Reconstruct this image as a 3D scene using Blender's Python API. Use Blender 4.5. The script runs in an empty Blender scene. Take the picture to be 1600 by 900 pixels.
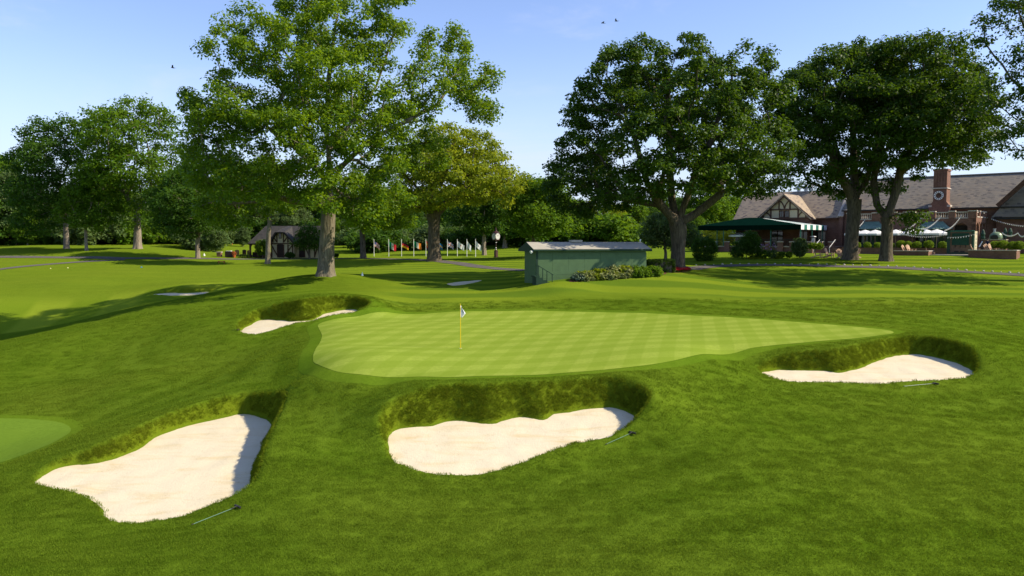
import bpy, bmesh, math, random
import numpy as np
from mathutils import Vector, Matrix, noise as mnoise

random.seed(7)
RNG = np.random.default_rng(11)
SC = bpy.context.scene
COL = SC.collection
PI = math.pi

# ------------------------------------------------------------------ camera, sky, sun, exposure
H = 5.2                                   # lens height above the putting surface (z = 0 there)
PITCH = math.radians(3.45)
F = 1600 * 28 / 36
cam_data = bpy.data.cameras.new('camera')
cam_data.lens = 28
cam_data.sensor_width = 36
cam_data.clip_start = 0.2
cam_data.clip_end = 6000
cam = bpy.data.objects.new('camera', cam_data)
COL.objects.link(cam)
cam.location = (0, 0, H)
cam.rotation_euler = (PI / 2 - PITCH, 0, 0)
SC.camera = cam

SUN_EL = math.radians(38)
SUN_AZ = math.radians(-6)                # direction TO the sun, counted from +X (right) ; negative = towards the viewer
sdir = Vector((math.cos(SUN_EL) * math.cos(SUN_AZ), math.cos(SUN_EL) * math.sin(SUN_AZ), math.sin(SUN_EL)))
sl = bpy.data.lights.new('sun', 'SUN')
sl.energy = 5.0
sl.angle = math.radians(0.5)
sl.color = (1.0, 0.885, 0.68)
so = bpy.data.objects.new('sun', sl)
COL.objects.link(so)
so.location = (60, -20, 60)
so.rotation_euler = (-sdir).to_track_quat('-Z', 'Y').to_euler()

world = bpy.data.worlds.new('World')
SC.world = world
world.use_nodes = True
wn = world.node_tree
wn.nodes.clear()
w_out = wn.nodes.new('ShaderNodeOutputWorld')
w_bg = wn.nodes.new('ShaderNodeBackground')
w_sky = wn.nodes.new('ShaderNodeTexSky')
w_sky.sky_type = 'NISHITA'
w_sky.sun_disc = False
w_sky.sun_elevation = SUN_EL
w_sky.sun_rotation = PI / 2 - SUN_AZ      # sky azimuth is counted clockwise from +Y
w_sky.altitude = 100
w_sky.air_density = 1.0
w_sky.dust_density = 0.25
w_sky.ozone_density = 1.6
w_bg.inputs['Strength'].default_value = 0.115
# summer haze low in the air: the same all the way round
w_geo = wn.nodes.new('ShaderNodeNewGeometry')
w_sep = wn.nodes.new('ShaderNodeSeparateXYZ')
wn.links.new(w_geo.outputs['Incoming'], w_sep.inputs[0])
w_neg = wn.nodes.new('ShaderNodeMath')
w_neg.operation = 'ABSOLUTE'
wn.links.new(w_sep.outputs[2], w_neg.inputs[0])
w_map = wn.nodes.new('ShaderNodeMapRange')
w_map.interpolation_type = 'SMOOTHSTEP'
for i_, v_ in zip((1, 2, 3, 4), (0.0, 0.24, 0.80, 0.0)):
    w_map.inputs[i_].default_value = v_
wn.links.new(w_neg.outputs[0], w_map.inputs[0])
w_tint = wn.nodes.new('ShaderNodeMix')
w_tint.data_type = 'RGBA'
w_tint.blend_type = 'MULTIPLY'
w_tint.inputs[0].default_value = 1.0
w_tint.inputs[7].default_value = (1.16, 1.12, 1.32, 1)
wn.links.new(w_sky.outputs[0], w_tint.inputs[6])
w_mix = wn.nodes.new('ShaderNodeMix')
w_mix.data_type = 'RGBA'
wn.links.new(w_map.outputs[0], w_mix.inputs[0])
wn.links.new(w_tint.outputs[2], w_mix.inputs[6])
w_mix.inputs[7].default_value = (4.0, 4.75, 6.0, 1)
# faint high wisps
w_tc = wn.nodes.new('ShaderNodeTexCoord')
w_mp = wn.nodes.new('ShaderNodeMapping')
w_mp.inputs['Scale'].default_value = (2.2, 2.2, 9.0)
wn.links.new(w_tc.outputs['Generated'], w_mp.inputs['Vector'])
w_nz = wn.nodes.new('ShaderNodeTexNoise')
w_nz.inputs['Scale'].default_value = 1.6
w_nz.inputs['Detail'].default_value = 6
w_nz.inputs['Roughness'].default_value = 0.6
w_nz.inputs['Distortion'].default_value = 0.5
wn.links.new(w_mp.outputs[0], w_nz.inputs['Vector'])
w_cr = wn.nodes.new('ShaderNodeMapRange')
w_cr.interpolation_type = 'SMOOTHSTEP'
for i_, v_ in zip((1, 2, 3, 4), (0.50, 0.78, 0.0, 0.42)):
    w_cr.inputs[i_].default_value = v_
wn.links.new(w_nz.outputs['Fac'], w_cr.inputs[0])
w_cl = wn.nodes.new('ShaderNodeMix')
w_cl.data_type = 'RGBA'
wn.links.new(w_cr.outputs[0], w_cl.inputs[0])
wn.links.new(w_mix.outputs[2], w_cl.inputs[6])
w_cl.inputs[7].default_value = (5.0, 5.3, 6.2, 1)
wn.links.new(w_cl.outputs[2], w_bg.inputs[0])
wn.links.new(w_bg.outputs[0], w_out.inputs[0])

SC.view_settings.view_transform = 'Standard'
SC.view_settings.look = 'None'
SC.view_settings.exposure = 0.55
SC.view_settings.gamma = 1.0
SC.render.engine = 'CYCLES'
SC.cycles.use_denoising = True
SC.cycles.max_bounces = 6
SC.cycles.diffuse_bounces = 3
SC.cycles.glossy_bounces = 2
SC.cycles.transmission_bounces = 4
SC.cycles.transparent_max_bounces = 6
SC.cycles.caustics_reflective = False
SC.cycles.caustics_refractive = False

# ------------------------------------------------------------------ photograph geometry -> world points
CP, SP = math.cos(PITCH), math.sin(PITCH)


def ray(px, py):
    x = (px - 800) / F
    v = -(py - 450) / F
    return x, v * SP + CP, v * CP - SP


def at(px, py, Y):
    """world point seen at pixel (px, py) at ground distance Y"""
    dx, dy, dz = ray(px, py)
    s = Y / dy
    return Vector((dx * s, Y, H + dz * s))


def atz(px, py, z):
    dx, dy, dz = ray(px, py)
    s = (z - H) / dz
    return Vector((dx * s, dy * s, z))


def mpp(Y):
    return Y / F


# ------------------------------------------------------------------ object helpers
def tag(o, label=None, cat=None, group=None, kind=None):
    if label: o['label'] = label
    if cat: o['category'] = cat
    if group: o['group'] = group
    if kind: o['kind'] = kind
    return o


def thing(name, label, cat, loc=(0, 0, 0), rotz=0.0, group=None):
    o = bpy.data.objects.new(name, None)
    COL.objects.link(o)
    o.empty_display_size = 0.3
    o.location = loc
    o.rotation_euler = (0, 0, rotz)
    return tag(o, label, cat, group)


def link_obj(name, mesh, parent=None):
    o = bpy.data.objects.new(name, mesh)
    COL.objects.link(o)
    if parent is not None:
        o.parent = parent
    return o


def copy_tree(o, parent=None):
    c = o.copy()
    COL.objects.link(c)
    c.parent = parent
    for ch in list(o.children):
        copy_tree(ch, c)
    return c


class MB:
    """collects polygons, then links them as ONE mesh object"""

    def __init__(self):
        self.v, self.f, self.m = [], [], []

    def add(self, vs, fs, mi=0):
        b = len(self.v)
        self.v += [tuple(p) for p in vs]
        self.f += [tuple(b + i for i in f) for f in fs]
        self.m += [mi] * len(fs)
        return self

    def box(self, x0, x1, y0, y1, z0, z1, mi=0, M=None):
        vs = [Vector(p) for p in ((x0, y0, z0), (x1, y0, z0), (x1, y1, z0), (x0, y1, z0),
                                  (x0, y0, z1), (x1, y0, z1), (x1, y1, z1), (x0, y1, z1))]
        if M is not None:
            vs = [M @ p for p in vs]
        return self.add(vs, [(3, 2, 1, 0), (4, 5, 6, 7), (0, 1, 5, 4), (1, 2, 6, 5), (2, 3, 7, 6), (3, 0, 4, 7)], mi)

    def beam(self, a, b, w, d, mi=0, up=(0, 0, 1)):
        """rectangular bar from a to b: w across, d along the second axis"""
        a, b = Vector(a), Vector(b)
        t = (b - a)
        if t.length < 1e-6: return self
        t.normalize()
        u = Vector(up)
        if abs(t.dot(u)) > 0.98: u = Vector((0, 1, 0))
        s = t.cross(u).normalized()
        n = s.cross(t)
        vs = []
        for p in (a, b):
            for i, j in ((-1, -1), (1, -1), (1, 1), (-1, 1)):
                vs.append(p + s * (i * w / 2) + n * (j * d / 2))
        return self.add(vs, [(0, 1, 2, 3), (7, 6, 5, 4), (0, 4, 5, 1), (1, 5, 6, 2), (2, 6, 7, 3), (3, 7, 4, 0)], mi)

    def tube(self, pts, rad, n=8, mi=0, caps=True):
        pts = [Vector(p) for p in pts]
        if not hasattr(rad, '__len__'): rad = [rad] * len(pts)
        ref = None
        rings = []
        for i, p in enumerate(pts):
            t = (pts[min(i + 1, len(pts) - 1)] - pts[max(i - 1, 0)])
            t = t.normalized() if t.length > 1e-9 else Vector((0, 0, 1))
            if ref is None:
                ref = Vector((1, 0, 0)) if abs(t.x) < 0.8 else Vector((0, 1, 0))
            s = (ref - t * ref.dot(t)).normalized()
            ref = s
            q = t.cross(s)
            rings.append([p + (s * math.cos(2 * PI * k / n) + q * math.sin(2 * PI * k / n)) * rad[i] for k in range(n)])
        vs = [p for r in rings for p in r]
        fs = []
        for i in range(len(rings) - 1):
            for k in range(n):
                a, b = i * n + k, i * n + (k + 1) % n
                fs.append((a, b, b + n, a + n))
        if caps:
            fs.append(tuple(range(n - 1, -1, -1)))
            fs.append(tuple((len(rings) - 1) * n + k for k in range(n)))
        return self.add(vs, fs, mi)

    def lathe(self, prof, n=16, mi=0, c=(0, 0, 0)):
        """prof: [(r, z)] bottom to top"""
        c = Vector(c)
        vs, fs = [], []
        for r, z in prof:
            for k in range(n):
                vs.append(c + Vector((max(r, 1e-4) * math.cos(2 * PI * k / n), max(r, 1e-4) * math.sin(2 * PI * k / n), z)))
        for i in range(len(prof) - 1):
            for k in range(n):
                a, b = i * n + k, i * n + (k + 1) % n
                fs.append((a, b, b + n, a + n))
        fs.append(tuple(range(n - 1, -1, -1)))
        fs.append(tuple((len(prof) - 1) * n + k for k in range(n)))
        return self.add(vs, fs, mi)

    def prism(self, poly, d0, d1, axis='y', mi=0):
        """closed polygon in (a, z) extruded along the axis: y -> poly is (x, z) ; x -> poly is (y, z) ; z -> poly is (x, y)"""
        n = len(poly)
        mk = {'y': lambda p, d: (p[0], d, p[1]), 'x': lambda p, d: (d, p[0], p[1]), 'z': lambda p, d: (p[0], p[1], d)}[axis]
        vs = [mk(p, d0) for p in poly] + [mk(p, d1) for p in poly]
        fs = [tuple(range(n)), tuple(range(2 * n - 1, n - 1, -1))]
        for i in range(n):
            j = (i + 1) % n
            fs.append((i, i + n, j + n, j))
        return self.add(vs, fs, mi)

    def mesh(self, name, mats, smooth=False):
        me = bpy.data.meshes.new(name)
        me.from_pydata(self.v, [], self.f)
        for m in (mats if isinstance(mats, (list, tuple)) else [mats]):
            me.materials.append(m)
        me.polygons.foreach_set('material_index', self.m)
        me.update()
        bm = bmesh.new()
        bm.from_mesh(me)
        bmesh.ops.recalc_face_normals(bm, faces=bm.faces)
        bm.to_mesh(me)
        bm.free()
        if smooth:
            me.polygons.foreach_set('use_smooth', [True] * len(me.polygons))
        return me

    def build(self, name, mats, parent=None, smooth=False, kind=None):
        o = link_obj(name, self.mesh(name, mats, smooth), parent)
        if kind: o['kind'] = kind
        return o


def np_mesh(name, V, faces, mats, smooth=False, attrs=None):
    """faces: (n, k) int array ; attrs {name: per-vertex float}"""
    me = bpy.data.meshes.new(name)
    nv, (nf, k) = len(V), faces.shape
    me.vertices.add(nv)
    me.vertices.foreach_set('co', np.ascontiguousarray(V, dtype=np.float32).ravel())
    me.loops.add(nf * k)
    me.loops.foreach_set('vertex_index', np.ascontiguousarray(faces, dtype=np.int32).ravel())
    me.polygons.add(nf)
    me.polygons.foreach_set('loop_start', np.arange(0, nf * k, k, dtype=np.int32))
    if smooth:
        me.polygons.foreach_set('use_smooth', np.ones(nf, dtype=bool))
    for m in (mats if isinstance(mats, (list, tuple)) else [mats]):
        me.materials.append(m)
    me.update(calc_edges=True)
    for an, av in (attrs or {}).items():
        a = me.attributes.new(an, 'FLOAT', 'POINT')
        a.data.foreach_set('value', np.ascontiguousarray(av, dtype=np.float32))
    return me


# ------------------------------------------------------------------ material helpers
class NT:
    def __init__(self, name):
        self.mat = bpy.data.materials.new(name)
        self.mat.use_nodes = True
        self.t = self.mat.node_tree
        self.t.nodes.clear()
        self.out = self.n('ShaderNodeOutputMaterial')

    def n(self, typ, **kw):
        nd = self.t.nodes.new(typ)
        for k, v in kw.items():
            setattr(nd, k, v)
        return nd

    def l(self, a, b):
        self.t.links.new(a, b)

    def put(self, sock, v):
        if isinstance(v, bpy.types.NodeSocket): self.l(v, sock)
        elif isinstance(v, (tuple, list)) and len(v) == 3 and sock.type == 'RGBA': sock.default_value = (*v, 1)
        else: sock.default_value = v

    def pos(self, obj=False):
        if obj: return self.n('ShaderNodeTexCoord').outputs['Object']
        return self.n('ShaderNodeNewGeometry').outputs['Position']

    def noise(self, vec, scale, detail=3, rough=0.55, dist=0.0):
        nd = self.n('ShaderNodeTexNoise')
        self.l(vec, nd.inputs['Vector'])
        nd.inputs['Scale'].default_value = scale
        nd.inputs['Detail'].default_value = detail
        nd.inputs['Roughness'].default_value = rough
        nd.inputs['Distortion'].default_value = dist
        return nd.outputs['Fac']

    def mapping(self, vec, scale=(1, 1, 1), rot=(0, 0, 0), loc=(0, 0, 0)):
        nd = self.n('ShaderNodeMapping')
        self.l(vec, nd.inputs['Vector'])
        nd.inputs['Scale'].default_value = scale
        nd.inputs['Rotation'].default_value = rot
        nd.inputs['Location'].default_value = loc
        return nd.outputs[0]

    def ramp(self, fac, stops, interp='LINEAR'):
        nd = self.n('ShaderNodeValToRGB')
        nd.color_ramp.interpolation = interp
        el = nd.color_ramp.elements
        while len(el) < len(stops): el.new(0.5)
        for e, (p, c) in zip(el, stops):
            e.position = p
            e.color = (*c, 1) if len(c) == 3 else c
        self.l(fac, nd.inputs[0])
        return nd.outputs[0]

    def mapr(self, v, a, b, c=0.0, d=1.0, smooth=False):
        nd = self.n('ShaderNodeMapRange')
        if smooth: nd.interpolation_type = 'SMOOTHSTEP'
        self.put(nd.inputs[0], v)
        for i, x in zip((1, 2, 3, 4), (a, b, c, d)): nd.inputs[i].default_value = x
        return nd.outputs[0]

    def math(self, op, a, b=0.0):
        nd = self.n('ShaderNodeMath', operation=op)
        self.put(nd.inputs[0], a)
        self.put(nd.inputs[1], b)
        return nd.outputs[0]

    def mix(self, fac, a, b, mode='MIX'):
        nd = self.n('ShaderNodeMix', data_type='RGBA', blend_type=mode)
        self.put(nd.inputs[0], fac)
        self.put(nd.inputs[6], a)
        self.put(nd.inputs[7], b)
        return nd.outputs[2]

    def attr(self, name):
        return self.n('ShaderNodeAttribute', attribute_name=name).outputs['Fac']

    def bump(self, h, strength=0.3, dist=0.05, normal=None):
        nd = self.n('ShaderNodeBump')
        nd.inputs['Strength'].default_value = strength
        nd.inputs['Distance'].default_value = dist
        self.l(h, nd.inputs['Height'])
        if normal is not None: self.l(normal, nd.inputs['Normal'])
        return nd.outputs[0]

    def principled(self, color, rough=0.8, spec=0.3, normal=None, metallic=0.0, sheen=0.0):
        nd = self.n('ShaderNodeBsdfPrincipled')
        self.put(nd.inputs['Base Color'], color)
        self.put(nd.inputs['Roughness'], rough)
        nd.inputs['Specular IOR Level'].default_value = spec
        nd.inputs['Metallic'].default_value = metallic
        if sheen: nd.inputs['Sheen Weight'].default_value = sheen
        if normal is not None: self.l(normal, nd.inputs['Normal'])
        return nd.outputs[0]

    def done(self, shader):
        self.l(shader, self.out.inputs['Surface'])
        return self.mat


def simple(name, color, rough=0.6, spec=0.3, var=0.15, scale=6.0, metallic=0.0, bump=0.0):
    """paint / cloth / metal with a little grain so that nothing is perfectly flat"""
    m = NT(name)
    p = m.pos(True)
    nz = m.noise(p, scale, 4)
    c = m.mix(m.mapr(nz, 0.3, 0.7), tuple(x * (1 - var) for x in color), tuple(min(1, x * (1 + var)) for x in color))
    nb = m.bump(m.noise(p, scale * 6, 2), bump, 0.01) if bump else None
    return m.done(m.principled(c, rough, spec, nb, metallic))
# ------------------------------------------------------------------ the land: control points -> smooth relief -> bunkers cut into it
def densify(poly, n=6):
    """closed Catmull-Rom through poly"""
    P = np.asarray(poly, float)
    out = []
    N = len(P)
    for i in range(N):
        p0, p1, p2, p3 = P[i - 1], P[i], P[(i + 1) % N], P[(i + 2) % N]
        for t in np.arange(n) / n:
            out.append(0.5 * ((2 * p1) + (-p0 + p2) * t + (2 * p0 - 5 * p1 + 4 * p2 - p3) * t * t + (-p0 + 3 * p1 - 3 * p2 + p3) * t ** 3))
    return np.array(out)


def sdist(poly, X, Y):
    """signed distance (negative inside) of flat arrays X, Y to the closed polygon, and the nearest boundary point"""
    P = poly
    Q = np.roll(P, -1, axis=0)
    best = np.full(X.shape, 1e18)
    bx, by = np.zeros_like(X), np.zeros_like(X)
    inside = np.zeros(X.shape, bool)
    for (x0, y0), (x1, y1) in zip(P, Q):
        ex, ey = x1 - x0, y1 - y0
        L = ex * ex + ey * ey + 1e-12
        t = np.clip(((X - x0) * ex + (Y - y0) * ey) / L, 0, 1)
        qx, qy = x0 + t * ex, y0 + t * ey
        d = (X - qx) ** 2 + (Y - qy) ** 2
        m = d < best
        best[m] = d[m]; bx[m] = qx[m]; by[m] = qy[m]
        c = ((y0 > Y) != (y1 > Y)) & (X < (x1 - x0) * (Y - y0) / (y1 - y0 + 1e-15) + x0)
        inside ^= c
    s = np.sqrt(best)
    return np.where(inside, -s, s), bx, by


class Bunker:
    """sand floor = tilted plane with a little dish; outline given as the pixels where sand meets grass"""

    def __init__(self, key, px, p_ref, z_ref, cx, cy, slope=1.25, wob=0.08):
        r = atz(p_ref[0], p_ref[1], z_ref)
        self.x0, self.y0, self.z0, self.cx, self.cy, self.slope, self.key = r.x, r.y, z_ref, cx, cy, slope, key
        pts = []
        for (a, b) in px:
            dx, dy, dz = ray(a, b)
            # H + s dz = z0 + cx (s dx - x0) + cy (s dy - y0)
            s = (self.z0 - cx * self.x0 - cy * self.y0 - H) / (dz - cx * dx - cy * dy)
            pts.append((s * dx, s * dy))
        d = densify(pts, 8)
        nrm = np.roll(d, -1, 0) - np.roll(d, 1, 0)
        nrm /= np.linalg.norm(nrm, axis=1)[:, None] + 1e-9
        nrm = np.stack([nrm[:, 1], -nrm[:, 0]], 1)
        w = np.array([mnoise.noise(Vector((p[0] * 2.1, p[1] * 2.1, 3.7))) + 0.6 * mnoise.noise(Vector((p[0] * 6, p[1] * 6, 9.1))) for p in d])
        self.poly = d + nrm * (w * wob)[:, None]
        q = self.poly.copy()
        for _ in range(60):
            q = (np.roll(q, 1, 0) + 2 * q + np.roll(q, -1, 0)) / 4
        self.smooth = q

    def zs(self, X, Y):
        return self.z0 + self.cx * (X - self.x0) + self.cy * (Y - self.y0)


BUNKERS = [
    Bunker('left', [(52, 753), (77, 737), (110, 727), (153, 723), (187, 714), (213, 702), (243, 683), (287, 667), (333, 656), (377, 647), (406, 651),
                    (426, 663), (424, 680), (412, 695), (406, 715), (394, 740), (394, 762), (388, 783), (358, 798), (317, 812), (283, 820), (250, 823), (207, 822),
                    (180, 819), (164, 808), (158, 800), (147, 787), (127, 777), (104, 770), (80, 766)], (250, 822), -2.65, 0.0, 0.066, slope=1.9),
    Bunker('centre', [(602, 696), (607, 682), (624, 670), (670, 665), (702, 657), (728, 658), (751, 661), (777, 660), (800, 653), (819, 651), (845, 655),
                      (865, 648), (897, 642), (930, 637), (953, 635), (972, 640), (992, 649), (1001, 657), (982, 673), (956, 686), (923, 694), (881, 704), (832, 720), (784, 738),
                      (735, 747), (696, 746), (660, 741), (631, 730), (610, 715)], (735, 746), -2.0, 0.0, 0.165, slope=1.6),
    Bunker('right', [(1187, 583), (1216, 578), (1252, 579), (1288, 580), (1312, 582), (1336, 577), (1360, 568), (1384, 559), (1405, 555), (1426, 553), (1450, 556),
                     (1480, 563), (1510, 574), (1524, 584), (1512, 592), (1492, 595), (1450, 598), (1414, 600), (1384, 604), (1354, 605), (1300, 604), (1249, 602), (1222, 599),
                     (1200, 592)], (1350, 603), -0.95, 0.0, 0.085, slope=1.5),
    Bunker('back', [(375, 520), (379, 514), (392, 507), (406, 500), (437, 500), (455, 502), (471, 502), (490, 499), (505, 491), (537, 484), (558, 484), (574, 487),
                    (552, 493), (520, 499), (490, 506), (458, 511), (430, 517), (406, 522), (385, 523)], (375, 521), -0.35, 0.075, 0.09),
    Bunker('far_left', [(236, 461), (262, 457.6), (290, 458), (318, 456.4), (338, 455.6), (325, 459.5), (300, 462.5), (266, 463)], (268, 462), 0.05, 0.02, 0.05, wob=0.02),
    Bunker('far_centre', [(698, 443.5), (716, 440.5), (738, 438.8), (753, 437.8), (746, 441.5), (728, 445), (708, 447)], (710, 446), 1.42, 0.0, 0.05, wob=0.02),
]
BK = {b.key: b for b in BUNKERS}

GREEN_PX = [(497, 508), (520, 500), (560, 494.5), (620, 490.5), (700, 488), (780, 486.8), (860, 487), (960, 489), (1060, 492.5), (1160, 497.5), (1260, 505), (1340, 511.5), (1392, 517.5),
            (1386, 523), (1330, 529.5), (1250, 536.5), (1180, 543.5), (1110, 554), (1040, 567), (960, 577), (880, 583.5), (800, 587.5), (720, 589.5), (640, 589.5), (570, 587.5), (520, 580),
            (494, 569), (489, 558), (497, 540), (503, 524)]
GREEN_Z = lambda px, py: 0.02 + 0.42 * max(0.0, (575 - py) / 88.0)      # tilts up to the back


def green_pts():
    return [atz(px, py, GREEN_Z(px, py)) for px, py in GREEN_PX]


C = []                                     # control points (x, y, z)
for px, py, Y in [
    # foreground
    (800, 899, 17.2), (300, 899, 17.0), (1300, 899, 17.4), (0, 899, 17.5), (1599, 899, 17.8), (1599, 760, 22.6), (1500, 700, 25.8), (1599, 640, 30.5), (1590, 590, 34), (1590, 530, 41),
    (1200, 800, 20.4), (1000, 760, 22.3), (1200, 690, 26.0), (1080, 640, 28.6), (700, 800, 21.0), (500, 650, 28.4), (470, 720, 24.5), (520, 760, 22.6), (560, 690, 26.2), (0, 780, 23.6),
    (60, 690, 30.3), (0, 655, 34.3), (0, 715, 29.2), (110, 675, 32.0), (200, 640, 34.6), (0, 600, 41.5), (200, 600, 38.0), (350, 575, 39.5), (300, 540, 46), (430, 560, 36.5), (0, 541, 52),
    (100, 517, 54), (200, 492, 56.5), (280, 468, 60), (0, 531, 60), (100, 509, 63), (200, 481, 67), (330, 500, 51.5), (350, 480, 55), (330, 460, 62), (1590, 490, 49.5), (1590, 470, 55), (1590, 445, 64), (1590, 428, 71.5), (1590, 400, 88),
    (1450, 505, 46), (1400, 470, 54.5), (1400, 440, 65), (1400, 421, 74.5), (1400, 403, 85.5), (1200, 487, 51), (1200, 470, 55.5), (1200, 440, 65), (1200, 425, 71.5), (1200, 406, 84.5),
    (1000, 475, 54), (1000, 455, 58.5), (850, 478, 54), (850, 462, 57.5), (860, 446, 58.8), (900, 441, 60), (950, 437, 61.2), (1000, 433, 62.3), (1040, 427, 65), (940, 455, 58.5), (1058, 419, 72), (1100, 412, 79), (620, 480, 54.5), (700, 470, 56), (620, 455, 60.5), (700, 450, 62.5),
    (560, 447, 63), (790, 450, 62.5), (508, 430, 66), (450, 433, 67.5), (570, 432, 68), (640, 428, 76), (760, 432, 74), (700, 420, 90), (560, 410, 104), (720, 401.5, 120), (775, 403, 119), (820, 400, 110),
    (600, 401.5, 120), (790, 395, 130), (810, 381, 150), (640, 388, 155), (385, 383, 170), (330, 395, 140), (435, 403, 118), (420, 420, 96), (420, 440, 82), (300, 440, 84), (300, 420, 98), (200, 400, 112),
    (215, 387.5, 121), (100, 440, 86), (100, 418, 100), (100, 400, 112), (100, 388.5, 124), (0, 440, 88), (0, 415, 102), (0, 392, 120), (0, 386.5, 132), (100, 499, 72), (0, 505, 72), (200, 464, 77), (60, 470, 80),
    # bunker-face tops and shoulders of the green
    (470, 590, 31.0), (476, 545, 36.5), (482, 515, 44.5), (1420, 522, 41.5), (640, 594, 30.3), (860, 590, 30.4),
]:
    C.append(tuple(at(px, py, Y)))
for px, py, z in [(800, 590.5, -0.08), (700, 593, -0.1), (610, 599, -0.25), (585, 620, -0.7), (930, 585.5, -0.03), (985, 588, 0.0), (1012, 612, -0.2), (1022, 640, -0.75),
                  (430, 597, -0.85), (300, 631, -1.3), (180, 681, -1.62), (110, 713, -1.95), (452, 608, -0.9), (446, 635, -1.15),
                  (1172, 570, -0.45), (1200, 553, -0.1), (1250, 548, 0.1), (1312, 543, 0.2), (1380, 530, 0.35), (1440, 518, 0.5), (1500, 526, 0.35), (1540, 548, 0.1), (1552, 575, -0.4),
                  (386, 503, 0.1), (420, 480, 0.85), (470, 467, 1.3), (520, 461, 1.5), (580, 462, 1.45), (594, 473, 1.05), (360, 520, -0.3),
                  (250, 453.5, 0.5), (300, 451, 0.62), (355, 449, 0.75), (735, 434, 1.75)]:
    C.append(tuple(atz(px, py, z)))
C += [(-7.6, 25.2, -1.5), (-7.2, 23.4, -1.85), (-7.9, 27.0, -1.25)]
# lips on the near side of the bunkers: flush with the sand
for b, idx in ((BK['left'], (22, 24, 26, 28, 0)), (BK['centre'], (0, 18, 20, 22, 24, 26, 28)), (BK['right'], (13, 15, 17, 19, 21, 0)), (BK['back'], (12, 14, 16, 18)), (BK['far_left'], (5, 6, 7, 0)), (BK['far_centre'], (4, 5, 6))):
    for i in idx:
        x, y = b.poly[i * 8]
        C.append((x, y - 0.25, float(b.zs(x, y)) + 0.07))
# the high side keeps its height right up to the sand: the bunker is then cut into it
for key, i0, i1, top in (('left', 2, 13, [(60, -2.15), (110, -1.95), (180, -1.62), (300, -1.28), (430, -0.85)]),
                         ('centre', 1, 18, [(590, -0.55), (640, -0.2), (700, -0.08), (800, -0.06), (930, -0.02), (985, 0.0), (1012, -0.25)]),
                         ('right', 1, 13, [(1172, -0.5), (1200, -0.1), (1250, 0.1), (1312, 0.2), (1380, 0.36), (1440, 0.52), (1500, 0.38), (1540, 0.05)]),
                         ('back', 2, 12, [(386, 0.15), (420, 0.85), (470, 1.3), (520, 1.5), (580, 1.45)])):
    b = BK[key]
    for i in range(i0, i1):
        x, y = b.poly[i * 8]
        pxc = 800 + F * x / y
        C.append((x, y, float(np.interp(pxc, [t[0] for t in top], [t[1] for t in top]))))
for p in green_pts():
    C.append(tuple(p))
for px, py in ((600, 540), (720, 545), (850, 530), (1000, 525), (1150, 520), (900, 560), (700, 510)):
    C.append(tuple(atz(px, py, GREEN_Z(px, py))))
# beyond the picture: the land runs on
for x, y, z in [(0, 5, -2.7), (-20, 5, -3.0), (25, 5, -2.4), (0, -20, -3.0), (-40, 20, -3.4), (45, 25, -1.6), (60, 45, 0.4), (75, 70, 2.2), (80, 100, 3.6), (55, 105, 3.55), (30, 110, 3.5), (65, 95, 3.5),
                (10, 95, 2.6), (40, 95, 3.4), (-60, 50, -3.0), (-80, 90, 0.0), (-90, 130, 3.4), (-60, 150, 4.2), (-20, 190, 4.3), (30, 160, 4.2), (80, 150, 4.2), (-40, 200, 4.5), (60, 200, 4.5), (130, 100, 4),
                (-150, 100, 1), (0, 230, 4.8), (-120, 200, 4.6), (130, 200, 4.6), (60, -20, -2.6), (-60, -20, -3.6), (110, 30, 0)]:
    C.append((x, y, z))
C = np.array(C)


def _phi(r2):
    return 0.5 * r2 * np.log(r2 + 1e-9)


_S = 50.0
_P = C[:, :2] / _S
_K = _phi(((_P[:, None] - _P[None]) ** 2).sum(-1)) + np.eye(len(_P)) * 7e-4
_A = np.c_[np.ones(len(_P)), _P]
_M = np.block([[_K, _A], [_A.T, np.zeros((3, 3))]])
_W = np.linalg.solve(_M, np.r_[C[:, 2], np.zeros(3)])


def macro(X, Y):
    X, Y = np.asarray(X, float), np.asarray(Y, float)
    x, y = X.ravel() / _S, Y.ravel() / _S
    out = _W[-3] + _W[-2] * x + _W[-1] * y
    for i, (a, b) in enumerate(_P):
        out += _W[i] * _phi((x - a) ** 2 + (y - b) ** 2)
    X, Y = X.ravel(), Y.ravel()
    out = np.clip(out, -5, 8)
    far = np.clip((np.hypot(X, Y - 70) - 130) / 120, 0, 1)
    far = far * far * (3 - 2 * far)
    out = out * (1 - far) + (2.0 + 0.012 * np.clip(Y, -200, 400)) * far
    return out


def smin(a, b, k):
    h = np.clip(0.5 + 0.5 * (b - a) / k, 0, 1)
    return b * (1 - h) + a * h - k * h * (1 - h)


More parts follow.
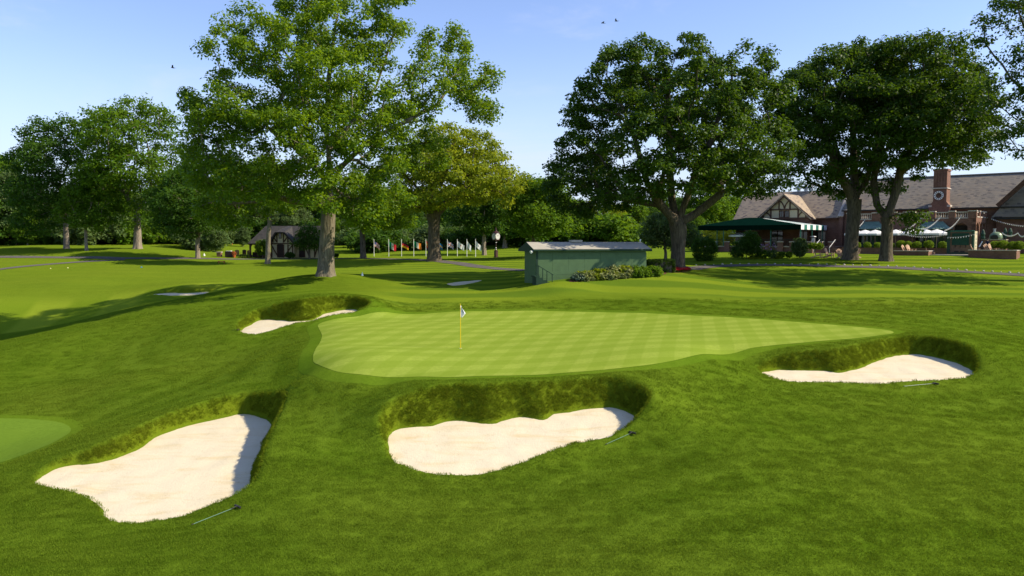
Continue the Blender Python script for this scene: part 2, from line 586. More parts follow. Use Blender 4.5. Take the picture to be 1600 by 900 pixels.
def ground_arrays(X, Y):
    """height, and how much of the point is long bunker-face grass"""
    X, Y = np.asarray(X, float).ravel(), np.asarray(Y, float).ravel()
    m = macro(X, Y)
    # gentle unevenness of mown turf
    m = m + 0.035 * np.sin(X * 0.55 + 1.3 * np.sin(Y * 0.21)) * np.sin(Y * 0.43 + 0.8 * np.sin(X * 0.3)) * np.clip((np.hypot(X - 3, Y - 41) - 16) / 8, 0, 1)
    # shoulders and hollows left of the green
    for bx_, by_, r_, h_ in ((-19, 50, 4.5, 0.40), (-14.5, 42, 4.0, -0.35), (-24, 44, 5.0, -0.30), (-29, 50, 5.0, 0.25), (-17, 36.5, 3.0, 0.22), (13, 30, 4.0, 0.22), (20, 27, 4.5, -0.22), (6.5, 24.5, 3.0, 0.15)):
        m = m + h_ * np.exp(-((X - bx_) ** 2 + (Y - by_) ** 2) / (2 * (r_ * 0.6) ** 2))
    z = m.copy()
    face = np.zeros_like(z)
    sand = np.zeros(z.shape, bool)
    for b in BUNKERS:
        lo, hi = b.poly.min(0) - 4, b.poly.max(0) + 4
        sel = np.where((X > lo[0]) & (X < hi[0]) & (Y > lo[1]) & (Y < hi[1]))[0]
        if not len(sel): continue
        s, _, _ = sdist(b.poly, X[sel], Y[sel])
        zs = b.zs(X[sel], Y[sel])
        mm = z[sel]
        fall = np.clip(1 - np.clip(s, 0, 9) / 1.8, 0, 1)
        mm = mm + np.clip(zs + 0.05 - mm, 0, 9) * fall * fall * (3 - 2 * fall)
        s2, _, _ = sdist(b.smooth, X[sel], Y[sel])
        f_ = np.clip(s / 0.28, 0, 1)
        zc = zs + b.slope * (s * (1 - f_) + np.maximum(s2, 0.25 * s) * f_ + 0.05)
        zc = np.maximum(zc, zs - 0.3)
        nz = smin(mm, zc, 0.16)
        face[sel] = np.maximum(face[sel], np.clip((mm - nz) / 0.22, 0, 1) * np.clip(s * 8 + 1, 0, 1))
        sand[sel] |= s < -0.1
        z[sel] = nz
    return z, face, sand


def gz(x, y):
    return float(ground_arrays(np.array([x]), np.array([y]))[0][0])


def on_ground(px, py, Y):
    """ground point at the pixel column px, distance Y (py only kept for reading)"""
    dx, dy, dz = ray(px, py)
    x = dx * Y / dy
    return Vector((x, Y, gz(x, Y)))


def hit(px, py):
    """where the sight line through a pixel meets the land"""
    dx, dy, dz = ray(px, py)
    Ys = np.linspace(12, 260, 2500)
    zz = ground_arrays(dx / dy * Ys, Ys)[0]
    zr = H + dz / dy * Ys
    k = np.where(zr < zz)[0]
    Y = Ys[k[0]] if len(k) else 200.0
    return Vector((dx / dy * Y, Y, float(np.interp(Y, Ys, zz))))


def lay(X, Y):
    """which way the mower laid the rough: passes that follow the bunkers and the green"""
    X, Y = np.asarray(X, float).ravel(), np.asarray(Y, float).ravel()
    out = np.full(X.shape, 0.5)
    k = np.where((Y > 14) & (Y < 60) & (np.abs(X) < 48))[0]
    if len(k):
        d = np.full(len(k), 1e9)
        for P in [b.smooth[::6] for b in BUNKERS[:4]] + [LAY_GREEN]:
            d = np.minimum(d, np.sqrt(((X[k][:, None] - P[None, :, 0]) ** 2 + (Y[k][:, None] - P[None, :, 1]) ** 2).min(1)))
        w = 0.35 * np.sin(X[k] * 0.35 + 1.0) * np.cos(Y[k] * 0.3)
        f = np.clip((d - 0.5) / 0.8, 0, 1) * np.clip((11 - d) / 4, 0, 1) * (0.55 + 0.45 * np.sin(X[k] * 0.23 + Y[k] * 0.31))
        s = np.clip(1.6 * np.sin(2 * np.pi * (d + w) / 1.9), -1, 1)
        out[k] = 0.5 + 0.5 * s * f
    return out


LAY_GREEN = densify([(p.x, p.y) for p in green_pts()], 2)

# grid lines: fine where the bunkers and the green are, wider outwards
def grow(start, step, ratio, end):
    out, v, s = [], start, step
    while v < end:
        s *= ratio
        v += s
        out.append(v)
    return out


_xm = list(np.arange(-21, 25.001, 0.14))
GX = np.array([-v for v in grow(21, 0.14, 1.045, 2500)][::-1] + _xm + grow(25, 0.14, 1.045, 2500))
_ym = list(np.arange(16, 44.001, 0.14))
_y2 = grow(44, 0.14, 1.006, 90)
GY = np.array([16 - (v - 16) for v in grow(16, 0.14, 1.12, 900)][::-1] + _ym + _y2 + grow(_y2[-1], _y2[-1] - _y2[-2], 1.05, 3500))
_XX, _YY = np.meshgrid(GX, GY)
_Z, _FACE, _SAND = ground_arrays(_XX, _YY)
NXG, NYG = len(GX), len(GY)
_V = np.stack([_XX.ravel(), _YY.ravel(), _Z], 1)


def poly_mask(pts, soft):
    """1 inside the world polygon, fading over soft metres outside"""
    s = np.full(_XX.size, 9e9)
    lo, hi = pts.min(0) - soft - 1, pts.max(0) + soft + 1
    sel = np.where((_V[:, 0] > lo[0]) & (_V[:, 0] < hi[0]) & (_V[:, 1] > lo[1]) & (_V[:, 1] < hi[1]))[0]
    s[sel] = sdist(pts, _V[sel, 0], _V[sel, 1])[0]
    return s


# ---- turf materials
def turf(name, dark, light, dry, bump=0.6, fine=26.0, stripes=None, face=False, patch=0.35):
    m = NT(name)
    p = m.pos()
    big = m.noise(p, 0.09, 3, 0.5)
    mid = m.noise(m.mapping(p, (1.0, 0.55, 1.0), (0, 0, 0.4)), 0.8, 5, 0.62, 0.6)
    small = m.noise(p, 7.0, 4, 0.7)
    tiny = m.noise(p, fine, 3, 0.75)
    c = m.mix(m.mapr(mid, 0.32, 0.68), dark, light)
    c = m.mix(m.math('MULTIPLY', m.mapr(big, 0.42, 0.66), patch), c, dry)
    c = m.mix(m.mapr(small, 0.30, 0.72, 0.0, 0.55), c, tuple(x * 0.62 for x in dark))
    c = m.mix(m.mapr(tiny, 0.50, 0.80, 0.0, 0.45), c, tuple(min(1, x * 1.5) for x in light))
    if face:
        st = m.noise(m.mapping(p, (0.22, 1.5, 0.8), (0, 0, -0.35)), 1.0, 4, 0.65, 1.6)
        c = m.mix(m.mapr(st, 0.46, 0.62, 0, 0.28), c, (0.125, 0.195, 0.014))
        c = m.mix(m.mapr(st, 0.50, 0.36, 0, 0.22), c, (0.040, 0.085, 0.002))
        ly_ = m.attr('lay')
        c = m.mix(m.mapr(ly_, 0.55, 1.0, 0, 0.3), c, (0.130, 0.205, 0.016))
        c = m.mix(m.mapr(ly_, 0.45, 0.0, 0, 0.25), c, (0.042, 0.092, 0.003))
    if stripes is not None:
        c = stripes(m, p, c)
    if face:
        fn = m.noise(p, 15.0, 5, 0.75, 0.3)
        fc = m.ramp(fn, [(0.28, (0.085, 0.125, 0.006)), (0.5, (0.112, 0.155, 0.008)), (0.68, (0.14, 0.170, 0.012)), (0.88, (0.20, 0.18, 0.03))])
        c = m.mix(m.attr('face'), c, fc)
    h = m.math('ADD', m.math('MULTIPLY', small, 0.6), m.math('MULTIPLY', tiny, 0.7))
    nb = m.bump(h, bump, 0.06)
    d = m.n('ShaderNodeBsdfDiffuse')
    m.l(c, d.inputs[0])
    m.l(nb, d.inputs['Normal'])
    return m.done(d.outputs[0])


def lawn_stripes(m, p, c):
    """mower passes on the far lawn: long bands, grain leaning to and fro"""
    sep = m.n('ShaderNodeSeparateXYZ')
    m.l(m.mapping(p, rot=(0, 0, 0.10)), sep.inputs[0])
    wob = m.math('MULTIPLY', m.noise(p, 0.12, 2), 1.6)
    s = m.math('SINE', m.math('MULTIPLY', m.math('ADD', sep.outputs[1], wob), 2 * PI / 3.6))
    s = m.math('MULTIPLY', m.mapr(s, -0.5, 0.5, 0, 1, True), m.mapr(m.attr('lawn'), 0.62, 1.0, 0.25, 1.0))
    lf = m.attr('lawn')
    c = m.mix(m.math('MULTIPLY', lf, 0.75), c, (0.178, 0.240, 0.017))
    c = m.mix(m.math('MULTIPLY', m.math('MULTIPLY', s, lf), 0.85), c, (0.086, 0.148, 0.012))
    sx = m.n('ShaderNodeSeparateXYZ')
    m.l(m.mapping(p, rot=(0, 0, -0.35)), sx.inputs[0])
    t = m.math('SINE', m.math('MULTIPLY', sx.outputs[0], 2 * PI / 7.0))
    t = m.mapr(t, -0.4, 0.4, 0, 1, True)
    ff = m.attr('fair')
    c = m.mix(m.math('MULTIPLY', ff, 0.7), c, (0.23, 0.30, 0.022))
    c = m.mix(m.math('MULTIPLY', m.math('MULTIPLY', t, ff), 0.6), c, (0.10, 0.17, 0.008))
    return c


M_GROUND = turf('rough_turf', (0.074, 0.130, 0.007), (0.108, 0.170, 0.010), (0.145, 0.175, 0.018), bump=0.8, stripes=lawn_stripes, face=True)

# lawn (behind the green, to the clubhouse) and fairway masks: properties of the turf, from where the mower goes
_x, _y = _V[:, 0], _V[:, 1]
_lawn = np.clip((_y - 54 - 1.5 * np.sin(_x * 0.2)) / 3, 0, 1) * np.clip((_x + 14) / 6, 0, 1)
_lawn = np.maximum(_lawn, np.clip((_y - 84) / 6, 0, 1) * 0.9)
_lawn = np.maximum(_lawn, np.clip((_y - 66) / 3, 0, 1)) * np.interp(_x, [-24, -8], [0.62, 1.0])
_fair = np.clip((_y - 66) / 1.5, 0, 1) * np.clip((82 - _y) / 4, 0, 1) * np.clip((-18 - _x) / 4, 0, 1)

_i = np.arange(NXG - 1)[None, :] + (np.arange(NYG - 1) * NXG)[:, None]
_i = _i.ravel()
_quads = np.stack([_i, _i + 1, _i + 1 + NXG, _i + NXG], 1)
ground = link_obj('ground', np_mesh('ground', _V, _quads, M_GROUND, True, {'face': _FACE, 'lawn': _lawn, 'fair': _fair, 'lay': lay(_V[:, 0], _V[:, 1])}))
tag(ground, 'rolling green rough and lawns of the golf course', kind='structure')


def cookie(name, pts, zfun, mat, label, attrs=None, kind='structure'):
    """a sheet cut out of the ground's own grid along a smooth outline"""
    s = poly_mask(pts, 1.0).reshape(NYG, NXG)
    ins = s < 0
    cell = ins[:-1, :-1] | ins[1:, :-1] | ins[:-1, 1:] | ins[1:, 1:]
    r, c = np.where(cell)
    q = np.stack([r * NXG + c, r * NXG + c + 1, (r + 1) * NXG + c + 1, (r + 1) * NXG + c], 1)
    used, inv = np.unique(q, return_inverse=True)
    V = _V[used].copy()
    out = np.where(~ins.ravel()[used])[0]
    _, bx, by = sdist(pts, V[out, 0], V[out, 1])
    V[out, 0], V[out, 1] = bx, by
    V[:, 2] = zfun(V[:, 0], V[:, 1])
    o = link_obj(name, np_mesh(name, V, inv.reshape(-1, 4), mat, True))
    return tag(o, label, kind=kind)


# ---- putting green: fine turf with the two mowing directions crossing
def green_stripes(m, p, c):
    sep = m.n('ShaderNodeSeparateXYZ')
    m.l(m.mapping(p, rot=(0, 0, math.radians(12.7))), sep.inputs[0])
    a = m.math('SINE', m.math('MULTIPLY', sep.outputs[0], 2 * PI / 1.35))
    a = m.mapr(a, -0.25, 0.25, 0, 1, True)
    sep2 = m.n('ShaderNodeSeparateXYZ')
    m.l(m.mapping(p, rot=(0, 0, math.radians(-17))), sep2.inputs[0])
    b = m.math('SINE', m.math('MULTIPLY', sep2.outputs[1], 2 * PI / 1.75))
    b = m.mapr(b, -0.25, 0.25, 0, 1, True)
    c = m.mix(m.math('MULTIPLY', a, 0.42), c, (0.158, 0.230, 0.020))
    c = m.mix(m.math('MULTIPLY', b, 0.42), c, (0.150, 0.222, 0.019))
    return c


M_GREEN = turf('green_turf', (0.230, 0.302, 0.042), (0.258, 0.332, 0.048), (0.28, 0.32, 0.045), bump=0.08, fine=60, stripes=green_stripes, patch=0.3)
M_COLLAR = turf('collar_turf', (0.082, 0.150, 0.008), (0.112, 0.184, 0.012), (0.15, 0.19, 0.016), bump=0.35, fine=40, patch=0.3)
_gp = densify([tuple(hit(px, py)[:2]) for px, py in GREEN_PX], 6)


def offset_poly(P, d):
    t = np.roll(P, -1, 0) - np.roll(P, 1, 0)
    t /= np.linalg.norm(t, axis=1)[:, None] + 1e-9
    n = np.stack([t[:, 1], -t[:, 0]], 1)
    area = 0.5 * np.sum(P[:, 0] * np.roll(P[:, 1], -1) - np.roll(P[:, 0], -1) * P[:, 1])
    return P + n * (d if area > 0 else -d)


g0 = lambda X, Y: ground_arrays(X, Y)[0]
cookie('collar', offset_poly(_gp, 0.62), lambda X, Y: g0(X, Y) + 0.006, M_COLLAR, 'closely mown collar ringing the putting green')
cookie('putting_green', _gp, lambda X, Y: g0(X, Y) + 0.014, M_GREEN, 'smooth pale green putting surface with crossing mower stripes')
_sp = [tuple(hit(px, py)[:2]) for px, py in ((-160, 660), (-80, 655), (0, 654), (50, 656), (95, 661), (111, 672), (95, 686), (60, 702), (0, 724), (-90, 745), (-170, 725))]
_sp = densify(_sp, 6)
cookie('lower_collar', offset_poly(_sp, 0.45), lambda X, Y: g0(X, Y) + 0.006, M_COLLAR, 'narrow collar round the small lower green')


def ring_stripes(m, p, c):
    """circular clean-up passes"""
    cx, cy = _sp[:, 0].mean(), _sp[:, 1].mean()
    d = m.n('ShaderNodeVectorMath', operation='DISTANCE')
    m.l(m.mapping(p, (1, 1, 0)), d.inputs[0])
    d.inputs[1].default_value = (cx, cy, 0)
    s = m.math('SINE', m.math('MULTIPLY', d.outputs['Value'], 2 * PI / 2.4))
    return m.mix(m.math('MULTIPLY', m.mapr(s, -0.2, 0.2, 0, 1, True), 0.4), c, (0.13, 0.21, 0.02))


M_GREEN2 = turf('lower_green_turf', (0.115, 0.20, 0.018), (0.135, 0.225, 0.022), (0.15, 0.21, 0.03), bump=0.08, fine=60, stripes=ring_stripes, patch=0.3)
cookie('lower_green', _sp, lambda X, Y: g0(X, Y) + 0.014, M_GREEN2, 'small lower green at the left edge with rounded mower rings')

# ---- sand
sm = NT('bunker_sand')
_p = sm.pos()
_n1 = sm.noise(sm.mapping(_p, (0.5, 1.6, 1), (0, 0, 0.45)), 1.1, 5, 0.6, 0.5)
_n2 = sm.noise(_p, 22, 3, 0.7)
_n3 = sm.noise(_p, 5.5, 3, 0.6)
_c = sm.mix(sm.mapr(_n1, 0.50, 0.72), (0.62, 0.545, 0.385), (0.57, 0.46, 0.27))
_c = sm.mix(sm.mapr(_n2, 0.60, 0.80, 0, 0.30), _c, (0.48, 0.37, 0.24))
_c = sm.mix(sm.mapr(sm.noise(_p, 9, 2), 0.70, 0.76, 0, 0.5), _c, (0.30, 0.20, 0.11))
M_SAND = sm.done(sm.principled(_c, 0.95, 0.1, sm.bump(sm.math('ADD', _n2, sm.math('MULTIPLY', _n3, 1.5)), 0.35, 0.03)))
SAND_LABEL = {'left': 'butterfly shaped white sand bunker at the lower left', 'centre': 'long white sand bunker below the front edge of the green',
              'right': 'white sand bunker curling under the right tip of the green', 'back': 'two-lobed sand bunker behind the left edge of the green',
              'far_left': 'thin sliver of sand on the far left ridge', 'far_centre': 'shaded sand bunker left of the green shed'}
for b in BUNKERS:
    def zf(X, Y, b=b):
        rip = np.array([mnoise.noise(Vector((x * 1.3, y * 1.3, 5))) * 0.03 + mnoise.noise(Vector((x * 4, y * 4, 2))) * 0.008 for x, y in zip(X, Y)])
        return b.zs(X, Y) + rip
    cookie('sand_bunker', b.poly, zf, M_SAND, SAND_LABEL[b.key])
# ------------------------------------------------------------------ trees
def bark(name, dark, light, scale=1.0):
    m = NT(name)
    p = m.pos(True)
    w = m.noise(m.mapping(p, (7 * scale, 7 * scale, 1.1 * scale)), 1.0, 5, 0.65, 0.8)
    n = m.noise(p, 1.3, 3)
    c = m.mix(m.mapr(w, 0.35, 0.66), dark, light)
    c = m.mix(m.mapr(n, 0.45, 0.75, 0, 0.5), c, tuple(x * 0.75 for x in light))
    return m.done(m.principled(c, 0.9, 0.15, m.bump(w, 0.9, 0.12)))


def leaf_mat(name, a, b, trans, tmix=0.34, rough=0.45, spec=0.35):
    """a, b: the leaf colours between which single leaves differ ; trans: colour of light passing through"""
    m = NT(name)
    t = m.attr('tone')
    c = m.mix(t, a, b)
    geo = m.n('ShaderNodeNewGeometry')
    p = m.principled(c, rough, spec)
    tr = m.n('ShaderNodeBsdfTranslucent')
    m.l(m.mix(t, tuple(x * 0.8 for x in trans), trans), tr.inputs[0])
    mx = m.n('ShaderNodeMixShader')
    mx.inputs[0].default_value = tmix
    m.l(p, mx.inputs[1])
    m.l(tr.outputs[0], mx.inputs[2])
    return m.done(mx.outputs[0])


B_GREY = bark('bark_grey_brown', (0.085, 0.072, 0.048), (0.27, 0.235, 0.165))
B_MAPLE = bark('bark_brown', (0.045, 0.037, 0.026), (0.165, 0.135, 0.092))
B_DARK = bark('bark_dark', (0.055, 0.045, 0.035), (0.19, 0.16, 0.12))
B_PALE = bark('bark_pale', (0.14, 0.115, 0.09), (0.36, 0.30, 0.23), 1.5)
L_TULIP = leaf_mat('leaf_bright', (0.050, 0.118, 0.004), (0.135, 0.212, 0.008), (0.29, 0.44, 0.010), 0.42, 0.5, 0.22)
L_MAPLE = leaf_mat('leaf_maple_dark', (0.027, 0.067, 0.005), (0.060, 0.108, 0.007), (0.14, 0.25, 0.008), 0.32, 0.5, 0.18)
L_GOLD = leaf_mat('leaf_yellow_green', (0.115, 0.175, 0.008), (0.23, 0.275, 0.014), (0.42, 0.48, 0.02), 0.4, 0.6, 0.12)
L_MID = leaf_mat('leaf_mid', (0.050, 0.118, 0.006), (0.105, 0.182, 0.010), (0.22, 0.37, 0.012), 0.38, 0.6, 0.12)
L_DEEP = leaf_mat('leaf_deep', (0.030, 0.080, 0.009), (0.064, 0.126, 0.013), (0.13, 0.26, 0.012), 0.34, 0.6, 0.12)
L_GREY = leaf_mat('leaf_greyish', (0.065, 0.115, 0.035), (0.115, 0.165, 0.05), (0.18, 0.27, 0.05), 0.32, 0.65, 0.12)
L_BOX = leaf_mat('leaf_box', (0.085, 0.165, 0.008), (0.19, 0.29, 0.015), (0.3, 0.42, 0.02), 0.4, 0.55, 0.15)
L_YELLOW = leaf_mat('leaf_golden', (0.30, 0.32, 0.008), (0.50, 0.48, 0.012), (0.6, 0.6, 0.02), 0.4, 0.5)


def leaves_np(cent, rad, flat, n_each, size, rng, tone0, shape=0.62):
    """leaf faces (folded kites) scattered through the clumps ; returns V, F, tone"""
    k = len(cent)
    idx = np.repeat(np.arange(k), n_each)
    N = len(idx)
    d = rng.normal(size=(N, 3))
    d /= np.linalg.norm(d, axis=1)[:, None] + 1e-9
    r = rng.random(N) ** 0.45
    off = d * r[:, None] * rad[idx][:, None]
    off[:, 2] *= flat
    off[:, 2] -= 0.18 * (off[:, 0] ** 2 + off[:, 1] ** 2) / (rad[idx] + 1e-6)      # sprays droop at their ends
    P = cent[idx] + off
    nrm = d * 0.55 + rng.normal(size=(N, 3)) * 0.55 + np.array([0, 0, 0.75])
    nrm /= np.linalg.norm(nrm, axis=1)[:, None] + 1e-9
    t = rng.normal(size=(N, 3)) + np.array([0, 0, -0.5])
    t -= nrm * (t * nrm).sum(1)[:, None]
    t /= np.linalg.norm(t, axis=1)[:, None] + 1e-9
    b = np.cross(nrm, t)
    s = size * rng.uniform(0.65, 1.3, N)[:, None]
    fold = nrm * s * 0.16
    V = np.stack([P - t * s, P + b * s * shape - t * s * 0.1 + fold, P + t * s, P - b * s * shape - t * s * 0.1 + fold], 1).reshape(-1, 3)
    F4 = np.arange(N * 4).reshape(N, 4)
    Fa = np.concatenate([F4[:, [0, 1, 2]], F4[:, [0, 2, 3]]])
    tone = np.clip(tone0[idx] + rng.normal(0, 0.20, N), 0, 1)
    return V, Fa, np.repeat(tone, 4)


def scatter_lobes(lobes, n, mind, rng, shell=0.5):
    """points in a union of ellipsoids (cx, cy, cz, rx, ry, rz), kept apart, thicker towards the outside"""
    L = np.array(lobes, float)
    vol = L[:, 3] * L[:, 4] * L[:, 5]
    pr = vol ** 0.8 / (vol ** 0.8).sum()
    out = np.zeros((0, 3))
    tries = 0
    while len(out) < n and tries < 60:
        tries += 1
        m = 500
        k = rng.choice(len(L), m, p=pr)
        d = rng.normal(size=(m, 3))
        d /= np.linalg.norm(d, axis=1)[:, None]
        r = (shell ** 3 + (1 - shell ** 3) * rng.random(m)) ** (1 / 3)
        P = L[k, :3] + d * r[:, None] * L[k, 3:]
        # drop points deep inside any lobe
        q = np.min(np.linalg.norm((P[:, None] - L[None, :, :3]) / L[None, :, 3:], axis=2), axis=1)
        P = P[q > shell * 0.8]
        for p in P:
            if len(out) == 0 or np.min(((out - p) ** 2).sum(1)) > mind * mind:
                out = np.vstack([out, p])
                if len(out) >= n: break
    return out


def grow_skeleton(start_nodes, start_parent, targets, bal=0.35, seg=1.3, bow=0.10, rng=None):
    """joins every target to the growing skeleton, trading total length against path length"""
    N = [np.array(p, float) for p in start_nodes]
    par = list(start_parent)
    plen = [0.0] * len(N)
    for i in range(len(N)):
        if par[i] >= 0: plen[i] = plen[par[i]] + np.linalg.norm(N[i] - N[par[i]])
    T = np.array(targets, float)
    left = np.ones(len(T), bool)
    A = np.array(N)
    allow = np.ones(len(N), bool)
    PL = np.array(plen)
    best = np.full(len(T), 1e9)
    arg = np.zeros(len(T), int)

    def relax(ids):
        for i in ids:
            c = np.linalg.norm(T - A[i], axis=1) + bal * PL[i] + 0.35 * np.clip(A[i][2] - T[:, 2], 0, 9)
            m = c < best
            best[m] = c[m]; arg[m] = i

    relax(range(len(A)))
    tip = []
    while left.any():
        j = np.argmin(np.where(left, best, 1e9))
        left[j] = False
        a, p = A[arg[j]], T[j]
        L = np.linalg.norm(p - a)
        k = max(1, int(round(L / seg)))
        prev = arg[j]
        new = []
        side = rng.normal(size=3) * 0.05 * L
        for s in range(1, k + 1):
            f = s / k
            q = a + (p - a) * f + np.array([0, 0, bow * L]) * math.sin(PI * f) + side * math.sin(PI * f)
            A = np.vstack([A, q])
            PL = np.append(PL, PL[prev] + np.linalg.norm(q - A[prev]))
            par.append(int(prev))
            prev = len(A) - 1
            new.append(prev)
        tip.append(prev)
        relax(new)
    return A, np.array(par), tip


def skeleton_mesh(A, par, tip, r_tip, r_root, expo=2.3, fixed=None):
    """tubes along the skeleton ; radii by summing the branches (pipe model), scaled to the trunk"""
    n = len(A)
    area = np.zeros(n)
    for t in tip: area[t] += r_tip ** expo
    order = np.argsort(-np.arange(n))
    for i in order:
        if par[i] >= 0: area[par[i]] += area[i]
    r = np.maximum(area, r_tip ** expo) ** (1 / expo)
    rmax = r[0]
    r = r_tip + (r - r_tip) * (r_root - r_tip) / max(rmax - r_tip, 1e-6)
    V, Q = [], []
    kids = {}
    for i in range(n):
        if par[i] >= 0: kids.setdefault(int(par[i]), []).append(i)
    cnt = 0
    done = set()
    # chains: follow the thickest child
    stack = [0]
    while stack:
        st = stack.pop()
        chain = [st]
        while chain[-1] in kids:
            ks = sorted(kids[chain[-1]], key=lambda q: -r[q])
            for q in ks[1:]: stack.append(q)
            chain.append(ks[0])
        pts = [A[c] for c in chain]
        rr = [r[c] for c in chain]
        if par[st] >= 0:
            pts = [A[par[st]]] + pts
            rr = [min(rr[0] * 1.15, r[par[st]] * 0.9)] + rr
        if len(pts) < 2: continue
        ns = 12 if rr[0] > 0.22 else (7 if rr[0] > 0.09 else 4)
        pts = np.array(pts)
        tang = np.gradient(pts, axis=0)
        tang /= np.linalg.norm(tang, axis=1)[:, None] + 1e-9
        ref = np.array([1.0, 0.2, 0.0])
        for p, t, q in zip(pts, tang, rr):
            s = ref - t * ref.dot(t)
            if np.linalg.norm(s) < 1e-3: s = np.array([0.0, 1.0, 0.0]) - t * t[1]
            s /= np.linalg.norm(s)
            ref = s
            b = np.cross(t, s)
            ang = np.arange(ns) * 2 * PI / ns
            V.append(p + q * (np.cos(ang)[:, None] * s + np.sin(ang)[:, None] * b))
        m = len(pts)
        for i in range(m - 1):
            k = np.arange(ns)
            Q.append(np.stack([cnt + i * ns + k, cnt + i * ns + (k + 1) % ns, cnt + (i + 1) * ns + (k + 1) % ns, cnt + (i + 1) * ns + k], 1))
        cnt += m * ns
    return np.concatenate(V), np.concatenate(Q), r


def trunk_np(pts, rads, rng, flare=1.5, n=22):
    """tapered trunk with root flare and lobed section"""
    pts, rads = np.array(pts, float), np.array(rads, float)
    tt = np.linspace(0, 1, 26)
    u = np.linspace(0, 1, len(pts))
    P = np.stack([np.interp(tt, u, pts[:, i]) for i in range(3)], 1)
    R = np.interp(tt, u, rads)
    h = P[:, 2] - P[0, 2]
    ph = rng.uniform(0, 6.28, 3)
    ang = np.arange(n) * 2 * PI / n
    V = []
    for p, r, hh in zip(P, R, h):
        fl = (flare - 1) * math.exp(-max(hh, 0) / (0.75 * rads[0] + 0.15))
        lobe = 1 + 0.05 * np.sin(3 * ang + ph[0] + hh * 0.3) + 0.04 * np.sin(5 * ang + ph[1] - hh * 0.4) + fl * (0.75 + 0.45 * np.sin(5 * ang + ph[2]) + 0.2 * np.sin(8 * ang + ph[0]))
        V.append(np.stack([p[0] + r * lobe * np.cos(ang), p[1] + r * lobe * np.sin(ang), np.full(n, p[2])], 1))
    V = np.concatenate(V)
    k = np.arange(n)
    Q = np.concatenate([np.stack([i * n + k, i * n + (k + 1) % n, (i + 1) * n + (k + 1) % n, (i + 1) * n + k], 1) for i in range(len(P) - 1)])
    return V, Q


def tree_meshes(seed, trunk_pts, trunk_r, lobes, n_clump, mind, clump_r, n_leaf, leaf, bark_m, leaf_m, shell=0.5, flat=0.7, bal=0.35, limbs=(), extra=None, r_tip=0.02,
                bow=0.10, tone_spread=0.16, limb_r=0.9):
    """local coordinates, foot at the origin"""
    rng = np.random.default_rng(seed)
    T = scatter_lobes(lobes, n_clump, mind, rng, shell)
    if extra is not None and len(extra): T = np.vstack([T, np.array(extra, float)])
    top = np.array(trunk_pts[-1], float)
    nodes, par = [top], [-1]
    for lb in limbs:                                    # limbs that can be traced in the photograph
        p = 0
        prev = top if lb[0] is None else np.array(lb[0], float)
        if lb[0] is not None:
            nodes.append(prev); par.append(0); p = len(nodes) - 1
        for q in lb[1:]:
            q = np.array(q, float)
            L = np.linalg.norm(q - prev)
            for s in range(1, max(2, int(L / 1.2)) + 1):
                nodes.append(prev + (q - prev) * s / max(2, int(L / 1.2)))
                par.append(p)
                p = len(nodes) - 1
            prev = q
    A, par, tip = grow_skeleton(nodes, par, T, bal, 1.2, bow, rng)
    V1, Q1 = trunk_np(trunk_pts, trunk_r, rng)
    V2, Q2, r = skeleton_mesh(A, par, tip, r_tip, trunk_r[-1] * limb_r)
    wood = np_mesh('trunk', np.concatenate([V1, V2]), np.concatenate([Q1, Q2 + len(V1)]), bark_m, True)
    cr = clump_r * rng.uniform(0.7, 1.25, len(T))
    c0 = np.array(lobes)[:, :3].mean(0)
    tone = np.clip(0.5 + rng.normal(0, tone_spread, len(T)), 0, 1)
    # smaller sprays along the outer twigs as well as round their ends
    cent = [T]; rad = [cr]; tn = [tone]; cnt = [np.full(len(T), n_leaf)]
    twig = [i for i in range(len(A)) if r[i] < r_tip * 3.0 and par[i] >= 0]
    if twig:
        tw = A[twig] + rng.normal(size=(len(twig), 3)) * 0.2
        cent.append(tw); rad.append(np.full(len(tw), clump_r * 0.62)); tn.append(np.full(len(tw), 0.45)); cnt.append(np.full(len(tw), int(n_leaf * 0.22)))
    cent, rad, tn, cnt = np.concatenate(cent), np.concatenate(rad), np.concatenate(tn), np.concatenate(cnt)
    Vl, Fl, tl = leaves_np(cent, rad, flat, cnt, leaf, rng, tn)
    keep = None
    crown = np_mesh('crown', Vl, Fl, leaf_m, False, {'tone': tl})
    return wood, crown


def place_tree(name, meshes, loc, label, cat='tree', group=None, rotz=0.0, scale=(1, 1, 1)):
    t = thing(name, label, cat, loc, rotz, group)
    t.scale = scale
    link_obj('trunk', meshes[0], t)
    c = link_obj('crown', meshes[1], t)
    return t


def px_tree(Y, foot, trunk, lobes, depth=0.9):
    """pixel outline of a tree at distance Y -> local metres.  trunk [(px, py, half width px)], lobes [(px, py, rx, ry[, dy metres])]"""
    s = mpp(Y)
    g = on_ground(foot[0], foot[1], Y)
    base = at(foot[0], foot[1], Y)
    loc = lambda px, py, dy=0.0: ((px - foot[0]) * s * (1 + dy / Y), dy, -(py - foot[1]) * s + (base.z - g.z))
    tp = [(*loc(px, py)[:2], max(0.0, loc(px, py)[2])) for px, py, w in trunk]
    tp[0] = (tp[0][0], tp[0][1], -0.25)
    tr = [w * s for px, py, w in trunk]
    lb = []
    for l in lobes:
        dy = l[4] if len(l) > 4 else 0.0
        x, y, z = loc(l[0], l[1], dy)
        ry = l[5] if len(l) > 5 else max(l[2] * s * depth, 1.2)
        lb.append((x, y, z, l[2] * s, ry, l[3] * s))
    return g, tp, tr, lb, loc


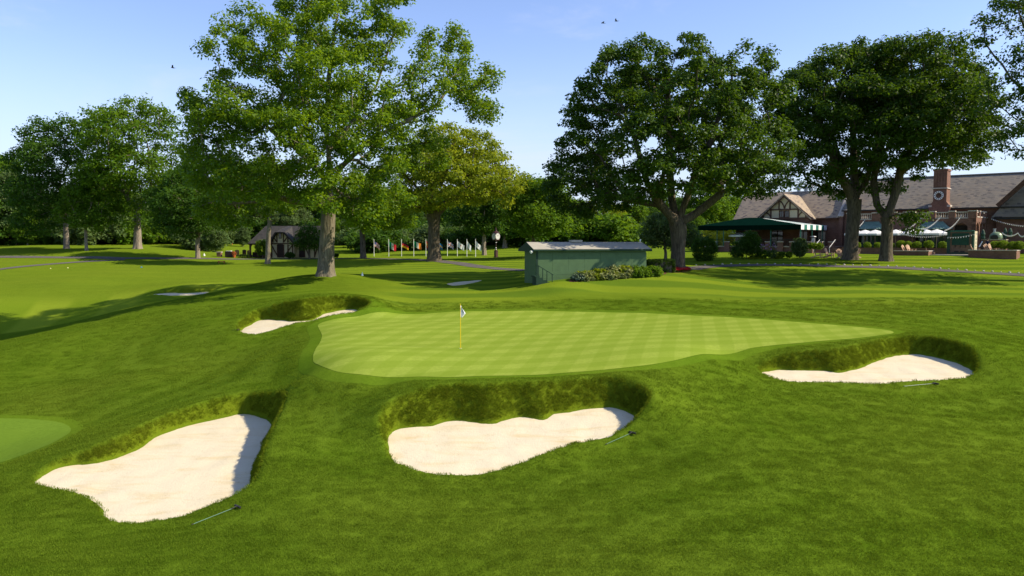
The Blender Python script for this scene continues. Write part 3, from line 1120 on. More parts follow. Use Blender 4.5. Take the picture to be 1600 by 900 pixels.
# ---- the tall bright tree left of the green
Yt = 66.0
g, tp, tr, lb, loc = px_tree(Yt, (508, 430), [(508, 430, 12.5), (511, 385, 11.5), (514, 345, 11), (516, 322, 10)], [
    (520, 60, 70, 60, 0, 5), (470, 40, 55, 45, 2, 4), (600, 70, 55, 48, -1, 4), (610, 25, 45, 40, 1, 4), (380, 95, 46, 62, -1, 4), (395, 30, 25, 25, 1, 2), (450, 110, 60, 60, -4, 4), (540, 150, 75, 60, -5, 4),
    (700, 80, 52, 42, 0, 4), (735, 130, 48, 42, 1, 4), (680, 140, 52, 45, -3, 3.5), (745, 165, 40, 22, 2, 3), (640, 185, 80, 48, -5, 4), (365, 180, 68, 50, -3, 5), (335, 235, 42, 45, 1, 4), (420, 210, 75, 55, -6, 4),
    (310, 175, 24, 25, 1, 2.5), (520, 230, 80, 60, -7, 4), (600, 255, 70, 50, -6, 4), (370, 285, 62, 42, -3, 5), (440, 290, 75, 38, -6, 4), (350, 330, 50, 22, 1, 4), (300, 250, 25, 35, 3, 2.5), (400, 310, 40, 32, 4, 4),
    (560, 310, 70, 36, -6, 4), (620, 310, 45, 40, -3, 3), (590, 340, 50, 20, -4, 3), (480, 160, 70, 80, 5, 4), (570, 200, 90, 80, 6, 4), (660, 230, 50, 40, 4, 3), (520, -10, 60, 30, 0, 4)])
limbs = [
    (None, loc(517, 270, 0.3), loc(512, 200, 0.3), loc(516, 130, 0.3), loc(527, 60, 0), loc(540, -10, 0)),
    (None, loc(500, 318, -0.6), loc(470, 318, -1.6), loc(440, 308, -2.2), loc(415, 318, -2.4), loc(370, 320, -2.0)),
    (loc(514, 300), loc(545, 265, -2), loc(595, 232, -4), loc(640, 205, -3), loc(690, 170, -1), loc(720, 110, 0)),
    (loc(514, 285), loc(480, 240, -2.5), loc(450, 195, -3.5), loc(405, 165, -3)),
    (loc(515, 240, 0.3), loc(545, 190, 1.5), loc(580, 130, 2.5), loc(610, 60, 1.5)),
    (loc(513, 215, 0.3), loc(480, 160, 1.0), loc(450, 90, 2), loc(420, 40, 1)),
]
lb = [(a, b, c, d * 0.86, e_, f * 0.88) for a, b, c, d, e_, f in lb]
me = tree_meshes(21, tp, tr, lb, 560, 0.95, 0.98, 175, 0.13, B_GREY, L_TULIP, shell=0.45, flat=0.75, limbs=limbs, bal=0.3, tone_spread=0.2)
tall = place_tree('tall_tree', me, g, 'tall bright green tree with a thick bare trunk left of the green')
wire = MB()
wire.lathe([(tr[0] * 1.0 + 0.012, 1.02), (tr[0] * 1.0 + 0.03, 1.035), (tr[0] * 1.0 + 0.012, 1.05)], 24)

# ---- dark spreading maple behind the shed
Ym = 70.0
g, tp, tr, lb, loc = px_tree(Ym, (1058, 419), [(1058, 419, 12), (1060, 385, 11.5), (1060, 362, 14), (1058, 350, 15)], [
    (1040, 95, 90, 42, 0, 5), (960, 110, 55, 45, 0, 4), (1130, 105, 70, 45, 0, 5), (930, 160, 55, 45, 1, 5), (1170, 150, 60, 45, 1, 5), (1050, 150, 110, 60, -4, 4), (910, 220, 50, 42, 0, 4), (1000, 220, 80, 50, -5, 4),
    (1100, 215, 80, 50, -5, 4), (1190, 215, 50, 45, 0, 4.5), (890, 270, 42, 35, 0, 4), (905, 305, 48, 28, 1, 4), (960, 290, 60, 38, -4, 4), (1040, 270, 80, 32, -6, 3.5), (1130, 270, 65, 36, -4, 4), (1195, 275, 42, 30, 0, 4),
    (870, 285, 18, 14, 0, 2), (930, 320, 34, 13, 2, 3), (1210, 240, 26, 50, 2, 3), (1000, 150, 90, 60, 5, 4), (1110, 170, 90, 60, 6, 4), (960, 250, 70, 45, 6, 4), (1150, 250, 60, 40, 6, 4), (1185, 300, 28, 9, -2, 2)])
limbs = [
    (None, loc(1028, 322, -1), loc(1000, 285, -2), loc(985, 230, -2), loc(965, 170, -1)),
    (None, loc(1052, 315, 0.8), loc(1048, 265, 1), loc(1045, 200, 0.5), loc(1040, 130, 0)),
    (None, loc(1070, 315, 0), loc(1080, 275, -1), loc(1105, 220, -1.5), loc(1125, 150, -1)),
    (None, loc(1085, 335, 0), loc(1120, 305, -1), loc(1160, 280, -2), loc(1195, 270, -2)),
    (loc(1028, 322, -1), loc(985, 312, 1), loc(940, 298, 1.5), loc(905, 290, 1)),
]
lb = [(a, b, c - 0.3, d * 0.95, e_, f * 0.88) for a, b, c, d, e_, f in lb]
tr = [q * 0.88 for q in tr]
me = tree_meshes(31, tp, tr, lb, 520, 0.9, 1.02, 150, 0.145, B_MAPLE, L_MAPLE, shell=0.5, flat=0.62, limbs=limbs, bal=0.3)
place_tree('maple_tree', me, g, 'broad dark green tree beside the right end of the green shed')

# ---- two dark trees in front of the clubhouse
Yr = 84.0
g, tp, tr, lb, loc = px_tree(Yr, (1328, 400), [(1328, 400, 12), (1330, 370, 11), (1333, 330, 11), (1332, 312, 12.5)], [
    (1290, 120, 75, 40, 0, 6), (1240, 150, 45, 40, 0, 5), (1330, 100, 70, 36, 1, 6), (1250, 200, 50, 45, -3, 5), (1320, 180, 80, 55, -5, 5), (1220, 165, 22, 40, 2, 4), (1270, 245, 50, 35, -2, 5), (1330, 240, 55, 35, -5, 4),
    (1280, 280, 32, 16, -1, 3), (1240, 250, 25, 30, 2, 3), (1300, 160, 80, 50, 5, 5), (1370, 150, 50, 50, 3, 5), (1355, 250, 40, 40, 4, 4), (1330, 290, 40, 14, 2, 3), (1385, 88, 45, 26, 2, 5)])
limbs = [
    (None, loc(1312, 285, -0.5), loc(1295, 255, -1), loc(1275, 220, -1.5), loc(1260, 170, -1)),
    (None, loc(1335, 280, 0.5), loc(1335, 230, 1), loc(1330, 160, 0.5)),
    (None, loc(1350, 285, 0), loc(1362, 240, 0), loc(1375, 180, 0)),
]
lb = [(a, b, c - 0.2, d * 0.95, e_, f * 0.9) for a, b, c, d, e_, f in lb]
tr = [q * 0.88 for q in tr]
me = tree_meshes(41, tp, tr, lb, 380, 1.05, 1.2, 140, 0.16, B_MAPLE, L_MAPLE, shell=0.5, flat=0.62, limbs=limbs, bal=0.3)
place_tree('maple_tree', me, g, 'dark tree with a straight trunk behind garden chairs before the clubhouse')
Yr = 82.0
g, tp, tr, lb, loc = px_tree(Yr, (1384, 403), [(1384, 403, 10.5), (1385, 375, 9.5), (1385, 350, 9.5), (1384, 340, 11.5)], [
    (1420, 95, 80, 38, 0, 6), (1480, 120, 50, 42, 1, 5), (1500, 175, 36, 45, 0, 5), (1440, 160, 80, 50, -4, 5), (1390, 200, 55, 45, -5, 4), (1470, 215, 55, 40, -3, 5), (1510, 225, 26, 36, 2, 4), (1425, 250, 45, 20, -3, 4),
    (1500, 246, 22, 12, -1, 3), (1432, 272, 14, 9, -1, 2), (1400, 285, 22, 14, 2, 3), (1408, 335, 13, 15, -2.2, 1.2), (1402, 352, 12, 9, -2, 1), (1430, 150, 80, 60, 6, 5), (1380, 130, 50, 40, 4, 5), (1360, 85, 40, 26, 3, 4)])
limbs = [
    (None, loc(1367, 315, -0.3), loc(1350, 285, -0.5), loc(1345, 255, -0.5)),
    (None, loc(1392, 305, -0.5), loc(1398, 265, -0.8), loc(1420, 215, -1), loc(1430, 150, -1)),
    (loc(1392, 305, -0.5), loc(1408, 270, 0.5), loc(1450, 235, 0.5), loc(1480, 200, 0)),
    (None, loc(1375, 320, 1), loc(1372, 280, 1.5), loc(1385, 200, 1)),
]
lb = [(a, b, c - 0.2, d * 0.93, e_, f * 0.9) for a, b, c, d, e_, f in lb]
tr = [q * 0.88 for q in tr]
me = tree_meshes(43, tp, tr, lb, 370, 1.05, 1.2, 140, 0.16, B_MAPLE, L_MAPLE, shell=0.5, flat=0.62, limbs=limbs, bal=0.3)
place_tree('maple_tree', me, g, 'dark forked tree with a leafy tuft on its trunk by the terrace')

# ---- tree whose crown hangs in from the right edge
Ye = 66.0
g, tp, tr, lb, loc = px_tree(Ye, (1712, 428), [(1712, 428, 13), (1710, 370, 12), (1706, 300, 11), (1704, 270, 12)], [
    (1575, 30, 48, 34, 0, 4), (1640, 0, 70, 45, 0, 5), (1585, 90, 48, 32, -1, 4), (1640, 110, 60, 50, -3, 4), (1565, 150, 42, 30, 0, 4), (1600, 190, 45, 26, -1, 4), (1570, 215, 18, 18, 0, 2.5), (1590, 235, 16, 14, 0, 2),
    (1680, 180, 60, 50, 0, 5), (1740, 40, 90, 70, 0, 6), (1780, 130, 90, 60, 0, 6), (1760, 210, 70, 50, 0, 5), (1545, 60, 18, 22, 1, 2)])
limbs = [(None, loc(1670, 210, -0.5), loc(1620, 130, -1), loc(1570, 50, -1)), (None, loc(1715, 180, 0), loc(1730, 80, 0), loc(1735, 0, 0)), (loc(1670, 210, -0.5), loc(1620, 190, 0), loc(1580, 190, 0))]
me = tree_meshes(47, tp, tr, lb, 260, 1.1, 1.1, 110, 0.14, B_MAPLE, L_MAPLE, shell=0.45, flat=0.6, limbs=limbs, bal=0.3)
place_tree('maple_tree', me, g, 'dark tree reaching in from the right edge over the clubhouse roof')

# ---- spreading yellow-green tree among the flags
Yf = 104.0
g, tp, tr, lb, loc = px_tree(Yf, (678, 400), [(678, 400, 10), (678, 375, 9), (679, 350, 9), (678, 335, 11)], [
    (700, 225, 55, 28, 0, 5), (740, 240, 45, 30, 0, 5), (680, 260, 55, 30, -3, 5), (760, 265, 45, 26, 0, 5), (790, 285, 30, 24, 1, 4), (720, 285, 60, 26, -5, 4), (650, 285, 40, 30, 0, 4), (775, 310, 28, 12, -1, 3),
    (640, 315, 35, 18, -2, 4), (690, 312, 40, 14, -4, 4), (740, 300, 40, 16, 4, 4), (700, 250, 60, 40, 5, 5)])
limbs = [(None, loc(655, 315, -1), loc(635, 295, -1)), (None, loc(672, 310, 0.5), loc(680, 270, 1), loc(695, 235, 0.5)), (None, loc(700, 318, -0.5), loc(730, 300, -1), loc(765, 285, -1), loc(795, 285, -1))]
me = tree_meshes(53, tp, tr, lb, 250, 1.25, 1.5, 110, 0.19, B_MAPLE, L_GOLD, shell=0.5, flat=0.5, limbs=limbs, bal=0.28)
place_tree('spreading_tree', me, g, 'spreading yellow-green tree with a thick trunk among the flags')

# ---- left group
def left_tree(Y, foot, trunk, lobes, seed, n, leafm, label, barkm=B_PALE, leaf=0.2, mind=1.35, cr=1.5, nl=95, flat=0.65, name='deciduous_tree', group=None):
    g, tp, tr, lb, loc = px_tree(Y, foot, trunk, lobes)
    me = tree_meshes(seed, tp, tr, lb, n, mind, cr, nl, leaf, barkm, leafm, shell=0.5, flat=flat, bal=0.32)
    return place_tree(name, me, g, label, 'tree', group)


left_tree(124, (104, 389), [(104, 389, 4), (104, 350, 3.6), (104, 320, 3.4)],
          [(75, 215, 34, 26), (110, 205, 32, 22), (60, 260, 36, 34), (105, 255, 44, 36, -3), (40, 300, 28, 26), (85, 305, 46, 32, -3), (60, 345, 36, 18), (130, 290, 30, 40), (25, 245, 14, 12)],
          61, 210, L_DEEP, 'dark green tree at the far left with a pale straight trunk')
left_tree(120, (215, 387), [(215, 387, 6), (216, 355, 5), (215, 330, 4.8)],
          [(215, 175, 34, 20), (180, 190, 28, 28), (245, 190, 34, 26), (148, 190, 16, 22), (205, 220, 50, 34, -4), (265, 225, 30, 30), (165, 235, 36, 34), (225, 265, 55, 30, -4), (280, 255, 22, 22), (180, 285, 36, 22, -2),
           (215, 325, 22, 30, -1), (255, 290, 38, 22), (145, 215, 16, 18)],
          62, 240, L_MID, 'high rounded tree on a grassy mound behind the left fairway')
left_tree(118, (135, 389), [(135, 389, 2.4), (135, 365, 2.2), (135, 350, 2)],
          [(150, 275, 28, 24), (135, 305, 30, 26), (165, 315, 28, 26), (145, 340, 34, 18), (110, 330, 20, 20)], 63, 110, L_GOLD if False else L_MID, 'small light green tree in front of the dark far left tree', leaf=0.18, cr=1.2, mind=1.1)
left_tree(112, (309, 399), [(309, 399, 3.6), (309, 380, 3.2), (311, 366, 3)],
          [(295, 285, 34, 22), (265, 310, 30, 26), (330, 300, 26, 26), (300, 320, 46, 26, -3), (265, 345, 26, 18), (335, 340, 22, 20), (300, 350, 40, 16, -2)], 64, 150, L_DEEP, 'low dark domed tree beside the lodge patio', leaf=0.18, cr=1.3, mind=1.1)
left_tree(104, (418, 404), [(418, 404, 4), (420, 370, 3.4), (424, 330, 3)],
          [(400, 300, 34, 24), (370, 320, 30, 18), (440, 310, 30, 20), (355, 340, 24, 14), (415, 275, 40, 24), (350, 300, 26, 22)], 65, 120, L_TULIP, 'slender tree with bright leaves standing before the lodge', leaf=0.18, cr=1.2, mind=1.1, barkm=B_GREY)
left_tree(115, (568, 400), [(568, 400, 4.5), (567, 375, 4), (566, 345, 4)],
          [(570, 300, 34, 30), (600, 320, 34, 26), (540, 310, 30, 26), (590, 345, 38, 14), (630, 340, 24, 14)], 66, 120, L_TULIP, 'tree with a dark straight trunk behind the tall tree', leaf=0.18, cr=1.3, mind=1.15, barkm=B_DARK)
left_tree(126, (757, 400), [(757, 400, 3.5), (756, 380, 3.2), (757, 360, 3)],
          [(745, 325, 28, 22), (775, 320, 26, 24), (720, 335, 22, 18), (755, 350, 32, 14), (765, 300, 26, 18)], 67, 110, L_DEEP, 'dark tree standing left of the street clock', leaf=0.19, cr=1.3, mind=1.15, barkm=B_PALE)
left_tree(140, (789, 391), [(789, 391, 4), (789, 375, 3), (790, 360, 3)],
          [(800, 315, 30, 22), (780, 335, 28, 20), (815, 340, 30, 18), (795, 355, 26, 10)], 68, 100, L_MID, 'tree on the knoll to the right of the street clock', leaf=0.2, cr=1.4, mind=1.25, barkm=B_PALE)
left_tree(107, (838, 408), [(838, 408, 4), (836, 390, 3.4), (832, 372, 3)],
          [(850, 300, 34, 22), (825, 325, 30, 24), (870, 330, 28, 26), (845, 345, 38, 22, -3), (820, 350, 24, 14), (880, 355, 16, 12)], 69, 150, L_MID, 'rounded tree rising behind the left gable of the shed', leaf=0.19, cr=1.3, mind=1.15, barkm=B_DARK)
left_tree(92, (1040, 408), [(1040, 408, 2.6), (1040, 395, 2.2), (1038, 382, 2)],
          [(1035, 350, 26, 16), (1050, 372, 22, 14), (1020, 370, 20, 14), (1065, 350, 16, 16), (1085, 375, 12, 14)], 70, 90, L_GREY, 'small greyish tree behind the trunk of the broad dark tree', leaf=0.13, cr=0.9, mind=0.8, barkm=B_GREY)

# ---- woods beyond: a few crowns of each kind, each tree placed on its own
WOODS = {}
for key, seed, lm, bm_, sp in (('deep', 81, L_DEEP, B_DARK, 1.0), ('mid', 82, L_MID, B_GREY, 1.0), ('grey', 83, L_GREY, B_GREY, 1.0), ('bright', 84, L_GOLD, B_GREY, 1.0), ('tall', 85, L_DEEP, B_DARK, 0.7), ('wide', 86, L_MID, B_DARK, 1.25)):
    rr = np.random.default_rng(seed)
    hgt, rad = 16.0, 5.6 * sp
    lob = [(0, 0, hgt * 0.78, rad * 0.6, rad * 0.6, hgt * 0.2), (0, 0, hgt * 0.5, rad * 0.85, rad * 0.85, hgt * 0.26), (0, 0, hgt * 0.27, rad * 0.75, rad * 0.75, hgt * 0.2)]
    for a in range(7):
        t_ = a * 0.9 + rr.uniform(0, 0.5)
        lob.append((rad * 0.6 * math.cos(t_), rad * 0.6 * math.sin(t_), hgt * rr.uniform(0.28, 0.72), rad * rr.uniform(0.35, 0.5), rad * rr.uniform(0.35, 0.5), hgt * rr.uniform(0.10, 0.17)))
    WOODS[key] = tree_meshes(seed, [(0, 0, -0.3), (0.1, 0, 1.2), (0, 0.1, 2.6)], [0.38, 0.32, 0.27], lob, 160, 1.1, 1.5, 85, 0.24, bm_, lm, shell=0.4, flat=0.65, r_tip=0.03)

WPLACE = []
rw = np.random.default_rng(5)


def wood(px, Y, top_py, key, label, group='trees of the woods beyond the course', wide=1.0, sink=0.0):
    g = on_ground(px, 0, Y)
    top = at(px, top_py, Y).z
    s = max(0.25, (top - g.z) / 16.0)
    t = place_tree('woodland_tree', WOODS[key], (g.x, g.y, g.z - sink), label, 'tree', group, rw.uniform(0, 6.28), (s * wide, s * wide, s))
    return t


WL = {'deep': 'deep green woodland tree beyond the course', 'mid': 'mid green woodland tree beyond the course', 'grey': 'greyish green woodland tree beyond the course',
      'bright': 'yellow-green woodland tree beyond the course', 'tall': 'narrow dark woodland tree beyond the course', 'wide': 'wide-crowned mid green woodland tree beyond the course'}
for px, Y, top, key, wd in [
    (-40, 150, 250, 'deep', 1.2), (12, 152, 262, 'grey', 1.1), (48, 165, 285, 'deep', 1.2), (-10, 175, 240, 'mid', 1.2), (85, 175, 280, 'grey', 1.2), (30, 140, 320, 'mid', 1.1),
    (118, 160, 300, 'deep', 1.2), (155, 170, 265, 'mid', 1.2), (185, 155, 320, 'mid', 1.1), (190, 180, 280, 'deep', 1.2), (222, 165, 300, 'grey', 1.2), (245, 160, 310, 'deep', 1.1), (275, 175, 262, 'mid', 1.2),
    (295, 168, 270, 'grey', 1.1), (330, 180, 255, 'deep', 1.2), (262, 150, 345, 'mid', 1.3), (345, 170, 300, 'grey', 1.0), (365, 190, 290, 'deep', 1.3), (395, 185, 300, 'grey', 1.2), (372, 158, 352, 'grey', 1.0),
    (430, 195, 290, 'deep', 1.3), (455, 180, 310, 'grey', 1.2), (490, 195, 285, 'mid', 1.2), (525, 190, 300, 'deep', 1.2), (545, 180, 310, 'grey', 1.2), (585, 195, 285, 'deep', 1.3), (615, 185, 300, 'mid', 1.3),
    (640, 175, 318, 'deep', 1.2), (665, 200, 290, 'grey', 1.3), (700, 185, 300, 'mid', 1.2), (725, 205, 275, 'deep', 1.4), (760, 200, 285, 'grey', 1.2), (790, 190, 290, 'deep', 1.3), (820, 175, 272, 'deep', 1.2),
    (850, 165, 278, 'mid', 1.2), (875, 180, 300, 'deep', 1.2), (905, 170, 310, 'mid', 1.2), (935, 160, 305, 'bright', 1.1), (965, 150, 316, 'bright', 1.1), (990, 165, 300, 'mid', 1.2), (1015, 175, 315, 'deep', 1.2),
    (1045, 180, 295, 'mid', 1.3), (1075, 175, 305, 'grey', 1.2), (1105, 165, 282, 'mid', 1.2), (1130, 170, 292, 'mid', 1.3), (1085, 150, 325, 'mid', 1.0), (1160, 180, 290, 'deep', 1.2), (1195, 190, 300, 'mid', 1.2),
    (1240, 200, 310, 'mid', 1.3), (1300, 200, 315, 'deep', 1.3), (558, 165, 335, 'wide', 0.9), (508, 165, 330, 'mid', 1.0), (640, 160, 345, 'grey', 0.9), (700, 165, 340, 'deep', 0.9), (745, 172, 320, 'mid', 1.0),
    (1380, 210, 330, 'deep', 1.4), (1460, 215, 330, 'mid', 1.4), (1540, 215, 330, 'deep', 1.4), (1620, 210, 300, 'mid', 1.4), (-90, 150, 240, 'mid', 1.3), (-150, 160, 230, 'deep', 1.3), (-220, 150, 240, 'grey', 1.3),
]:
    where = next(w for lim, w in ((-20, 'off the left edge'), (60, 'at the far left edge'), (200, 'behind the dark far left trees'), (330, 'behind the rounded tree on the mound'), (500, 'behind the lodge'), (640, 'behind the left half of the flags'), (760, 'behind the right half of the flags'), (860, 'behind the street clock and the shed end'), (1030, 'behind the long shed'), (1150, 'between the broad dark tree and the clubhouse'), (9999, 'behind the clubhouse roofs')) if px < lim)
    wood(px, Y, top, key, WL[key].replace('beyond the course', 'standing ' + where), wide=wd)

# underwood along the foot of the woods
for key, seed, lm in (('deep', 91, L_DEEP), ('mid', 92, L_MID), ('grey', 93, L_GREY)):
    rr = np.random.default_rng(seed)
    lob = [(0, 0, 2.0, 2.6, 2.6, 2.0)] + [(2.4 * math.cos(a), 2.4 * math.sin(a), rr.uniform(1.2, 2.6), rr.uniform(1.3, 2.0), rr.uniform(1.3, 2.0), rr.uniform(1.1, 1.7)) for a in (0.3, 1.6, 2.7, 4.0, 5.2)]
    WOODS['shrub_' + key] = tree_meshes(seed, [(0, 0, -0.2), (0, 0, 0.2), (0, 0, 0.5)], [0.12, 0.1, 0.08], lob, 60, 0.8, 1.0, 75, 0.2, B_DARK, lm, shell=0.3, flat=0.8, r_tip=0.02)
for i in range(46):
    px = -60 + i * 25 + rw.uniform(-9, 9)
    Y = rw.uniform(140, 172) if not 330 < px < 560 else rw.uniform(176, 190)
    g = on_ground(px, 0, Y)
    s = rw.uniform(0.95, 1.6)
    k = ('deep', 'mid', 'grey')[int(rw.integers(0, 3))]
    where = next(w for lim, w in ((60, 'at the far left edge'), (200, 'behind the dark far left trees'), (330, 'behind the mound'), (500, 'behind the lodge'), (640, 'behind the left flags'), (760, 'behind the right flags'), (860, 'behind the street clock'), (1030, 'behind the long shed'), (9999, 'left of the clubhouse')) if px < lim)
    lab_ = {'deep': 'deep green underwood shrub at the foot of the woods', 'mid': 'mid green underwood shrub at the foot of the woods',
               'grey': 'greyish underwood shrub at the foot of the woods'}[k].replace('at the foot of the woods', 'low in the woods ' + where)
    place_tree('woodland_shrub', WOODS['shrub_' + k], (g.x, g.y, g.z - 0.2), lab_, 'shrub', 'underwood along the woods', rw.uniform(0, 6.28), (s * 1.2, s * 1.2, s))
# ------------------------------------------------------------------ clubhouse (stands turned: its long front faces the viewer)
def brick_mat(name, a, b, mortar, sx=1.0):
    m = NT(name)
    p = m.pos(True)
    sep = m.n('ShaderNodeSeparateXYZ')
    m.l(p, sep.inputs[0])
    cmb = m.n('ShaderNodeCombineXYZ')
    m.l(m.math('ADD', sep.outputs[0], sep.outputs[1]), cmb.inputs[0])
    m.l(sep.outputs[2], cmb.inputs[1])
    br = m.n('ShaderNodeTexBrick')
    m.l(cmb.outputs[0], br.inputs['Vector'])
    br.inputs['Color1'].default_value = (*a, 1)
    br.inputs['Color2'].default_value = (*b, 1)
    br.inputs['Mortar'].default_value = (*mortar, 1)
    br.inputs['Scale'].default_value = 1.0
    br.inputs['Mortar Size'].default_value = 0.008
    br.inputs['Brick Width'].default_value = 0.23 * sx
    br.inputs['Row Height'].default_value = 0.075 * sx
    n = m.noise(p, 1.2, 4)
    c = m.mix(m.mapr(n, 0.4, 0.75, 0, 0.45), br.outputs['Color'], tuple(x * 0.55 for x in a))
    return m.done(m.principled(c, 0.85, 0.15, m.bump(br.outputs['Fac'], -0.3, 0.01)))


def slate_mat(name, cols, rot=0.0, tw=0.42, th=0.24):
    m = NT(name)
    p = m.n('ShaderNodeTexCoord').outputs['UV']
    br = m.n('ShaderNodeTexBrick')
    m.l(p, br.inputs['Vector'])
    br.inputs['Color1'].default_value = (0, 0, 0, 1)
    br.inputs['Color2'].default_value = (1, 1, 1, 1)
    br.inputs['Mortar'].default_value = (0.45, 0.45, 0.45, 1)
    br.inputs['Scale'].default_value = 1.0
    br.inputs['Mortar Size'].default_value = 0.006
    br.inputs['Brick Width'].default_value = tw
    br.inputs['Row Height'].default_value = th
    br.offset = 0.5
    st = [(i / (len(cols) - 0.999), c) for i, c in enumerate(cols)]
    c = m.ramp(br.outputs['Color'], st)
    n = m.noise(p, 0.5, 4)
    c = m.mix(m.mapr(n, 0.35, 0.7, 0, 0.35), c, tuple(x * 0.7 for x in cols[len(cols) // 2]))
    return m.done(m.principled(c, 0.75, 0.25, m.bump(br.outputs['Fac'], -0.6, 0.02)))


M_BRICK = brick_mat('red_brick', (0.175, 0.080, 0.055), (0.255, 0.125, 0.084), (0.21, 0.165, 0.13))
M_STONE = simple('pale_stone', (0.50, 0.44, 0.37), 0.8, 0.2, 0.12, 3)
M_SLATE_TAN = slate_mat('slate_tan', [(0.11, 0.085, 0.085), (0.27, 0.215, 0.155), (0.35, 0.27, 0.185), (0.30, 0.24, 0.17), (0.38, 0.29, 0.19), (0.25, 0.20, 0.155)])
M_SLATE_GREY = slate_mat('slate_grey', [(0.075, 0.066, 0.064), (0.175, 0.155, 0.125), (0.22, 0.19, 0.145), (0.19, 0.165, 0.135), (0.25, 0.205, 0.145), (0.15, 0.138, 0.118)])
M_TIMBER = simple('dark_timber', (0.095, 0.048, 0.030), 0.7, 0.2, 0.25, 4)
M_PLASTER = simple('cream_plaster', (0.62, 0.52, 0.33), 0.85, 0.15, 0.06, 2)
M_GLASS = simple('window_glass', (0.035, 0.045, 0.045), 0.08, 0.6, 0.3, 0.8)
M_DARKIN = simple('interior_shade', (0.035, 0.028, 0.024), 0.8, 0.1, 0.4, 0.7)
M_COPPER = simple('green_copper', (0.17, 0.27, 0.22), 0.6, 0.3, 0.22, 2.2)
M_WHITE = simple('white_paint', (0.76, 0.76, 0.74), 0.55, 0.3, 0.04, 5)
M_CANVAS = simple('white_canvas', (0.78, 0.78, 0.76), 0.8, 0.1, 0.04, 4)
M_GREENPAINT = simple('dark_green_paint', (0.022, 0.062, 0.038), 0.5, 0.3, 0.12, 3)
M_AWN = simple('green_awning_canvas', (0.002, 0.013, 0.009), 1.0, 0.0, 0.15, 2)
M_AWNP = simple('pale_green_paint', (0.03, 0.16, 0.12), 0.5, 0.3, 0.1, 3)
M_IRON = simple('black_iron', (0.018, 0.017, 0.016), 0.5, 0.4, 0.2, 8)
M_STEEL = simple('brushed_steel', (0.42, 0.42, 0.42), 0.35, 0.5, 0.1, 9, 0.8)
M_CEDAR = simple('weathered_cedar', (0.50, 0.33, 0.22), 0.75, 0.2, 0.18, 9)

ROT = math.radians(-40)
U2 = Vector((math.cos(ROT), math.sin(ROT)))
W2 = Vector((-math.sin(ROT), math.cos(ROT)))
OC = Vector((57.6, 104.0))
GB = 3.1                                   # level the walls are founded on
club = thing('clubhouse', 'long brick and half-timbered clubhouse with slate roofs and a clock chimney', 'building', (OC.x, OC.y, 0), ROT)


def fz(px, py, ly):
    """pixel -> (l, z) on the vertical plane at depth ly parallel to the clubhouse front"""
    dx, dy, dz = ray(px, py)
    r = dx / dy
    l = (r * (OC.y + W2.y * ly) - (OC.x + W2.x * ly)) / (U2.x - r * U2.y)
    Y = OC.y + U2.y * l + W2.y * ly
    return l, H + dz / dy * Y


def fl(px, ly):
    return fz(px, 350, ly)[0]


def roof_slab(name, quad, mat, parent, thick=0.16):
    """planar roof polygon (l, y, z) with thickness and slate UVs: u along the eave, v up the slope"""
    q = [Vector(p) for p in quad]
    n = (q[1] - q[0]).cross(q[-1] - q[0]).normalized()
    if n.z < 0: n = -n
    e = (q[1] - q[0]).normalized()
    e = Vector((e.x, e.y, 0)).normalized()
    up = n.cross(e)
    k = len(q)
    vs = q + [p - n * thick for p in q]
    fs = [tuple(range(k)), tuple(range(2 * k - 1, k - 1, -1))] + [(i, i + k, (i + 1) % k + k, (i + 1) % k) for i in range(k)]
    mb = MB().add(vs, fs)
    o = mb.build(name, mat, parent)
    me = o.data
    uv = me.uv_layers.new(name='uv')
    for lp in me.loops:
        p = me.vertices[lp.vertex_index].co
        uv.data[lp.index].uv = (p.dot(e), p.dot(up))
    return o


# -- hall: wall, roof, right-hand block
zr = fz(1490, 275, 7)[1]
ze = fz(1490, 324.5, -0.4)[1]
hl, hr = fl(1318, 0), fl(1600, 0) + 9
mb = MB().box(hl, hr, 0, 14, GB - 1, ze)
mb.prism([(0.0, ze), (14.0, ze), (7, zr - 0.25)], hl, hl + 0.4, 'x')
mb.build('wall', M_BRICK, club)
roof_slab('roof', [(hl - 0.2, -0.5, ze - 0.05), (hr, -0.5, ze - 0.05), (hr, 7, zr), (hl - 0.2, 7, zr)], M_SLATE_GREY, club)
roof_slab('roof', [(hr, 14.5, ze - 0.05), (hl - 0.2, 14.5, ze - 0.05), (hl - 0.2, 7, zr), (hr, 7, zr)], M_SLATE_GREY, club)
MB().beam((hl - 0.2, 7, zr + 0.04), (hr, 7, zr + 0.04), 0.35, 0.16).build('ridge_cap', M_SLATE_GREY, club)
MB().beam((hl, -0.62, ze - 0.1), (hr, -0.62, ze - 0.1), 0.16, 0.16).build('gutter', M_IRON, club)
# lower block at the right with a hipped roof
yb = -0.9
bl, zb = fz(1549, 339.5, yb)
br_ = bl + 16
mb = MB().box(bl + 0.5, br_, yb + 0.4, 0.3, GB - 1, zb - 0.02)
mb.build('wall', M_BRICK, club)
tl_, tz = fz(1606, 288, 0.4)
roof_slab('roof', [(bl, yb, zb), (br_, yb, zb), (br_, 0.5, tz + 1.2), (tl_ + 1.2, 0.5, tz + 1.2), (tl_, 0.4, tz + 0.9)], M_SLATE_GREY, club)
roof_slab('roof', [(bl, 0.6, zb), (bl, yb, zb), (tl_, 0.4, tz + 0.9)], M_SLATE_GREY, club)
r1, r2 = fz(1559, 322, -0.7), fz(1612, 275, -0.7)
MB().beam((r1[0], -0.9, r1[1]), (r2[0], -0.9, r2[1]), 0.5, 0.55, up=(0, 1, 0)).build('rake_board', M_TIMBER, club)
MB().box(bl, br_, yb - 0.12, yb, zb - 0.28, zb - 0.06).build('gutter', M_IRON, club)

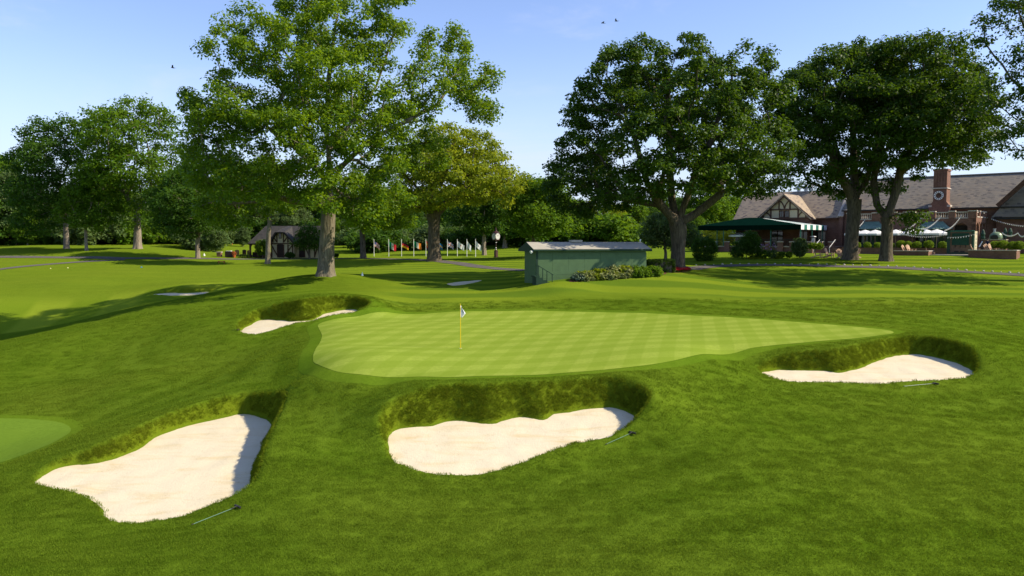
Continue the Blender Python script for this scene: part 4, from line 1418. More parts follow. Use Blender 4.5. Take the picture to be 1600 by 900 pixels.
# -- chimney with the clock
cl, cr = fl(1456.5, -0.9), fl(1477.5, -0.9)
ctop, cband, csh, cbot = fz(1467, 264, -0.9)[1], fz(1467, 295, -0.9)[1], fz(1467, 318, -0.9)[1], fz(1467, 332, -0.9)[1]
chim = MB().box(cl, cr, -0.9, 1.1, cbot, ctop - 0.25)
chim.box(cl - 0.08, cr + 0.08, -0.98, 1.18, ctop - 0.25, ctop)
for k in range(4):
    x = cl + 0.12 + k * (cr - cl - 0.24) / 4
    chim.box(x + 0.06, x + (cr - cl - 0.24) / 4 - 0.06, -0.96, -0.9, cband + 0.3, ctop - 0.3)
chim.prism([(cl - 0.45, cbot), (cr + 0.45, cbot), (cr + 0.45, csh - 0.35), (cr + 0.0, csh + 0.25), (cl - 0.0, csh + 0.25), (cl - 0.45, csh - 0.35)], -1.0, 1.0)
co = chim.build('chimney', M_BRICK, club)
MB().box(cl - 0.1, cr + 0.1, -1.02, 1.2, cband, cband + 0.14).build('stone_band', M_STONE, co)
for s_ in (cl - 0.5, cr + 0.1):
    MB().box(s_, s_ + 0.4, -1.06, 1.0, csh - 0.45, csh - 0.2).build('shoulder_stone', M_STONE, co)
ccl, ccz = fz(1466.8, 305.5, -1.0)
R_ = mpp(100) * 7.2
mb = MB()
n_ = 40
vs = []
for k in range(n_):
    a = 2 * PI * k / n_
    for rr_, yy in ((R_, -1.0), (R_, -1.10), (R_ * 0.60, -1.10), (R_ * 0.60, -1.0)):
        vs.append((ccl + rr_ * math.cos(a), yy, ccz + rr_ * math.sin(a)))
fs = [(k * 4 + i, ((k + 1) % n_) * 4 + i, ((k + 1) % n_) * 4 + (i + 1) % 4, k * 4 + (i + 1) % 4) for k in range(n_) for i in range(4)]
ring = mb.add(vs, fs).build('clock_ring', M_WHITE, co)
tick = MB()
for k in range(12):
    a = 2 * PI * k / 12
    c0, c1 = R_ * 0.68, R_ * 0.92
    tick.beam((ccl + c0 * math.cos(a), -1.112, ccz + c0 * math.sin(a)), (ccl + c1 * math.cos(a), -1.112, ccz + c1 * math.sin(a)), 0.075, 0.02, up=(0, 1, 0))
for a, L_ in ((1.9, 0.42), (0.4, 0.55)):
    tick.beam((ccl, -1.06, ccz), (ccl + R_ * L_ * math.cos(a), -1.06, ccz + R_ * L_ * math.sin(a)), 0.045, 0.03, up=(0, 1, 0))
tick.build('clock_marking', M_IRON, co, kind='stuff')

# -- terrace block in front of the hall
yt = -7.0
tl0, tlR = fl(1322, yt), fl(1525, yt)
zp, zd = fz(1490, 329.5, yt)[1], fz(1490, 341.5, yt)[1]
MB().box(tl0, tlR - 0.55, yt + 0.45, 0.0, GB - 1, zd - 0.02).build('wall', M_BRICK, club)
# front wall with recessed bays
opens = [(1342, 1361, 334.5, 341.5)]
front = MB()
bays = [(1341, 1381), (1431, 1485), (1491, 1512)]
edges = [tl0] + [fl(p, yt) for b in bays for p in b] + [tlR]
zbay = [fz(1360, 358, yt)[1], fz(1458, 358, yt)[1], fz(1500, 356, yt)[1]]
for i in range(0, len(edges), 2):
    front.box(edges[i], edges[i + 1], yt, yt + 0.43, GB - 1, zd - 0.003)
for i, b in enumerate(bays):
    a0, a1 = fl(b[0], yt), fl(b[1], yt)
    front.box(a0 + 0.003, a1 - 0.003, yt + 0.004, yt + 0.426, zbay[i] + (0.55 if i == 2 else 0.0), zd - 0.006)
    if i == 2:                                          # brick arch
        n_ = 12
        zc = zbay[i] + 0.03
        arch = [(a0 + 0.003, zc + 0.6)] + [(a0 + (a1 - a0) * (0.5 - 0.5 * math.cos(PI * k / n_)), zc + 0.52 * math.sin(PI * k / n_)) for k in range(n_ + 1)] + [(a1 - 0.003, zc + 0.6)]
        front.prism(arch, yt + 0.008, yt + 0.42)
front.build('terrace_wall', M_BRICK, club)
MB().box(tl0, tlR, yt + 0.44, yt + 0.448, GB - 0.5, zbay[0] + 0.4).build('bay_shade_sheet', M_DARKIN, club)  # thin dark sheet before the brick stands in for shade inside the bays
# parapet: piers, caps, balusters
piers = [(1322, 1341), (1362, 1381), (1381, 1400), (1411, 1429), (1451.5, 1460.5), (1482, 1491.5), (1512.5, 1525)]
for a, b in piers:
    x0, x1 = fl(a, yt), fl(b, yt)
    pr = MB().box(x0, x1, yt - 0.03, yt + 0.5, zd, zp - 0.1).build('pier', M_BRICK, club)
    MB().box(x0 - 0.05, x1 + 0.05, yt - 0.08, yt + 0.55, zp - 0.1, zp + 0.03).build('pier_cap', M_STONE, pr)
for a, b in ((1341, 1362), (1400, 1411), (1429, 1451.5), (1460.5, 1482), (1491.5, 1512.5)):
    x0, x1 = fl(a, yt), fl(b, yt)
    rail = MB().box(x0, x1, yt + 0.1, yt + 0.35, zp - 0.22, zp - 0.10).build('balustrade_rail', M_STONE, club)
    MB().box(x0, x1, yt + 0.05, yt + 0.4, zd + 0.003, zd + 0.14).build('balustrade_sill', M_STONE, club)
    n_ = max(3, int((x1 - x0) / 0.23))
    bal = MB()
    for k in range(n_):
        xx = x0 + (k + 0.5) * (x1 - x0) / n_
        bal.lathe([(0.05, zd + 0.14), (0.075, zd + 0.3), (0.04, zd + 0.55), (0.06, zp - 0.22)], 6, c=(xx, yt + 0.22, 0))
    bal.build('baluster_row', M_STONE, rail, kind='stuff')
# lit end wall of the terrace with four arched openings
zs0, zs1 = fz(1535, 351, -3)[1], fz(1535, 340.5, -3)[1]
ys = np.linspace(yt, 1.0, 5)
endw = MB()
for k in range(4):
    y0, y1 = ys[k], ys[k + 1]
    w_ = 0.42
    endw.box(tlR - 0.5, tlR, y0, y0 + w_, GB - 1, zs0)
    n_ = 10
    yy0, yy1 = y0 + w_, y1
    arch = [(yy0, zs0 + 0.30), (yy0, zs0 - 0.5)] + [(yy0 + (yy1 - yy0) * (0.5 - 0.5 * math.cos(PI * j / n_)), zs0 - 0.5 + 0.72 * math.sin(PI * j / n_)) for j in range(1, n_)] + [(yy1, zs0 - 0.5), (yy1, zs0 + 0.30)]
    endw.prism(arch, tlR - 0.48, tlR - 0.02, 'x')
endw.box(tlR - 0.5, tlR, 1.0, 1.42, GB - 1, zs0)
endw.box(tlR - 0.5, tlR + 0.01, yt, 1.42, zs0 + 0.30, zs1)
endw.build('arcade_wall', M_BRICK, club)
for k in range(5):
    y0 = yt + k * (8.42 - 0.42) / 4
    pr = MB().box(tlR - 0.5, tlR + 0.03, y0, y0 + 0.45, zs1, zp - 0.1).build('pier', M_BRICK, club)
    MB().box(tlR - 0.55, tlR + 0.08, y0 - 0.05, y0 + 0.5, zp - 0.1, zp + 0.03).build('pier_cap', M_STONE, pr)
    if k < 4:
        bal = MB().box(tlR - 0.4, tlR - 0.1, y0 + 0.46, y0 + 1.98, zp - 0.25, zp - 0.12)
        bal.box(tlR - 0.52, tlR + 0.05, y0 + 0.46, y0 + 1.98, zs1 + 0.002, zs1 + 0.13)
        for j in range(5):
            bal.lathe([(0.05, zs1 + 0.13), (0.08, zs1 + 0.3), (0.04, zs1 + 0.5), (0.06, zp - 0.25)], 6, c=(tlR - 0.25, y0 + 0.62 + j * 0.3, 0))
        bal.build('balustrade_rail', M_STONE, club)
# copper bay roofs over glazed bays
for (a, b, t0, t1), zz in (((1341, 1381, 1351, 1374), 358), ((1430.5, 1485.5, 1443, 1474), 358)):
    x0, x1 = fl(a, yt - 1.6), fl(b, yt - 1.6)
    u0, u1 = fl(t0, yt), fl(t1, yt)
    z0 = fz((a + b) / 2, 357.5, yt - 1.6)[1]
    z1 = fz((a + b) / 2, 346.5, yt)[1]
    mb = MB()
    sec = []
    for f in np.linspace(0, 1, 7):                      # bell-cast section
        g_ = f ** 1.7
        sec.append((x0 + (u0 - x0) * f, x1 + (u1 - x1) * f, yt - 1.6 + 1.55 * f, z0 + (z1 - z0) * (0.35 * f + 0.65 * g_)))
    vs, fs = [], []
    for s_ in sec:
        vs += [(s_[0], yt - 0.01, s_[3]), (s_[0], s_[2], s_[3]), (s_[1], s_[2], s_[3]), (s_[1], yt - 0.01, s_[3])]
    for i in range(len(sec) - 1):
        for j in range(3):
            fs.append((i * 4 + j, i * 4 + j + 1, i * 4 + 5 + j, i * 4 + 4 + j))
    fs.append((3, 2, 1, 0)); fs.append(tuple(range(24, 28)))
    mb.add(vs, fs)
    cb = mb.build('bay_roof', M_COPPER, club)
    sm_ = MB()
    for k in range(9):                                  # standing seams
        f = (k + 0.5) / 9
        for i in range(len(sec) - 1):
            s0, s1 = sec[i], sec[i + 1]
            sm_.beam((s0[0] + (s0[1] - s0[0]) * f, s0[2] - 0.015, s0[3] + 0.02), (s1[0] + (s1[1] - s1[0]) * f, s1[2] - 0.015, s1[3] + 0.02), 0.05, 0.06)
    sm_.build('seam', M_COPPER, cb)
    wz0 = fz((a + b) / 2, 386, yt - 1.4)[1]
    n_ = 5
    for k in range(n_):
        f0, f1 = x0 + 0.35 + (x1 - x0 - 0.7) * k / n_, x0 + 0.35 + (x1 - x0 - 0.7) * (k + 1) / n_
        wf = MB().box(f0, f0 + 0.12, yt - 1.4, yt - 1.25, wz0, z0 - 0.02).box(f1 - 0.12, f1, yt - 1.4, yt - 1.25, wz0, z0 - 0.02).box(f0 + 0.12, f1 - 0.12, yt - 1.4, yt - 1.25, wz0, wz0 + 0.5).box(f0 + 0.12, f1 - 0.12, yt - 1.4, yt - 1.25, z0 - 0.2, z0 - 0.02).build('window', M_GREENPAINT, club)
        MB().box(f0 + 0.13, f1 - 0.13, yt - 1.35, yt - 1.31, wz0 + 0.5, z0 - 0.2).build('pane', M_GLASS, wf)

# -- left wing: tan slate roof, half-timbered gable, coped end wall
ye, yr = -0.5, 4.6
P = lambda px, py, ly: (fz(px, py, ly)[0], ly, fz(px, py, ly)[1])
e0, e1 = P(1147, 342, ye), P(1310, 341, ye)
zE = (e0[2] + e1[2]) / 2
zR = (P(1166, 304, yr)[2] + P(1275, 296, yr)[2]) / 2
wl, wr = e0[0], e1[0]
rl, rr_ = P(1166, 304, yr)[0], P(1276, 296, yr)[0]
MB().box(wl + 0.4, wr - 0.05, 0, 9.2, GB - 1, zE - 0.02).build('wall', M_BRICK, club)
roof_slab('roof', [(wl, ye, zE), (wr, ye, zE), (wr, yr, zR), (rl, yr, zR)], M_SLATE_TAN, club)
roof_slab('roof', [(wr, 9.7, zE), (wl, 9.7, zE), (rl, yr, zR), (wr, yr, zR)], M_SLATE_TAN, club)
roof_slab('roof', [(wl, 9.7, zE), (wl, ye, zE), (rl, yr, zR)], M_SLATE_TAN, club)
cope = MB()
cope.prism([(-0.35, GB - 1), (9.55, GB - 1), (9.55, zE), (yr, zR + 0.35), (-0.35, zE + 0.05)], wr, wr + 0.55, 'x')
cp = cope.build('end_wall', M_BRICK, club)
MB().beam((wr + 0.27, -0.5, zE + 0.15), (wr + 0.27, yr, zR + 0.47), 0.75, 0.2).build('coping', M_STONE, cp)
MB().beam((wr + 0.27, 9.7, zE + 0.15), (wr + 0.27, yr, zR + 0.47), 0.75, 0.2).build('coping', M_STONE, cp)
MB().box(wl, wr, ye - 0.14, ye - 0.02, zE - 0.16, zE - 0.02).build('gutter', M_TIMBER, club)
for px_ in (1247, 1258, 1266):                          # ridge ventilators
    v = fl(px_, yr)
    MB().lathe([(0.28, zR - 0.1), (0.28, zR + 0.35), (0.42, zR + 0.4), (0.40, zR + 0.6), (0.12, zR + 0.95), (0.05, zR + 1.05)], 12, c=(v, yr, 0)).build('roof_ventilator', M_STEEL, club)
# link between wing and hall
MB().box(wr + 0.56, hl - 0.01, 1.5, 9, GB - 1, zE - 0.2).build('wall', M_BRICK, club)
roof_slab('roof', [(wr + 0.56, 1.0, zE - 0.2), (hl + 1, 1.0, zE - 0.2), (hl + 1, 5.5, zR - 0.9), (wr + 0.56, 5.5, zR - 0.9)], M_SLATE_TAN, club)
MB().box(wr + 1.0, wr + 2.2, 0.6, 1.5, GB - 1, zR - 0.2).box(wr + 0.92, wr + 2.28, 0.52, 1.58, zR - 0.2, zR + 0.05).build('chimney', M_BRICK, club)
# gable
yg = -2.2
gL, gR, gA = P(1184, 341.5, yg), P(1269, 343, yg), P(1222, 303, yg)
gx0, gx1 = gL[0], gR[0]
gxa = (gx0 + gx1) / 2
zG = (gL[2] + gR[2]) / 2 + 0.05
zA = gA[2]
MB().prism([(gx0 + 0.25, zG), (gx1 - 0.25, zG), (gxa, zA - 0.3)], yg, yg + 0.3).build('gable_wall', M_PLASTER, club)
MB().box(gx0 + 0.5, gx1 - 0.5, yg + 0.05, 0.0, GB - 1, zG - 0.15).build('wall', M_BRICK, club)
roof_slab('roof', [(gx1 + 0.05, yg - 0.45, zG - 0.1), (gx1 + 0.05, ye + 0.3, zG - 0.1), (gxa, yr - 0.8, zA), (gxa, yg - 0.45, zA)], M_SLATE_TAN, club)
roof_slab('roof', [(gx0 - 0.05, ye + 0.3, zG - 0.1), (gx0 - 0.05, yg - 0.45, zG - 0.1), (gxa, yg - 0.45, zA), (gxa, yr - 0.8, zA)], M_SLATE_TAN, club)


def gb(x, z):
    return (gxa + x * (gx1 - gx0) / 2, yg - 0.05, zG + z * (zA - zG))


for s_ in (-1, 1):
    a = gb(s_ * 1.05, -0.06)
    b = gb(0, 1.0)
    MB().beam((a[0], yg - 0.30, a[2] - 0.02), (b[0], yg - 0.30, b[2] - 0.28), 0.34, 0.16, up=(0, 1, 0)).build('rake_board', M_TIMBER, club)
tw = 0.17


def timber(pts):
    for i in range(len(pts) - 1):
        a, b = gb(*pts[i]), gb(*pts[i + 1])
        MB().beam(a, b, tw, 0.16, up=(0, 1, 0)).build('timber', M_TIMBER, club)


MB().beam(gb(-1.0, 0.0), gb(1.0, 0.0), 0.26, 0.2, up=(0, 1, 0)).build('timber', M_TIMBER, club)
MB().beam(gb(-0.62, 0.37), gb(0.62, 0.37), tw, 0.17, up=(0, 1, 0)).build('timber', M_TIMBER, club)
for x in (-0.78, -0.5, 0.5, 0.78):
    timber([(x, 0.02), (x, min(0.36, (1 - abs(x)) * 0.97))])
for x in (-0.2, 0.2):
    timber([(x, 0.39), (x, 0.74)])
for x in (-0.5, 0.5):
    timber([(x, 0.38), (x, 0.47)])


def curve_part(p0, p1, p2):
    mb = MB()
    q = [tuple((1 - t) ** 2 * a + 2 * t * (1 - t) * b + t * t * c for a, b, c in zip(p0, p1, p2)) for t in np.linspace(0, 1, 7)]
    for i in range(6):
        a, b = gb(*q[i]), gb(*q[i + 1])
        mb.beam((a[0], a[1] + 0.01, a[2]), (b[0], b[1] + 0.01, b[2]), tw * 0.9, 0.15, up=(0, 1, 0))
    mb.build('brace', M_TIMBER, club)


curve_part((0, 0.40), (-0.04, 0.62), (-0.19, 0.74))
curve_part((0, 0.40), (0.04, 0.62), (0.19, 0.74))
for s_ in (-1, 1):
    curve_part((s_ * 0.50, 0.04), (s_ * 0.56, 0.26), (s_ * 0.74, 0.26))
for x0, x1 in ((-0.19, -0.005), (0.005, 0.19)):
    a, b = gb(x0, 0.04), gb(x1, 0.33)
    wf = MB().box(a[0], b[0], yg - 0.10, yg - 0.02, a[2], a[2] + 0.12).box(a[0], b[0], yg - 0.10, yg - 0.02, b[2] - 0.12, b[2]).box(a[0], a[0] + 0.12, yg - 0.10, yg - 0.02, a[2] + 0.12, b[2] - 0.12).box(b[0] - 0.12, b[0], yg - 0.10, yg - 0.02, a[2] + 0.12, b[2] - 0.12)
    wf.box((a[0] + b[0]) / 2 - 0.03, (a[0] + b[0]) / 2 + 0.03, yg - 0.085, yg - 0.03, a[2] + 0.12, b[2] - 0.12)
    wo = wf.build('window', M_TIMBER, club)
    MB().box(a[0] + 0.12, b[0] - 0.12, yg - 0.05, yg - 0.02, a[2] + 0.121, b[2] - 0.121).build('pane', M_GLASS, wo)
# dark arched openings behind the awning
for a, b in ((1150, 1163), (1196, 1212), (1216, 1232), (1258, 1270), (1274, 1290)):
    x0, x1 = fl(a, -0.02), fl(b, -0.02)
    z0, z1 = fz(a, 385, 0)[1], fz(a, 362, 0)[1]
    yw = yg + 0.03 if gx0 + 0.5 < x0 < gx1 - 0.5 else -0.02
    n_ = 10
    arch = [(x0, z0), (x1, z0)] + [(x1 + (x0 - x1) * (0.5 - 0.5 * math.cos(PI * j / n_)), z1 + 0.5 * math.sin(PI * j / n_)) for j in range(n_ + 1)]
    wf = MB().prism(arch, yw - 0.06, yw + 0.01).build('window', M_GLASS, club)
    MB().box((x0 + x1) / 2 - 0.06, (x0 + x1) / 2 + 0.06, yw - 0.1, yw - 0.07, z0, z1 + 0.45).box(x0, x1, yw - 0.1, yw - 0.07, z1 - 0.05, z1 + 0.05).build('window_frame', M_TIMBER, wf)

# -- raised dining terrace and its green awning
ya = -10.5
al, ar = fl(1090, ya), fl(1252, ya)
yb2 = ya + 10.0
zv0, zv1 = fz(1252, 358.5, ya)[1], fz(1252, 351, ya)[1]
zv0 = (zv0 + fz(1090, 357.5, ya)[1]) / 2 if False else zv0
zt = fz(1165, 340, ya + 4.0)[1]
zf = fz(1252, 385, ya)[1]                              # terrace floor
terr = thing('terrace', 'raised brick dining terrace with stone caps below the green awning', 'terrace', (OC.x, OC.y, 0), ROT)
MB().box(al + 0.6, ar + 4.5, ya + 0.6, -0.05, GB - 1, zf).build('base', M_BRICK, terr)
MB().box(al + 0.5, ar - 0.2, ya + 0.48, ya + 0.599, zf - 0.12, zf + 0.02).build('edge_stone', M_STONE, terr)
for px_ in (1112, 1131, 1151, 1195, 1214, 1233):
    x = fl(px_, ya)
    pr = MB().box(x, x + 0.75, ya + 0.25, ya + 0.47, GB - 1, zf + 0.55).build('pier', M_BRICK, terr)
    MB().box(x - 0.05, x + 0.8, ya + 0.2, ya + 0.52, zf + 0.55, zf + 0.66).build('pier_cap', M_STONE, pr)
rail = MB().box(al + 0.6, ar, ya + 0.3, ya + 0.36, zf + 0.9, zf + 0.96)
rail.box(al + 0.6, ar, ya + 0.3, ya + 0.36, zf + 0.12, zf + 0.16)
for k in range(70):
    x = al + 0.6 + (ar - al - 0.6) * k / 69
    rail.box(x, x + 0.025, ya + 0.32, ya + 0.34, zf + 0.16, zf + 0.9)
rail.build('railing', M_IRON, terr)
# right end: steps with handrails between brick walls
sx = fl(1290, ya + 3)
for k in range(6):
    MB().box(sx, sx + 2.2, ya + 0.2 - k * 0.32, ya + 0.59 - k * 0.32 if k else ya + 0.59, GB - 1, zf - 0.14 * (k + 1)).build('step', M_BRICK, terr)
for s_ in (0.1, 2.1):
    MB().tube([(sx + s_, ya + 0.6, zf + 0.9), (sx + s_, ya - 1.6, zf - 0.1), (sx + s_, ya - 1.6, zf - 0.95)], 0.03, 6).build('handrail', M_WHITE, terr)
MB().box(ar + 0.3, sx - 0.05, ya - 1.7, ya - 1.3, GB - 1, zf - 0.35).box(ar + 0.3, ar + 0.65, ya - 1.29, ya + 0.59, GB - 1, zf - 0.36).build('garden_wall', M_BRICK, terr)
MB().box(sx + 2.25, sx + 3.4, ya - 1.2, ya + 0.4, GB - 1, zf - 0.2).build('garden_wall', M_BRICK, terr)
for px_ in (1262, 1279, 1297):
    x = fl(px_, ya + 1.2)
    pr = MB().box(x, x + 0.7, ya + 0.7, ya + 1.3, zf, zf + 0.55).build('pier', M_BRICK, terr)
    MB().box(x - 0.05, x + 0.75, ya + 0.65, ya + 1.35, zf + 0.55, zf + 0.66).build('pier_cap', M_STONE, pr)

awn = thing('awning', 'long dark green terrace awning with a green and white striped end', 'awning', (OC.x, OC.y, 0), ROT)
xm0, xm1 = fl(1160, ya + 4.0), fl(1180, ya + 4.0)
e = 0.02
cen = (xm0, ya + 5.0, zt)
cen2 = (xm1, ya + 5.0, zt)
c4 = [(al, ya, zv1), (ar, ya, zv1), (ar, yb2, zv1), (al, yb2, zv1)]


def canopy_panel(name, pts, mat):
    q = [Vector(p) for p in pts]
    n = (q[1] - q[0]).cross(q[2] - q[0]).normalized()
    if n.z < 0: n = -n
    k = len(q)
    vs = q + [p - n * 0.03 for p in q]
    fs = [tuple(range(k)), tuple(range(2 * k - 1, k - 1, -1))] + [(i, i + k, (i + 1) % k + k, (i + 1) % k) for i in range(k)]
    return MB().add(vs, fs).build(name, mat, awn)


canopy_panel('canopy', [c4[0], c4[1], cen2, cen], M_AWN)
canopy_panel('canopy', [c4[2], c4[3], cen, cen2], M_AWN)
canopy_panel('canopy', [c4[3], c4[0], cen], M_AWN)
n_ = 9
for k in range(n_):                                     # striped end: each stripe a cloth panel and its valance drop
    y0, y1 = ya + (yb2 - ya) * k / n_, ya + (yb2 - ya) * (k + 1) / n_
    mt = M_CANVAS if k % 2 == 0 else M_AWNP
    tip = Vector(cen2)

    def up(yy):
        # point on the hip line above this eave position
        f = (yy - ya) / 5.0 if yy <= ya + 5 else (yb2 - yy) / 5.0
        return Vector((ar, yy, zv1)).lerp(Vector((cen2[0], yy, zt)), max(0.0, min(1.0, f)))
    pts = [(ar, y0, zv1), (ar, y1, zv1), up(y1), up(y0)]
    pts = [Vector(p) for p in pts]
    if (pts[3] - pts[0]).length < 0.05: pts = pts[:3]
    elif (pts[2] - pts[1]).length < 0.05: pts = [pts[0], pts[1], pts[3]]
    canopy_panel('stripe_panel', pts, mt)
    MB().box(ar - 0.03, ar + 0.0, y0 + 0.002, y1 - 0.002, zv0, zv1 - 0.01).build('valance', mt, awn)
MB().box(al, ar - 0.04, ya - 0.03, ya, zv0, zv1 - 0.01).build('valance', M_AWN, awn)
MB().box(al - 0.0, al + 0.03, ya + 0.01, yb2, zv0, zv1 - 0.01).build('valance', M_AWN, awn)
for px_ in (1092, 1121, 1131, 1205, 1252):
    x = min(max(fl(px_, ya + 0.2), al + 0.1), ar - 0.12)
    MB().tube([(x, ya + 0.15, zf - 0.0), (x, ya + 0.15, zv1 - 0.05)], 0.06, 8).build('post', M_AWNP, awn)
for y in (ya + 4.5, ya + 8.6):
    MB().tube([(ar - 0.15, y, zf), (ar - 0.15, y, zv1 - 0.05)], 0.06, 8).build('post', M_AWNP, awn)


# helpers to stand things in the clubhouse frame
def cw(l, ly, z=0.0):
    p = OC + U2 * l + W2 * ly
    return Vector((p.x, p.y, z))


def cpx(px, ly):
    l = fl(px, ly)
    return cw(l, ly)


# -- brick walls on the lawn side: one low wall and two planters
def plain_thing(name, mb, mats, label, cat, group=None, loc=(0, 0, 0), rot=0.0):
    o = mb.build(name, mats)
    o.location = loc
    o.rotation_euler = (0, 0, rot)
    return tag(o, label, cat, group)


yw = -12.5
x0, x1 = fl(1316, yw), fl(1482, yw)
zw = fz(1400, 387.5, yw)[1]
w_ = thing('terrace_wall', 'low brick wall carrying the clipped box balls along the terrace', 'wall', (OC.x, OC.y, 0), ROT)
MB().box(x0, x1, yw, yw + 0.5, GB - 1, zw - 0.06).build('brickwork', M_BRICK, w_)
MB().box(x0, x1, yw - 0.04, yw + 0.54, zw - 0.06, zw + 0.02).build('coping', M_BRICK, w_)
WALLZ = zw


def planter(pa, pb, ly, top, name_label, side=2.4, lowcap=True):
    x0, x1 = fl(pa, ly), fl(pb, ly)
    z1 = fz((pa + pb) / 2, top, ly)[1]
    t = thing('brick_planter', name_label, 'planter', (OC.x, OC.y, 0), ROT, 'brick seating planters at the edge of the lawn')
    MB().box(x0, x1, ly, ly + 0.4, GB - 1, z1 - 0.08).build('front_wall', M_BRICK, t)
    MB().box(x1 - 0.4, x1, ly + 0.4, ly + side, GB - 1, z1 - 0.08).build('side_wall', M_BRICK, t)
    MB().box(x0, x0 + 0.4, ly + 0.4, ly + side, GB - 1, z1 - 0.08).build('side_wall', M_BRICK, t)
    MB().box(x0 - 0.05, x1 + 0.05, ly - 0.05, ly + 0.45, z1 - 0.08, z1).build('coping', M_STONE, t)
    MB().box(x1 - 0.45, x1 + 0.05, ly + 0.45, ly + side, z1 - 0.081, z1 - 0.002).build('coping', M_STONE, t)
    return z1


PZ1 = planter(1398, 1452, -18.0, 391.5, 'long dark brick planter right of the forked tree')
PZ2 = planter(1514.5, 1590, -19.0, 390.5, 'brick planter with sunlit right half in front of the outdoor oven')

# -- paved strip before the scoreboard
pv = MB()
a_, b_ = cpx(1450, -17.2), cpx(1516, -17.2)
c_, d_ = cpx(1516, -14), cpx(1450, -14)
zpv = fz(1483, 397.6, -16)[1]
pv.add([(a_.x, a_.y, zpv), (b_.x, b_.y, zpv), (c_.x, c_.y, zpv), (d_.x, d_.y, zpv), (a_.x, a_.y, zpv - 1), (b_.x, b_.y, zpv - 1), (c_.x, c_.y, zpv - 1), (d_.x, d_.y, zpv - 1)],
       [(0, 1, 2, 3), (0, 4, 5, 1), (1, 5, 6, 2), (2, 6, 7, 3), (3, 7, 4, 0)])
tag(pv.build('patio_pavement', M_STONE), kind='structure')

# -- scoreboard cabinet
ysb = -14.5
s0, s1 = fl(1480.5, ysb), fl(1522.5, ysb)
zt_, zb_ = fz(1500, 360.5, ysb)[1], fz(1500, 397, ysb)[1]
M_TAN = simple('tan_board', (0.17, 0.125, 0.085), 0.8, 0.15, 0.1, 3)
M_SCR = simple('dark_green_screen', (0.006, 0.05, 0.030), 0.5, 0.3, 0.1, 3)
sb = thing('scoreboard', 'freestanding tan scoreboard cabinet with green frame and dark green board', 'scoreboard', (OC.x, OC.y, 0), ROT)
MB().box(s0 + 0.3, s1 - 0.2, ysb + 0.04, ysb + 1.6, zb_, zt_ - 0.1).build('cabinet', M_TAN, sb)
for a, b in ((s0, s0 + 0.32), (s1 - 0.22, s1)):
    MB().box(a, b, ysb - 0.05, ysb + 0.5, zb_ - 0.02, zt_).build('frame_post', M_GREENPAINT, sb)
MB().box(s0 + 0.33, s1 - 0.23, ysb - 0.03, ysb + 1.65, zt_ - 0.1, zt_ + 0.03).build('top_trim', M_AWNP, sb)
MB().box(s0 + 0.33, s1 - 0.23, ysb - 0.02, ysb + 0.3, zb_ - 0.02, zb_ + 0.18).build('bottom_trim', M_GREENPAINT, sb)
b0, b1 = fl(1488.5, ysb), fl(1515, ysb)
bz0, bz1 = fz(1500, 383, ysb)[1], fz(1500, 364.5, ysb)[1]
MB().box(b0, b1, ysb - 0.09, ysb + 0.03, bz0, bz1).build('board', M_SCR, sb)
for f in (0.2, 0.5, 0.8):
    x = b0 + (b1 - b0) * f
    MB().box(x - 0.03, x + 0.03, ysb - 0.04, ysb + 0.03, bz0 - 0.28, bz0 - 0.003).build('bracket', M_IRON, sb)
for x in (s0 + 1.0, s1 - 1.1):
    MB().box(x - 0.22, x + 0.22, ysb - 0.035, ysb + 0.0, zb_ + 0.2, zb_ + 0.36).build('vent', M_IRON, sb)
MB().box(s1 - 0.19, s1 + 0.0, ysb + 0.51, ysb + 1.9, zb_, zt_ - 0.05).build('end_panel', simple('tan_board_sunlit', (0.55, 0.47, 0.33), 0.8, 0.15, 0.1, 3), sb)  # sunlight on the cabinet's end is put into this paler tan
gly = MB()
for k in range(4):
    z = zb_ + 0.35 + k * 0.42
    gly.prism([(ysb + 1.0, z), (ysb + 1.45, z), (ysb + 1.22, z + 0.3)], s1 + 0.001, s1 + 0.012, 'x')
gly.build('emblem', M_AWNP, sb)

# -- white market parasols in a row
def parasol(label, cat, loc, r, top, drop, pole_h, mat, group, sides=8):
    t = thing('parasol', label, cat, loc, ROT, group)
    vs = [(0, 0, top)]
    for j, (f, dz) in enumerate(((0.5, drop * 0.48), (1.0, drop))):
        for k in range(sides):
            a = 2 * PI * (k + 0.5) / sides
            vs.append((r * f * math.cos(a), r * f * math.sin(a), top - dz))
    for k in range(sides):
        a = 2 * PI * (k + 0.5) / sides
        vs.append((r * math.cos(a), r * math.sin(a), top - drop - 0.22))
    fs = [(0, 1 + k, 1 + (k + 1) % sides) for k in range(sides)]
    for j in range(2):
        fs += [(1 + j * sides + k, 1 + (j + 1) * sides + k, 1 + (j + 1) * sides + (k + 1) % sides, 1 + j * sides + (k + 1) % sides) for k in range(sides)]
    MB().add(vs, fs).build('canopy', mat, t)
    MB().tube([(0, 0, 0), (0, 0, top)], 0.035, 8).build('pole', M_CEDAR, t)
    return t


